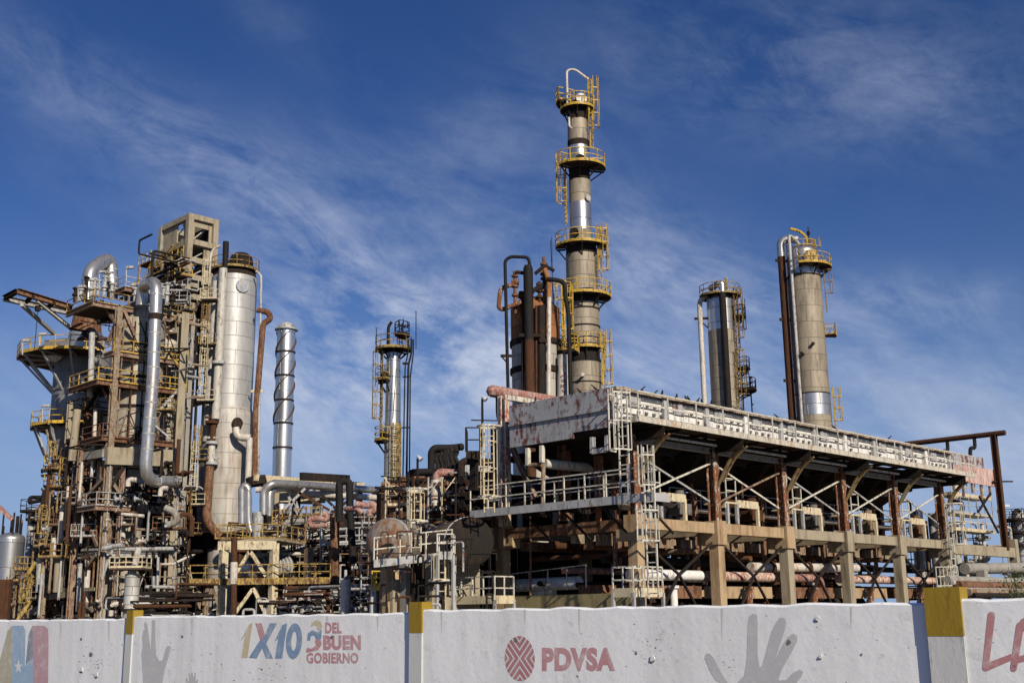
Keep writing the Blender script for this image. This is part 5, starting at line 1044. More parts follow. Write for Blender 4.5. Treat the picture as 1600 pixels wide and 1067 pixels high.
def panel(face, a0, a1, y0_, y1, mm='concpale'):
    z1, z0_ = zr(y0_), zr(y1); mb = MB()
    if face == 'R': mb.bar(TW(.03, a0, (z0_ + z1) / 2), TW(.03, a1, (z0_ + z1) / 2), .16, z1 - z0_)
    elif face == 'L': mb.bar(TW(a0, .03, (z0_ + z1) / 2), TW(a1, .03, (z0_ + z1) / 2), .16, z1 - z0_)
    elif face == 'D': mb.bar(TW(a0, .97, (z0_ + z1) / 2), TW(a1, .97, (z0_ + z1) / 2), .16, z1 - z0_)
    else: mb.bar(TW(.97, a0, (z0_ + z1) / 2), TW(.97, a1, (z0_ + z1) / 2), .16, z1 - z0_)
    t.part('wall_panel', mb, M['dark' if face in 'BD' else mm])  # rear panels coloured near-black so the tower's inside reads as shaded
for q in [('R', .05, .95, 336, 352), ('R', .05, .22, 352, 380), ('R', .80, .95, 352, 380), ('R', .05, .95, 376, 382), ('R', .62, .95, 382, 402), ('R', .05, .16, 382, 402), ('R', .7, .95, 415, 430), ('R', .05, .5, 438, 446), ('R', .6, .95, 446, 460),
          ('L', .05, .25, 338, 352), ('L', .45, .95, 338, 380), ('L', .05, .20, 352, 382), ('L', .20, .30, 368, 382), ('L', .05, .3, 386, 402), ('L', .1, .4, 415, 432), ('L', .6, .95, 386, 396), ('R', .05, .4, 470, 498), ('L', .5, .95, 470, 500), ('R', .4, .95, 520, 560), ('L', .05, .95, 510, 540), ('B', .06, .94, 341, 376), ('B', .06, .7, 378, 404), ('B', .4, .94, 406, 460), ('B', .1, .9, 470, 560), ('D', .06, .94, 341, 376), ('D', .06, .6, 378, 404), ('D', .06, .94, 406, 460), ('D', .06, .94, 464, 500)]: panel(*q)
mb = MB()
for i in range(4): z = zr(lev[i + 1]); mb.bar(TW(.1, .1, z), TW(.1, .9, z + (zr(lev[i]) - z) * .9), .12); mb.bar(TW(.1, .9, z), TW(.9, .9, z + (zr(lev[i]) - z) * .9), .12); mb.bar(TW(.9, .1, z + .5), TW(.1, .1, z + 2.5), .1)
t.part('broken_reinforcement', mb, M['galv'])
mb = MB(); z = zr(391); mb.prism([TW(1.0, -.05, z), TW(1.45, -.05, z), TW(1.45, -.4, z), TW(1.0, -.4, z)], Z * -.12); d = t.part('side_platform', mb, M['rust']); mb = MB(); mb.rail([TW(1.0, -.4, z), TW(1.45, -.4, z), TW(1.45, -.05, z)], 1.2, 1, .05); t.part('handrail', mb, M['galv'], d)
z = zr(405); mb = MB(); mb.prism([TW(-.1, -.3, z), TW(1.1, -.3, z), TW(1.1, -.02, z), TW(-.1, -.02, z)], Z * -.12); d = t.part('side_platform', mb, M['rust']); mb = MB(); mb.rail([TW(1.1, -.3, z), TW(-.1, -.3, z)], 1.2, 1.2, .05); t.part('handrail', mb, M['yellow'], d)
z2 = zr(435); mb = MB(); mb.prism([TW(-.2, -.5, z2), TW(1.5, -.5, z2), TW(1.5, -.02, z2), TW(-.2, -.02, z2)], Z * -.14); d = t.part('side_platform', mb, M['steelred']); mb = MB(); mb.rail([TW(1.5, -.02, z2), TW(1.5, -.5, z2), TW(-.2, -.5, z2), TW(-.2, -.02, z2)], 1.2, 1.2, .05); t.part('handrail', mb, M['yellow'], d)
mb = MB()
for k in range(12):
    f_ = k / 12; mb.box(tuple(TW(1.35 - .5 * f_, -.22, z2 + (zr(391) - z2) * (f_ + .04))), (.35, .9, .05), R(-45))
for dv in (-.1, -.34): mb.bar(TW(1.35, dv, z2), TW(.85, dv, zr(391)), .08, .25)
t.part('stair', mb, M['galv']); mb = MB()
for dv in (-.1, -.34): mb.bar(TW(1.35, dv, z2 + 1), TW(.85, dv, zr(391) + 1), .08)
mb.bar(TW(1.0, -.3, z), TW(.3, -.3, zr(380)), .1); mb.bar(TW(.8, -.3, z), TW(.1, -.3, zr(380)), .1); t.part('stair_rail', mb, M['yellow'])
for k, (u, v, yt_) in enumerate(((1.4, -.4, 391), (1.4, 0, 391), (.5, -.45, 405), (0, -.45, 405), (.9, -.45, 405))): mb = MB(); mb.bar(TW(u, v, zr(470)), TW(u, v, zr(yt_)), .22); t.part('strut', mb, M['beigepost'])
mb = MB(); mb.bar(TW(.8, -.46, zr(434)), TW(.2, -.46, zr(407)), .15); mb.bar(TW(.2, -.46, zr(434)), TW(.8, -.46, zr(407)), .15); t.part('cross_brace', mb, M['dark'])
for yy in (462, 492, 520): 
    z = zr(yy); mb = MB(); mb.prism([TW(-.4, -.4, z), TW(.9, -.4, z), TW(.9, 0, z), TW(-.4, 0, z)], Z * -.12); d = t.part('side_platform', mb, M['deckdark']); mb = MB(); mb.rail([TW(.9, -.4, z), TW(-.4, -.4, z), TW(-.4, 0, z)], 1.15, 1.1, .05); t.part('handrail', mb, M['galv' if yy == 462 else 'beigepost'], d)
# --- small drum with railed deck at the foot
a = axis(206, 920, 80); r = rad(11.5, a, 920)
sd = T('small_drum', 'small pale upright drum with railed top deck below the left structure', 'drum', a)
shell(sd, a, [(896, None, r, r, 0)], [clad('small_drum_pale', (.50, .49, .45), r, pw=1.2, ph=.6, metal=.3, rough=.5, stain=.25, sc_=(.25, .15, .07))]); z = zat(889, a)
mb = MB(); mb.box((a.x - .2, a.y, z), (2.2, 2.0, .12)); d = sd.part('platform', mb, M['deckdark']); mb = MB(); b = Vector((a.x - .2, a.y, z + .06)); mb.rail([b + Vector((-1.1, 1, 0)), b + Vector((-1.1, -1, 0)), b + Vector((1.1, -1, 0)), b + Vector((1.1, 1, 0))], .72, 1.1, .04, 1, .2); sd.part('handrail', mb, M['cream'], d)
mb = MB(); mb.lathe(a.x, a.y, [(r * 1.3, zat(953, a) - .1), (r * 1.3, zat(953, a) + .1), (r, zat(953, a) + .1)], 24); sd.part('flange', mb, M['dark'])
mb = MB(); mb.tube([Vector((a.x, a.y, zat(896, a))), Vector((a.x + .3, a.y, zat(855, a)))], .22); sd.part('vapour_pipe', mb, M['pipewhite'])
# pipes in the black void behind it
for k, (x, y0_, y1, rr, mm, x2) in enumerate([(215, 793, 848, .26, 'pipesilver', 208), (233, 797, 845, .2, 'pipesilver', 230), (193, 815, 872, .34, 'pipewhite', 190), (174, 803, 840, .3, 'pipesilver', 173), (187, 845, 880, .26, 'pipewhite', 187), (213, 850, 888, .3, 'pipesilver', 212), (240, 900, 915, .26, 'pipesilver', 240), (149, 640, 700, .25, 'pipewhite', 147), (146, 700, 745, .2, 'pipewhite', 143), (152, 795, 870, .22, 'pipewhite', 148),
      (137, 870, 960, .42, 'pipewhite', 134), (125, 880, 955, .3, 'galv', 122), (180, 510, 590, .3, 'galv', 176), (144, 520, 620, .4, 'grey', 141), (121, 640, 720, .5, 'concpale', 112), (93, 870, 925, .6, 'concpale', 90), (64, 870, 925, .55, 'galv', 62), (98, 790, 850, .35, 'pipewhite', 93), (84, 840, 880, .32, 'pipewhite', 83), (128, 818, 842, .5, 'concgrey', 127), (260, 810, 850, .2, 'galv', 256), (247, 870, 930, .18, 'galv', 246)]):
    single('vertical_pipe', MB().tube([P(x2, y1, 102), P(x, y0_, 102)], rr * .68, n=12), M[mm], ('short ' if y1 - y0_ < 50 else 'tall ') + {'pipesilver': 'silver', 'pipewhite': 'white', 'galv': 'grey', 'grey': 'dull grey', 'concpale': 'pale stained', 'concgrey': 'mottled'}[mm] + ' upright pipe inside the rusty steel frame at left', 'pipe', 'upright pipes inside the left steel frame')
for q, rr, mm, lab in ([[(200, 760), (200, 752), (204, 749), (214, 750)], .3, 'pipewhite', 'short white elbow pipe beside the foot of the long silver pipe'], [[(250, 775), (251, 765), (256, 762), (262, 763)], .28, 'pipewhite', 'white elbow pipe right of the long silver pipe foot'], [[(190, 803), (225, 806)], .2, 'pipewhite', 'white level pipe in the dark bay under the deck'],
      [[(160, 857), (185, 852), (192, 852)], .26, 'galv', 'grey sloping pipe ending at the short white uprights'], [[(196, 858), (271, 857)], .24, 'galv', 'long grey level pipe crossing the black bay'], [[(173, 962), (174, 946), (180, 943), (236, 943)], .26, 'pipewhite', 'low white bent pipe at the foot of the pale drum'], [[(258, 793), (274, 800), (278, 815), (262, 820)], .4, 'concgrey', 'mottled grey bent duct in the dark bay'],
      [[(225, 965), (350, 957)], .42, 'galv', 'long grey ground pipe running just above the wall'], [[(300, 968), (302, 958), (345, 952)], .2, 'pipewhite', 'thin white pipe low in front of the big grey cylinder']):
    single('bent_pipe', MB().tube([P(x, y, 99) for x, y in q], rr * .75, n=12, fil=rr * 2), M[mm], lab, 'pipe')
# valves and small exchanger heads on the decks
def valve(p, s, mm='dark', lab=None, grp=None):
    mb = MB(); mb.cyl(p - Vector((s, 0, 0)), p + Vector((s, 0, 0)), s * .45, n=10); mb.cyl(p - Vector((s, 0, 0)), p - Vector((s * .8, 0, 0)), s * .75, n=10); mb.cyl(p + Vector((s * .8, 0, 0)), p + Vector((s, 0, 0)), s * .75, n=10); mb.cyl(p, p + Z * s * 1.4, s * .2, n=8); mb.cyl(p + Z * s * 1.4, p + Z * s * 1.5, s * .7, n=12)
    single('valve', mb, M[mm], lab, 'valve', grp, loc=p)
for k in range(26):
    x = rnd.uniform(182, 292); y = rnd.uniform(752, 784); valve(P(x, y, rnd.uniform(99.5, 104)), rnd.uniform(.25, .42), rnd.choice(['dark', 'galv', 'pink', 'dark', 'dark']), 'hand wheel valve crowded on the deck below the foot of the long silver pipe', 'valves on the deck under the long silver pipe')
for k in range(22):
    x = 118 + k * 7.2 + rnd.uniform(-2, 2); y = 466 + max(0, x - 150) * .12 - max(0, 150 - x) * -.25; y = min(488, y); p = P(x, y - 2, 101 + rnd.uniform(0, 3)); hgt = rnd.uniform(.8, 2.2)
    single('deck_fitting', MB().cyl(p, p + Z * hgt, .17, n=10).cyl(p + Z * hgt * .5, p + Z * (hgt * .5 + .15), .3, n=10).cyl(p + Z * hgt, p + Z * (hgt + .15), .28, n=10), M[rnd.choice(['galv', 'galv', 'grey', 'rustlight', 'dark'])], 'flanged stub on the top deck of the left structure', 'flanged stub', 'flanged stubs along the top deck')
# black blocks added as backing for the shade deep in the structure
ph_ = T('shade_backing_house', 'added black backing block standing for shade deep behind the left steel frame', 'backing block', axis(215, 900, 124))
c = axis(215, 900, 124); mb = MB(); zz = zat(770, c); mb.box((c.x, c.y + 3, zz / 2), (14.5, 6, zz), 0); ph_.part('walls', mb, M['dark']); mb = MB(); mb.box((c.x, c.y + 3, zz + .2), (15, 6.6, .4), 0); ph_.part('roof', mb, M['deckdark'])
for k in range(7): mb = MB(); mb.box((c.x - 6 + 2 * k, c.y - .05, 4), (.9, .12, 5 + (k % 3)), 0); ph_.part('dark_strip', mb, M['black'])
c2 = axis(100, 900, 126); mb = MB(); zz = zat(800, c2); mb.box((c2.x, c2.y + 2, zz / 2), (5.5, 4, zz)); ph2 = T('shade_backing_house', 'narrow dark block added as shade behind the two rust posts at far left', 'backing block', c2); ph2.part('walls', mb, M['dark']); mb = MB(); mb.box((c2.x, c2.y + 2, zz + .2), (6, 4.6, .4)); ph2.part('roof', mb, M['deckdark'])
# horizontal drums added on the frame floors, mostly dark to read as shade
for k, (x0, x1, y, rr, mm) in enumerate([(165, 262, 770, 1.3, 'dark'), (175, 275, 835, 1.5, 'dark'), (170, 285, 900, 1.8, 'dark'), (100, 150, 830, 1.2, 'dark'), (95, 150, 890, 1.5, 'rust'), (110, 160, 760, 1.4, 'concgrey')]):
    A, B = P(x0, y, 110), P(x1, y, 113); tt = T('horizontal_drum', ('upper', 'middle', 'lowest', 'small', 'rusty', 'mottled')[k] + ' added drum lying inside the left steel frame', 'drum', (A + B) / 2 - Z * rr, 'drums added inside the left steel frame')
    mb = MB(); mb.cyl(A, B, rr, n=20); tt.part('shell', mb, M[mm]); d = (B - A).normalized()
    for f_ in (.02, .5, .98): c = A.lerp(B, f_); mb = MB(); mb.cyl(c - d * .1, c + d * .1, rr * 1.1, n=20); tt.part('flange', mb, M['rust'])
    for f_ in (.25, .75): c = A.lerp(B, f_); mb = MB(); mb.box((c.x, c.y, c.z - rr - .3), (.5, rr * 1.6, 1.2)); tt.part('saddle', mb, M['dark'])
# --- far left: tank, yellow scaffold stairs, little columns
a = axis(14, 880, 105); r = rad(21, a, 870)
tk = T('storage_drum', 'silver round shouldered tank at the left edge of the picture', 'tank', a); ms = [clad('edge_tank_silver', (.46, .46, .46), r, pw=2.5, ph=2.2, metal=.8, rough=.35, stain=.2)]
shell(tk, a, [(842, None, r, r, 0)], ms); head(tk, a, r, zat(842, a), .6, ms[0])
for k in range(6): mb = MB(); p = polar(a, r * .7, k * 60, zat(840, a)); mb.bar(p, p + Z * (1 + 1.2 * (k % 2)), .12); tk.part('top_stub', mb, M['dark'])
for k, (x, yt_, mm) in enumerate(((42, 795, 'galv'), (52, 808, 'beigepost'), (20, 806, 'dark'), (12, 810, 'dark'), (26, 812, 'beigepost'))):
    q = axis(x, 900, 112); mb = MB(); mb.cyl(q, q + Z * zat(yt_, q), .35 if k < 2 else .16, n=12); tt = T('far_pipe_mast', ('grey', 'beige', 'black', 'thin black', 'thin beige')[k] + ' upright pipe mast near the silver tank at the left edge', 'pipe mast', q, 'pipe masts near the left edge tank'); tt.part('mast', mb, M[mm])
    if k < 2: z = zat(yt_ + 4, q); mb = MB(); mb.sector(q.x, q.y, .3, 1.1, 0, 360, z, .1); mb.arcrail(q.x, q.y, 1.1, 0, 360, z, 1.1, .04); tt.part('platform', mb, M['dark'])
ys = T('stair_tower', 'yellow railed stair and platform tower beside the silver tank at far left', 'stair', axis(32, 900, 100))
for k, (x0, x1, y) in enumerate(((16, 42, 907), (22, 42, 890), (52, 72, 853), (55, 70, 812), (68, 92, 760), (68, 90, 732), (30, 48, 935), (4, 20, 945), (95, 118, 787), (60, 95, 870))):
    A, B = P(x0, y, 101), P(x1, y, 101); B.z = A.z; mb = MB(); mb.bar((A + B) / 2 + Vector((0, 0, -.05)) - Vector((0, 0, 0)), (A + B) / 2 + Vector((0, 2, -.05)), (B - A).length, .12); d = ys.part('platform', mb, M['deckdark']); mb = MB(); mb.rail([A + Vector((0, 2, 0)), A, B, B + Vector((0, 2, 0))], 1.1, 1.0, .05, 1, .2); ys.part('handrail', mb, M['yellow2' if k in (0, 1, 4, 5, 9) else 'beigepost'], d)
for k, (x, yb, yt_) in enumerate(((60, 960, 800), (66, 852, 785), (72, 850, 700), (36, 965, 885), (43, 965, 860), (21, 965, 900), (88, 800, 715), (6, 965, 900), (28, 968, 940))):
    q = P(x, yb, 101.5); mb = MB(); mb.bar(q, Vector((q.x, q.y, zat(yt_, q))), .13); ys.part('post', mb, M['beigepost' if k % 3 else 'yellow2'])
for k, (x, yb, yt_) in enumerate(((65, 852, 788), (80, 730, 690), (36, 960, 895))): q = P(x, yb, 101); mb = MB(); mb.ladder(q, q.z, zat(yt_, q), Vector((0, -1, 0)), .5, .05); mb.cage(q, q.z + 1, zat(yt_, q), Vector((0, -1, 0)), .8, .04); ys.part('ladder', mb, M['yellow2'])
for k in range(3): mb = MB(); mb.bar(P(28 + 4 * k, 968 - 30 * k, 101), P(48 + 4 * k, 938 - 30 * k, 101), .12, .3); ys.part('stair_stringer', mb, M['yellow2'])
mb = MB(); mb.bar(P(-4, 790, 90), P(20, 812, 90), .3); single('crane_boom', mb, M['pink'], 'short piece of faded red boom entering at the left edge', 'boom')
mb = MB(); c = P(4, 905, 85); mb.box((c.x, c.y, c.z - 2), (1.4, .3, 4)); mb.box((c.x + .55, c.y - .2, c.z - 2.2), (.25, .2, 4.4)); single('dark_frame', mb, M['rust'], 'dark rusty frame post at the extreme left edge above the wall', 'frame')
# ------------------------------------------------------------------ pipe rack, table and tangle in the middle
def ex(p, d, s): return p + d * s
# yellow concrete table with railed platform
yt = T('equipment_table', 'yellowish concrete table frame with a railed deck, in front of the big grey cylinder', 'platform', axis(390, 945, 86)); t = yt
def fl(x, y, Y=86): return P(x, y, Y)
zt = fl(390, 849).z
for x in (349, 428):
    q = axis(x, 880, 86); mb = MB(); mb.bar(q, q + Z * zt, .5); t.part('post', mb, M['cream'])
    q2 = q + Vector((1.5, 6, 0)); mb = MB(); mb.bar(q2, q2 + Z * zt, .55); t.part('post', mb, M['beigepost'])
zA = fl(390, 852).z
A, B = fl(342, 852), fl(433, 852); A.z = B.z = zA
mb = MB(); mb.bar(A, B, .6, .62); t.part('top_beam', mb, M['cream']); mb = MB(); mb.bar((A + B) / 2 + Z * .4, (A + B) / 2 + Z * .4 + Vector((1, 6, 0)), (B - A).length + .4, .16); t.part('top_slab', mb, M['concpale'])
mb = MB(); mb.rail([A + Z * .5 - Vector((.3, 0, 0)), B + Z * .5, B + Z * .5 + Vector((1, 5.5, 0))], 1.05, 1.3, .05, 1, .2); mb.rail([A + Z * .5 + Vector((1, 5.5, 0)), A + Z * .5], 1.05, 1.3, .05, 1, .2); t.part('handrail', mb, M['yellow2'])
for q in ((367, 900, 391, 860), (416, 900, 391, 860), (365, 962, 395, 920), (416, 960, 396, 918)): mb = MB(); mb.bar(fl(q[0], q[1]), fl(q[2], q[3]), .3, .24); t.part('inverted_v_brace', mb, M['cream'])
zB = fl(390, 906).z; A, B = fl(298, 906), fl(517, 906); A.z = B.z = zB
mb = MB(); mb.bar((A + B) / 2 - Vector((0, .3, .08)), (A + B) / 2 + Vector((0, 4, -.08)), (B - A).length, .16); d = t.part('lower_deck', mb, M['deckdark'])
mb = MB(); mb.bar(A - Vector((0, .4, .12)), B - Vector((0, .4, .12)), .12, .42); t.part('edge_beam', mb, M['yellow2'], d); mb = MB(); mb.rail([A - Vector((0, .35, 0)), B - Vector((0, .35, 0))], 1.1, 1.2, .05, 1, .2); mb.rail([A + Vector((0, 3.5, 0)), B + Vector((0, 3.5, 0))], 1.1, 1.8, .05, 1, .2); t.part('handrail', mb, M['yellow2'], d)
for x in (310, 322, 349, 470, 505): q = axis(x, 930, 86.3); mb = MB(); mb.bar(q, q + Z * (zB - .3), .3); t.part('post', mb, M['beigepost'])
for q in ((318, 945, 326, 915), (342, 945, 330, 915)): mb = MB(); mb.bar(fl(q[0], q[1]), fl(q[2], q[3]), .22); t.part('brace', mb, M['beigepost'])
hd = T('horizontal_drum', 'silver finned drum lying on the yellow railed deck', 'drum', fl(415, 893, 89)); A, B = fl(383, 889, 88.5), fl(450, 886, 91)
mb = MB(); mb.cyl(A, B, .85, n=24); hd.part('shell', mb, M['pipesilver']); dd = (B - A).normalized()
for k in range(8): c = A.lerp(B, .35 + k * .085); mb = MB(); mb.cyl(c - dd * .05, c + dd * .05, .95, n=24); hd.part('band', mb, M['grey'])
mb = MB(); mb.lathe(A.x, A.y, [(.01, A.z), (.012, A.z + .01)], 5); c = A - dd * .05; mb = MB(); mb.cyl(A - dd * .35, A, .35, .85, n=24); hd.part('head', mb, M['pipesilver'])
for f_ in (.2, .8): c = A.lerp(B, f_); mb = MB(); mb.box((c.x, c.y, (zB + c.z - .8) / 2), (.5, 1.2, c.z - .8 - zB)); hd.part('saddle', mb, M['concpale'])
# the skirt, tall rusted standpipe and pale valve post in front
for pts, rr, mm, lab in ([[(365, 960, 83), (366, 840, 83)], .22, 'rust', 'tall dark rust standpipe with white sleeve in front of the yellow table'], [[(365, 912, 83), (365.6, 878, 83)], .26, 'pipewhite', 'white sleeve on the dark rust standpipe'], [[(540, 965, 60), (540, 905, 60)], .27, 'pipewhite', 'white vent post with a pointed cap standing before the black tangle'],
      [[(540, 905, 60), (540, 890, 60)], .08, 'galv', 'pointed cap of the white vent post'], [[(523, 965, 88), (523, 808, 88)], .36, 'rustlight', 'rust brown upright column under the black pipe loop'], [[(530, 815, 86), (530, 752, 86), (546, 751, 86), (547, 800, 86), (552, 880, 86)], .28, 'black', 'black pipe loop shaped like a hairpin above the rust column'],
      [[(378, 818, 95), (378, 762, 95), (383, 758, 95), (388, 763, 95), (388, 815, 95), (392, 832, 95)], .30, 'pipesilver', 'pair of silver hairpin pipes beside the big grey cylinder'], [[(412, 804, 96), (412, 766, 96), (425, 755, 96), (470, 757, 99), (565, 764, 108), (600, 766, 112)], .34, 'pipesilver', 'long silver pipe bending over the top of the pipe rack'],
      [[(420.5, 806, 96.5), (421, 768, 96.5), (430, 763, 97), (480, 762, 102)], .32, 'pipesilver', 'second silver pipe turning into the pipe rack just below the first'], [[(400, 765, 96), (412, 765, 96)], .24, 'pipewhite', 'short white link pipe between the hairpin and the rack'],
      [[(483, 818, 84), (484, 812, 84), (494, 809, 84), (510, 812, 84), (511, 804, 84), (505, 802, 84)], .22, 'pink', 'faded red bent pipe left of the black hairpin loop'], [[(555, 787, 83), (575, 790, 83), (584, 786, 83), (586, 797, 83), (576, 800, 83), (578, 806, 83)], .24, 'pink', 'faded red twisted pipe right of the black hairpin loop'], [[(540, 795, 84), (560, 795, 83), (566, 802, 83)], .2, 'pink', 'short faded red branch beside the twisted red pipe'],
      [[(484, 820, 83.5), (490, 822, 83.5), (512, 820, 83.5)], .18, 'pink', 'low faded red pipe under the left bent red pipe'], [[(452, 770, 100), (600, 778, 110)], .3, 'pipewhite', 'pale pipe on the lower tier of the rack'], [[(400, 745, 101), (402, 758, 101)], .9, 'dark', 'dark round drum end peeping over the rack beside the cylinder'],
      [[(390, 820, 96), (357, 818, 95)], .16, 'rust', 'rust pipe stub pointing left by the hairpin pipes'], [[(403, 845, 96), (403, 800, 96)], .45, 'galv', 'grey cylinder pot between the hairpins and the rack'], [[(418, 835, 96), (430, 815, 97), (438, 822, 97)], .3, 'concgrey', 'mottled elbow pipe below the rack front']):
    single('bent_pipe' if len(pts) > 2 else 'straight_pipe', MB().tube([P(*q) for q in pts], rr, n=12, fil=rr * 3), M[mm], lab, 'pipe')
# the rack itself
rk = T('pipe_rack', 'steel pipe rack with a cream top beam running right from the big grey cylinder', 'pipe rack', axis(480, 900, 104)); t = rk
def fr_(x, y, Y=104): return P(x, y, Y)
for (x0, y0_, Y0, x1, y1, Y1, mm, w_, h_) in ((398, 746, 100, 568, 759, 112, 'cream', .3, .55), (400, 748, 103, 560, 757, 115, 'dark', .3, .5), (415, 806, 100, 600, 806, 112, 'dark', .3, .5), (430, 862, 100, 600, 860, 112, 'rust', .3, .4), (470, 744, 102, 545, 748, 108, 'dark', .3, .7)): mb = MB(); mb.bar(P(x0, y0_, Y0), P(x1, y1, Y1), w_, h_); t.part('rack_beam', mb, M[mm])
for x, Y, mm in ((428, 101, 'concpale'), (492, 105, 'concgrey'), (560, 109, 'rust'), (585, 111, 'dark'), (410, 101, 'beigepost'), (462, 103, 'dark'), (530, 107, 'rust')): q = axis(x, 850, Y); mb = MB(); mb.bar(q, q + Z * zat(752 + (x - 400) * .06, q), .45); t.part('rack_post', mb, M[mm])
for q in ((432, 808, 477, 763, 'galv'), (470, 810, 448, 770, 'galv'), (452, 810, 462, 783, 'galv'), (462, 783, 470, 808, 'galv'), (500, 770, 530, 800, 'dark'), (520, 800, 560, 770, 'dark'), (465, 768, 520, 800, 'rust'), (490, 870, 525, 800, 'beigepost'), (485, 868, 515, 890, 'rust'), (560, 800, 595, 860, 'rust'), (545, 840, 590, 800, 'dark')): mb = MB(); mb.bar(fr_(q[0], q[1], 99), fr_(q[2], q[3], 99), .22); t.part('brace', mb, M[q[4]])
bx = T('flue_box', 'cream sheeted duct box beneath the pipes at the foot of the silver flue', 'duct', fr_(460, 780, 108)); A, B = P(427, 775, 106), P(498, 777, 110); mb = MB(); mb.bar(A, B, 2.0, 1.15); bx.part('duct_body', mb, M['cream'])
for k in range(5): c = A.lerp(B, .1 + .2 * k); mb = MB(); mb.bar(c + Vector((.3, -1.04, -.6)), c + Vector((.3, -1.04, .6)), .1); bx.part('stiffener', mb, M['beigepost'])
mb = MB(); mb.bar(P(497, 770, 109), P(530, 775, 111), 1.6, .9); bx.part('end_section', mb, M['cream'])
# walkways with pale handrail posts sloping through the tangle
for k, (x0, y0_, x1, y1, Y0, Y1, mm, lab) in enumerate(((430, 862, 520, 836, 92, 95, 'railwhite', 'upper pale railed walkway rising to the right through the middle tangle'), (425, 820, 500, 812, 94, 98, 'yellow2', 'yellowish railed walkway under the rack front'), (500, 850, 600, 845, 90, 93, 'galv', 'grey railed walkway behind the rust column'))):
    A, B = P(x0, y0_, Y0), P(x1, y1, Y1); tt = T('walkway', lab, 'walkway', A); mb = MB(); mb.bar(A + Vector((0, .6, -.06)), B + Vector((0, .6, -.06)), 1.2, .1); d = tt.part('deck', mb, M['galv']); mb = MB(); mb.rail([A, B], 1.15, 1.1, .055, 1, .25); mb.rail([A + Vector((0, 1.2, 0)), B + Vector((0, 1.2, 0))], 1.15, 1.4, .05, 1, 0); tt.part('handrail', mb, M[mm], d)
    for f_ in (.15, .5, .85): c = A.lerp(B, f_) + Vector((0, .6, -.12)); mb = MB(); mb.bar(Vector((c.x, c.y, 0)), c, .2); tt.part('leg', mb, M['dark'])
# random but real pipe runs, one thing each
def tangle(n, x0, x1, y0_, y1, Y0, Y1, mats, rr, lab, grp, steps=(2, 4)):
    nm = 'tangled_pipe' if 'middle tangle' in lab or 'between the big' in lab else 'ground_pipe' if 'ground' in lab else 'frame_pipe' if 'left' in lab or 'concrete' in lab else 'branch_pipe'
    for k in range(n):
        p = P(rnd.uniform(x0, x1), rnd.uniform(y0_, y1), rnd.uniform(Y0, Y1)); pts = [p]; last = None
        for s in range(rnd.randint(*steps)):
            ax = rnd.choice([d for d in ('u', 'v', 'z', 'x') if d != last]); last = ax; l = rnd.uniform(1, 5.5) * rnd.choice((-1, 1))
            d = {'u': U, 'v': V, 'z': Z, 'x': (V - U).normalized()}[ax]; q = pts[-1] + d * l * (.6 if ax == 'z' else 1)
            zc_ = P(x0, y0_ - 12, Y0).z
            q.z = min(max(q.z, .5), zc_); x_, y_ = proj(q)
            if not (x0 - 25 < x_ < x1 + 25): q = pts[-1] - d * l * .6; q.z = min(max(q.z, .5), zc_)
            if (q - pts[-1]).length > .4: pts.append(q)
        if len(pts) < 2: continue
        mm = rnd.choice(mats); r = rnd.choice(rr); mb = MB(); mb.tube(pts, r, n=8, fil=r * 2.5, k=3)
        A, B = pts[0], pts[1]; d = (B - A).normalized()
        if k % 2: c = A.lerp(B, .5); mb.cyl(c - d * .12, c + d * .12, r * 1.7, n=10)
        single(nm, mb, M[mm], lab, 'pipe', grp)
def frames(n, x0, x1, yb, yt0, yt1, Y0, Y1, mats, lab, grp):
    for k in range(n):
        a_ = axis(rnd.uniform(x0, x1), 900, rnd.uniform(Y0, Y1)); h = zat(rnd.uniform(yt0, yt1), a_); s = rnd.uniform(1.2, 3); d = rnd.choice((U, V)); mm = rnd.choice(mats)
        tt = T('pipe_support', lab, 'support frame', a_, grp)
        for o in (0, s): mb = MB(); mb.bar(a_ + d * o, a_ + d * o + Z * h, .15); tt.part('leg', mb, M[mm])
        for f_ in (.55, .98): mb = MB(); mb.bar(a_ - d * .3 + Z * h * f_, a_ + d * (s + .3) + Z * h * f_, .14, .2); tt.part('crossbeam', mb, M[mm])
        mb = MB(); mb.bar(a_ + Z * h * .2, a_ + d * s + Z * h * .55, .1); tt.part('brace', mb, M[mm])
DK = ['dark', 'black', 'black', 'dark', 'rust', 'black', 'dark', 'black', 'railwhite', 'dark', 'galv', 'rustlight'];  # mostly near-black so the pipe tangles read as shaded
tangle(120, 400, 605, 826, 948, 92, 112, DK + ['concgrey', 'rust', 'dark'], (.06, .09, .13, .2, .28), 'dark pipe in the tangle between the big cylinder and the drums', 'tangled pipes in the middle'); frames(26, 405, 595, 960, 815, 900, 92, 110, ['dark', 'rust', 'rustlight', 'beigepost', 'dark'], 'small rusty pipe support frame in the middle tangle', 'pipe support frames in the middle tangle')
tangle(60, 140, 300, 800, 950, 106, 118, ['black', 'dark', 'black', 'dark', 'rust', 'black', 'galv'], (.07, .1, .16, .24), 'dark pipe in the black bay of the left steel frame', 'tangled pipes in the left bay'); tangle(44, 60, 150, 770, 950, 105, 118, ['black', 'dark', 'black', 'dark', 'rust', 'beigepost', 'dark'], (.06, .09, .14, .2), 'pipe crossing behind the rust posts at far left', 'tangled pipes behind the left rust posts')  # near-black colours stand for the shade inside these bays
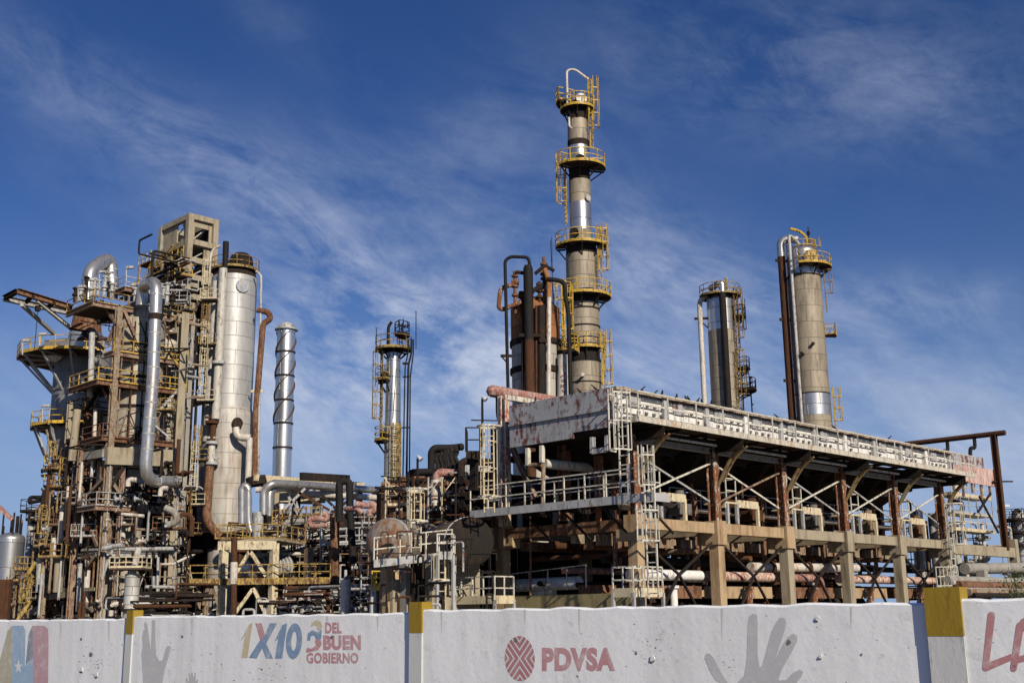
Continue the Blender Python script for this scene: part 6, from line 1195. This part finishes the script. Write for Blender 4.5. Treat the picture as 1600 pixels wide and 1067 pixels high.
tangle(40, 420, 590, 930, 962, 74, 86, ['galv', 'dark', 'dark', 'pipewhite', 'rust', 'galv'], (.05, .08, .12, .16), 'low grey pipe on the ground just above the wall in the middle', 'low ground pipes in the middle', (2, 5)); tangle(26, 180, 330, 925, 962, 80, 92, ['galv', 'dark', 'rust', 'dark', 'dark'], (.05, .08, .12), 'low pipe on the ground above the wall at left', 'low ground pipes at left', (2, 5))
tangle(44, 120, 300, 480, 740, 101, 112, ['dark', 'rust', 'galv', 'beigepost', 'dark'], (.05, .08, .12, .18), 'small pipe threading the upper decks of the left structure', 'pipes threading the upper left decks'); tangle(20, 240, 300, 390, 500, 112, 118, ['galv', 'dark', 'beigepost'], (.10, .14), 'thin pipe by the concrete tower', 'thin pipes by the concrete tower')
frames(14, 70, 290, 960, 800, 920, 106, 116, ['dark', 'dark', 'black', 'rust'], 'rusty pipe support frame inside the left structure', 'pipe support frames in the left structure')
tangle(44, 600, 785, 745, 815, 58, 74, ['dark', 'rust', 'black', 'dark', 'rustlight', 'galv'], (.04, .07, .1, .15), 'dark pipe in the tangle above the two drums', 'tangled pipes above the drums'); frames(14, 640, 770, 960, 745, 800, 58, 72, ['dark', 'rust', 'rustlight'], 'small rusty support frame above the drums', 'support frames above the drums')
tangle(24, 590, 780, 870, 940, 58, 70, ['dark', 'black', 'rust'], (.05, .08, .14), 'dark pipe in the shade beneath the drums', 'pipes beneath the drums')
# upright hairpins poking up just above the wall
for x in (506, 514, 520, 478, 486, 450, 458, 533, 565, 400, 412, 568, 380):
    p = P(x, 955, 80); h = rnd.uniform(.0, 1.3); w_ = rnd.uniform(.3, .8); mb = MB(); mb.tube([Vector((p.x, p.y, .2)), Vector((p.x, p.y, p.z + h)), Vector((p.x + w_, p.y, p.z + h)), Vector((p.x + w_, p.y, .2))], rnd.choice((.05, .07, .09)), n=8, fil=.2)
    single('hairpin_pipe', mb, M[rnd.choice(['galv', 'pipesilver', 'galv', 'dark'])], 'low grey hairpin pipe poking up just above the wall', 'pipe', 'low hairpin pipes above the wall')
# black block added so the middle background reads as deep shade
hb = T('shade_backing_block', 'long black block added as shade, closing the view behind the middle tangle', 'heater', axis(520, 900, 122)); A, B = axis(290, 900, 121), axis(600, 900, 124); zz = zat(806, A); mb = MB(); mb.bar(A + Z * zz / 2, B + Z * zz / 2, 5, zz); hb.part('casing', mb, M['dark'])
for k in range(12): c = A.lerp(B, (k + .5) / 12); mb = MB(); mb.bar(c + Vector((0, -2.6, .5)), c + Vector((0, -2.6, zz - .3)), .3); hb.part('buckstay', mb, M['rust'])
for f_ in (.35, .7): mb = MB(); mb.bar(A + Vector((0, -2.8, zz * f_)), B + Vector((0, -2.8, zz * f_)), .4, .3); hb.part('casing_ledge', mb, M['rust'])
A, B = axis(590, 900, 78), axis(790, 900, 80); zz = zat(770, A); hb = T('shade_backing_shed', 'black shed added as shade behind the two round drums', 'shelter', A); mb = MB(); mb.bar(A + Z * zz / 2, B + Z * zz / 2, 2.5, zz); hb.part('walls', mb, M['dark']); mb = MB(); mb.bar(A + Z * (zz + .1), B + Z * (zz + .1), 3, .2); hb.part('roof', mb, M['rust'])  # black shed added behind the drums to read as shade
# ------------------------------------------------------------------ the two horizontal drums on piers
def drum(lab, x0, y0_, Y0, x1, y1, Y1, rr, mm, hm, dome=1):
    A, B = P(x0, y0_, Y0), P(x1, y1, Y1); B.z = A.z; d = (B - A).normalized(); tt = T('horizontal_drum', lab, 'drum', Vector(((A.x + B.x) / 2, (A.y + B.y) / 2, 0)))
    mb = MB(); mb.cyl(A, B, rr, n=36, caps=False); tt.part('shell', mb, M[mm])
    a_ = d.cross(Z).normalized()
    for c, s in ((A, -1), (B, 1)):
        mb = MB(); vv = []; n = 32; prof = [(1, 0), (.94, .16), (.8, .30), (.55, .42), (.25, .48), (.02, .5)]
        for q, h in prof:
            for i in range(n): th = 2 * math.pi * i / n; vv.append(c + d * (s * h * rr * dome) + (a_ * math.cos(th) + Z * math.sin(th)) * (rr * q))
        mb.add(vv, [(i * n + j, i * n + (j + 1) % n, (i + 1) * n + (j + 1) % n, (i + 1) * n + j) for i in range(len(prof) - 1) for j in range(n)], True); tt.part('dished_head', mb, M[hm])
    for f_ in (.05, .5, .95): c = A.lerp(B, f_); mb = MB(); mb.cyl(c - d * .07, c + d * .07, rr * 1.03, n=36); tt.part('girth_band', mb, M['grey'])
    for f_ in (.2, .8): c = A.lerp(B, f_); mb = MB(); mb.bar(Vector((c.x, c.y, 0)), Vector((c.x, c.y, c.z - rr * .5)), rr * 1.5, .55, d); tt.part('pier', mb, M['concpale'])
    return A, B, tt
M['drumgrey'] = paint('drum_grey', (.22, .215, .20), .42, RUST2, rough=.5, scale=.8); M['drumbrown'] = paint('drum_brown', (.17, .13, .09), .42, RUST2, rough=.6, scale=.8)
A, B, d1 = drum('weathered grey drum with a rounded sunlit head, left of the pair on piers', 604, 846, 56, 690, 842, 61, 1.12, 'drumgrey', 'drumgrey')
A, B, d2 = drum('brownish drum with a dark round end, right of the pair on piers', 735, 846, 53, 668, 838, 61, 1.12, 'drumbrown', 'dark', .35)  # dark head colour stands for the shade on this drum end
for x, y0_, y1, mm in ((635, 960, 880, 'concgrey'), (676, 960, 880, 'concpale'), (605, 960, 890, 'concorange'), (615, 960, 905, 'concpale')): q = axis(x, 930, 54); mb = MB(); mb.bar(q, q + Z * zat(y1, q), .5); single('concrete_pier', mb, M[mm], {635: 'grey pier under the left drum', 676: 'tall white streaked pier between the drums', 605: 'orange stained pier at the left foot of the drums', 615: 'pale pier beside the orange stained one'}[x] + ' behind the wall', 'pier')
M['pierwhite'] = M['concpale']
mb = MB(); A = P(640, 955, 55.5); B = P(614, 895, 57); mb.bar(A, B, .35, .5); single('raking_prop', mb, M['concorange'], 'raking orange concrete prop beneath the left drum', 'prop')
# platforms in front of the drums
def plat(lab, x0, x1, yf, yt_, Y, dep, mm='railwhite', fm='grey', sl=0, mat_d='deckdark', nm='railed_platform', legs=True):
    A, B = P(x0, yf, Y), P(x1, yf + sl, Y); tt = T(nm, lab, 'platform', A); mb = MB(); C_ = (A + B) / 2; dv = Vector((0, dep, 0)); mb.prism([A, B, B + dv, A + dv], Z * -.08); d = tt.part('deck', mb, M[mat_d]); mb = MB(); mb.bar(A - Z * .12, B - Z * .12, .08, .34); tt.part('toe_plate', mb, M[fm], d)
    h = P(x0, yt_, Y).z - A.z; mb = MB(); mb.rail([A + dv, A, B, B + dv], h, 1.0, .04, 1, 0); tt.part('handrail', mb, M[mm], d)
    for c in (A, B, A + dv, B + dv) if legs else (): mb = MB(); mb.bar(Vector((c.x, c.y, 0)), c - Z * .1, .11); tt.part('leg', mb, M['grey'])
    if not legs: mb = MB(); mb.bar((A + B) / 2 + dv - Z * .15, (A + B) / 2 + dv - Z * 1.6, .3); tt.part('support', mb, M['dark'])
plat('pale railed platform sloping up past the front of the left drum', 584, 706, 876, 840, 52, 1.2, sl=-13, legs=False); plat('yellow railed landing at the left end of the drums', 581, 602, 912, 892, 54, 1.6, 'yellow', 'yellow'); plat('small grey railed stand between the drums', 683, 708, 863, 834, 51, 1.2)
plat('black railed lookout platform with white hoop rail beside the red header', 728, 750, 706, 668, 52, 1.4, 'dark', 'dark', legs=False); 
for k, (x, y0_, y1, yc, lab) in enumerate(((650, 862, 762, 813, 'white caged ladder rising in front of the left drum'), (764, 800, 664, 775, 'tall white caged ladder with round hoops beside the rust post'), (688, 960, 865, 905, 'pale ladder on the tall white streaked pier'))):
    q = P(x, (y0_ + y1) / 2, 51.5); q.z = 0; o = Vector((-.2, -1, 0)); tt = T('caged_ladder', lab, 'ladder', q); mb = MB(); mb.ladder(q, zat(y0_, q), zat(y1, q), o, .45, .035); l = tt.part('ladder', mb, M['cream']); mb = MB(); mb.cage(q, zat(yc, q), zat(y1, q), o, .75, .026); tt.part('ladder_cage', mb, M['cream'], l)
    for yy in (yc, y1 + 1): c = Vector((q.x, q.y, zat(yy, q))); mb = MB(); mb.sector(q.x, q.y, .45, .55, 0, 360, c.z, .08); tt.part('hoop', mb, M['railwhite'], l)
q = axis(573, 830, 66); tt = T('caged_ladder', 'long dark ladder running down left of the drums', 'ladder', q); mb = MB(); mb.ladder(q, 0, zat(812, q), Vector((0, -1, 0)), .55, .045); tt.part('ladder', mb, M['galv'])
# black pipe manifold above the drums
mf = T('pipe_manifold', 'black pipe manifold with wavy branches above the drums', 'manifold', P(690, 735, 62)); t = mf
pipe(t, [(674, 765, 62), (674, 706, 62), (679, 700, 62), (705, 700, 62.5), (722, 698, 63)], .2, 'black', fil=.5, n=12, name='header')
for k in range(6):
    x = 680 + 7 * k if k < 3 else 697 + 7 * (k - 3); y = 704 if k < 3 else 702
    pipe(t, [(x, y - 2, 62.3), (x + 4, y + 4, 62.2), (x - 1, y + 12, 62.2), (x + 4, y + 19, 62.2), (x + 3, y + 32, 62.2)], .12, 'black' if k % 2 else 'dark', fil=.25, n=8, name='branch')
pipe(t, [(640, 790, 61), (640, 742, 61), (645, 738, 61), (676, 737, 61)], .2, 'black', fil=.5, n=12, name='header'); pipe(t, [(720, 770, 60), (721, 724, 60), (727, 720, 60), (764, 722, 61)], .2, 'dark', fil=.5, n=12, name='header'); pipe(t, [(682, 780, 60), (682, 742, 60), (690, 738, 60), (720, 740, 61)], .22, 'pink', fil=.5, n=12, name='header'); pipe(t, [(681, 790, 59.5), (681, 750, 59.5)], .28, 'pipewhite', n=12, name='pale_leg')
A, B = P(660, 743, 63), P(735, 748, 65); mb = MB(); mb.bar(A, B, 2, .4); t.part('support_deck', mb, M['steelred']); A, B = P(725, 745, 66), P(775, 735, 66); mb = MB(); mb.bar(A, B, 2, 1.2); single('duct_box', mb, M['grey'], 'grey duct box between the manifold and the rust posts', 'duct')
A, B = P(655, 796, 60), P(725, 795, 62); mb = MB(); mb.bar(A, B, 2.2, .25); single('service_deck', mb, M['grey'], 'grey service deck resting above the drums', 'deck')
for k, (x, y) in enumerate(((652, 716), (754, 623))):
    q = P(x, y + 75, 60); tt = T('flood_lamp', ('flood lamp on a thin mast above the left drum', 'flood lamp on a thin mast left of the red header end')[k], 'lamp', q); mb = MB(); mb.bar(q, Vector((q.x, q.y, zat(y, q))), .09); tt.part('mast', mb, M['dark']); c = Vector((q.x, q.y, zat(y - 2, q))); mb = MB(); mb.cyl(c + Vector((0, 0, .05)), c + Vector((.2, -.07, -.15)), .08, .14, n=12); tt.part('lamp_head', mb, M['lamp'])
    mb = MB(); mb.bar(c + Vector((-.6, 0, -1.2)), c + Vector((1.0, 0, -1.25)), .06); tt.part('crossarm', mb, M['dark'])
# ------------------------------------------------------------------ far right
a = axis(1597, 830, 130); r = rad(12, a, 830); fv = T('storage_drum', 'white column with railed rings at the right edge of the picture', 'column', a); shell(fv, a, [(806, None, r, r, 0)], [clad('edge_white', (.66, .66, .64), r, pw=1.2, ph=1.0, metal=.2, rough=.5, stain=.15)]); head(fv, a, r, zat(806, a), .5, M['pipewhite']); cd = CAMD(a)
for y in (812, 832, 852): platform(fv, a, r, r + 1.3, cd - 150, cd + 10, zat(y, a), 'dark')
pipe(fv, [(1583, 860, 129), (1583, 800, 129), (1590, 796, 129), (1594, 800, 129)], .2, 'black', name='riser'); cladder(fv, a, r, cd - 85, zat(860, a), zat(806, a), 'yellow')
for k, (x, y0_, y1) in enumerate(((1566, 798, 860), (1573, 790, 850))): q = P(x, y1, 120); tt = T('lamp_post', ('short', 'tall')[k] + ' thin lamp post near the white column at the right edge', 'lamp post', q); mb = MB(); mb.bar(Vector((q.x, q.y, 0)), Vector((q.x, q.y, zat(y0_, q))), .12); tt.part('mast', mb, M['galv']); mb = MB(); mb.box((q.x + .3, q.y, zat(y0_, q)), (.7, .4, .25)); tt.part('lamp_head', mb, M['lamp'])
for k in range(6): 
    A = P(1480 + 8 * k, 905 + 5 * k, 62); mb = MB(); mb.tube([A, A + V * 14], (.2, .12, .28, .1, .2, .15)[k], n=10); single('ground_pipe', mb, M[('concgrey', 'pipewhite', 'rustlight', 'galv', 'beigepost', 'dark')[k]], ('mottled', 'thin white', 'rusty', 'thin grey', 'beige', 'dark')[k] + ' ground pipe behind the widest yellow capped post', 'pipe', 'ground pipes at the far right')
# shrubs
def shrub(px, py, Y, s, lab, n=500):
    c = P(px, py, Y); h = c.z; tt = T('shrub', lab, 'shrub', Vector((c.x, c.y, 0))); mb = MB(); base = Vector((c.x, c.y, 0))
    for k in range(9): a_ = rnd.uniform(0, 6.28); q = base + Vector((math.cos(a_), math.sin(a_), 0)) * s * rnd.uniform(.2, .7) + Z * h * rnd.uniform(.6, .95); mb.cyl(base, q, .06, .015, n=5, caps=False)
    tt.part('trunk', mb, M['trunk']); mb = MB()
    for k in range(n):
        th = rnd.uniform(0, 6.28); ph = math.acos(rnd.uniform(-1, 1)); rr = s * rnd.uniform(.35, 1) * (1 + .3 * math.sin(3 * th)); p = base + Z * h * .62 + Vector((math.sin(ph) * math.cos(th), math.sin(ph) * math.sin(th), .9 * math.cos(ph))) * rr
        d = Vector((rnd.gauss(0, 1), rnd.gauss(0, 1), rnd.gauss(0, .6))).normalized(); e = d.orthogonal().normalized(); l = rnd.uniform(.1, .22); mb.add([p, p + d * l * .5 + e * l * .25, p + d * l, p + d * l * .5 - e * l * .25], [(0, 1, 2, 3)])
    tt.part('foliage', mb, M['leaf'])
shrub(1590, 862, 60, 1.3, 'green shrub beside the pipes at the right edge'); shrub(1512, 938, 40, .5, 'small green shrub just above the wall behind the widest post', 250); shrub(1500, 925, 56, .7, 'low green shrub among the ground pipes behind the widest post', 250)
# ------------------------------------------------------------------ thin steelwork in front of the lower left vessels
for k in range(34):
    x0 = rnd.uniform(66, 165); y0_ = rnd.uniform(690, 940); x1 = x0 + rnd.uniform(12, 38) * rnd.choice((-1, 1)); y1 = y0_ - rnd.uniform(20, 65)
    if x1 < 62 or x1 > 168: continue
    o = rnd.uniform(-3, .3); mb = MB(); mb.bar(HLf(x0, y0_, o), HLf(x1, y1, o), .16); fr.part('brace', mb, M[rnd.choice(['beigepost', 'rustlight', 'concpale', 'dark', 'galv'])])
for k in range(16):
    y = rnd.uniform(690, 940); o = rnd.uniform(-3, .2); x0 = rnd.uniform(64, 120); mb = MB(); mb.bar(HLf(x0, y, o), HLf(x0 + rnd.uniform(20, 50), y - 2, o), .14, .18); fr.part('girt', mb, M[rnd.choice(['rustlight', 'galv', 'dark', 'beigepost'])])
for k in range(16):
    x0 = rnd.uniform(178, 285); y0_ = rnd.uniform(500, 760); o = rnd.uniform(-1.5, .3); mb = MB(); mb.bar(HR(x0, y0_, o), HR(x0 + rnd.uniform(-22, 22), y0_ - rnd.uniform(15, 40), o), .14); fr.part('brace', mb, M[rnd.choice(['beigepost', 'rust', 'dark', 'galv'])])
for k in range(26):
    x = rnd.uniform(64, 168); y = rnd.uniform(720, 940); p = P(x, y, rnd.uniform(99.5, 103)); q = p - Z * rnd.uniform(1.5, 5)
    single('slim_pipe', MB().cyl(p, q, rnd.choice((.08, .11, .15)), n=8), M[rnd.choice(['galv', 'pipewhite', 'beigepost', 'dark', 'rust'])], 'slim upright pipe among the rust posts at far left', 'pipe', 'slim upright pipes at far left')
for n_, x0, x1, y0_, y1, Y0, Y1, s, lab, grp in ((46, 402, 600, 820, 945, 90, 102, (.14, .3), 'small hand wheel valve in the middle tangle', 'valves in the middle tangle'), (34, 66, 290, 700, 945, 98, 104, (.16, .32), 'small hand wheel valve in the left structure', 'valves in the left structure'), (26, 600, 780, 745, 800, 57, 64, (.1, .2), 'small hand wheel valve above the drums', 'valves above the drums'), (30, 425, 590, 930, 958, 74, 84, (.1, .22), 'small hand wheel valve just above the wall in the middle', 'valves low in the middle')):
    for k in range(n_): valve(P(rnd.uniform(x0, x1), rnd.uniform(y0_, y1), rnd.uniform(Y0, Y1)), rnd.uniform(*s), rnd.choice(['dark', 'black', 'rust', 'galv', 'dark', 'black', 'pipewhite']), lab, grp)
# small railed access ledges scattered through the left structure and the middle
for k, (x0, x1, y, Y, mm) in enumerate(((232, 268, 640, 103, 'yellow2'), (196, 222, 660, 103, 'rustlight'), (120, 148, 640, 104, 'yellow2'), (176, 206, 820, 101, 'beigepost'), (238, 284, 826, 101, 'rustlight'), (66, 100, 820, 102, 'rustlight'), (110, 150, 838, 101, 'galv'), (440, 476, 838, 94, 'yellow2'), (548, 590, 818, 92, 'galv'), (560, 596, 880, 88, 'rust'), (452, 500, 880, 92, 'beigepost'), (606, 640, 790, 62, 'cream'), (690, 730, 770, 60, 'galv'), (640, 690, 778, 62, 'rust'), (262, 300, 520, 112, 'beigepost'), (255, 292, 470, 112, 'galv'))):
    A, B = P(x0, y, Y), P(x1, y, Y); B.z = A.z; tt = T('access_ledge', ('yellowish', 'rusty', 'worn', 'beige', 'stained', 'pale rust', 'grey', 'ochre', 'dull grey', 'dark rust', 'straw', 'cream', 'steel grey', 'brown', 'sandy', 'greyish')[k] + ' railed access ledge ' + ('below the long silver pipe deck', 'under the lower front deck', 'left of the beige corner post', 'above the pale drum deck', 'right of the pale drum', 'between the two left rust posts', 'right of the second rust post', 'right of the yellow table', 'right of the rust column', 'below the long dark ladder head', 'over the silver finned drum', 'above the left drum head', 'right of the black manifold', 'under the black manifold', 'beside the concrete tower foot', 'halfway up the concrete tower')[k], 'ledge', A, 'small railed access ledges')
    mb = MB(); mb.prism([A, B, B + Vector((0, 1.2, 0)), A + Vector((0, 1.2, 0))], Z * -.08); d = tt.part('deck', mb, M['deckdark']); mb = MB(); mb.rail([A + Vector((0, 1.2, 0)), A, B, B + Vector((0, 1.2, 0))], 1.05, .9, .04, 1, .2); tt.part('handrail', mb, M[mm], d)
    for c in (A, B): mb = MB(); mb.bar(c + Vector((0, .1, -.1)), c + Vector((0, 1.2, -1.4)), .1); tt.part('bracket', mb, M['dark'])
def scaffold(lab, xs, rows, f, mm, Ys=(0, 2.2), rr=.07, diag=True):
    p0 = f(xs[0], rows[-1], 0); tt = T('scaffold', lab, 'scaffold', p0, None)
    for o in Ys:
        for i, x in enumerate(xs):
            a_ = f(x, rows[-1], -o); b_ = f(x, rows[0], -o); b_ = Vector((a_.x, a_.y, b_.z)); mb = MB(); mb.bar(a_, b_, rr * (2 if i % 2 else 1.5)); tt.part('pole', mb, M[mm[(i + int(o)) % len(mm)]])
        for j, y in enumerate(rows[1:]):
            a_, b_ = f(xs[0] - 2, y, -o), f(xs[-1] + 2, y, -o); b_.z = a_.z + (b_.z - a_.z) * .3; mb = MB(); mb.bar(a_, b_, rr * 1.5); tt.part('ledger', mb, M[mm[(j + 1) % len(mm)]])
        if diag:
            for i in range(len(xs) - 1):
                for j in range(len(rows) - 1):
                    if (i * 3 + j * 5 + int(o)) % 3: continue
                    k = rnd.random() < .5; mb = MB(); mb.bar(f(xs[i] if k else xs[i + 1], rows[j + 1], -o), f(xs[i + 1] if k else xs[i], rows[j], -o), rr * 1.4); tt.part('diagonal', mb, M[mm[(i + j) % len(mm)]])
scaffold('thin pole scaffold in front of the hopper vessel at lower far left', (68, 82, 97, 112, 127, 141, 156), (700, 745, 790, 832, 878, 925, 966), HLf, ('beigepost', 'rustlight', 'galv', 'dark'))
scaffold('thin pole scaffold around the beige vessel on the upper decks', (182, 200, 218, 236, 254, 272), (500, 545, 592, 638, 684), HR, ('beigepost', 'rust', 'dark'), (0, 1.5), .055)
scaffold('thin pole scaffold in the dark bay below the long silver pipe', (180, 202, 224, 246, 268, 288), (760, 800, 850, 900, 960), HR, ('galv', 'rust', 'dark', 'beigepost'), (-.5, 2), .055)
def fm(x, y, o=0): return P(x, y, 92 - o)
scaffold('thin pole scaffold rising through the middle pipe tangle', (430, 452, 474, 498, 520, 548, 574, 596), (790, 830, 866, 905, 960), fm, ('rust', 'dark', 'beigepost', 'galv'), (0, 3), .055)
def fd(x, y, o=0): return P(x, y, 57 - o)
scaffold('thin pole scaffold above and behind the two round drums', (600, 622, 645, 668, 690, 712, 740, 765), (745, 775, 805, 960), fd, ('cream', 'dark', 'rust', 'galv'), (0, 2), .035)
# jumble of small level pipes and cable trays along the decks of the left structure
for k in range(40):
    x = rnd.uniform(175, 280); y = rnd.choice((505, 560, 608, 650, 700, 765, 800, 830, 880)) + rnd.uniform(-8, 8); A = HR(x, y, rnd.uniform(-2.5, .4)); mb = MB(); mb.tube([A, A + V * rnd.uniform(1, 4), A + V * rnd.uniform(1, 4) + Z * rnd.uniform(-1.5, 1.5)], rnd.choice((.05, .08, .12)), n=8, fil=.2)
    single('deck_pipe', mb, M[rnd.choice(('galv', 'beigepost', 'dark', 'rust', 'pipewhite'))], 'small level pipe along a deck of the left steel frame', 'pipe', 'small pipes along the left decks')

for k in range(26):
    x = rnd.uniform(592, 770); y = rnd.uniform(815, 945); p = P(x, y, rnd.uniform(49.5, 52)); a_ = rnd.uniform(.3, 1.4); b_ = rnd.uniform(.3, 1.3); d = rnd.choice((U, V, (V - U).normalized())); pts = [Vector((p.x, p.y, max(p.z - b_, .2))), p, p + d * a_, p + d * a_ - Z * rnd.uniform(.2, .8)]
    single('drum_pipe', MB().tube(pts, rnd.choice((.02, .03, .04, .05)), n=8, fil=.12), M[rnd.choice(('dark', 'galv', 'rust', 'dark', 'black', 'black', 'dark'))], 'thin bent pipe in front of the two drums on piers', 'pipe', 'thin pipes in front of the drums')
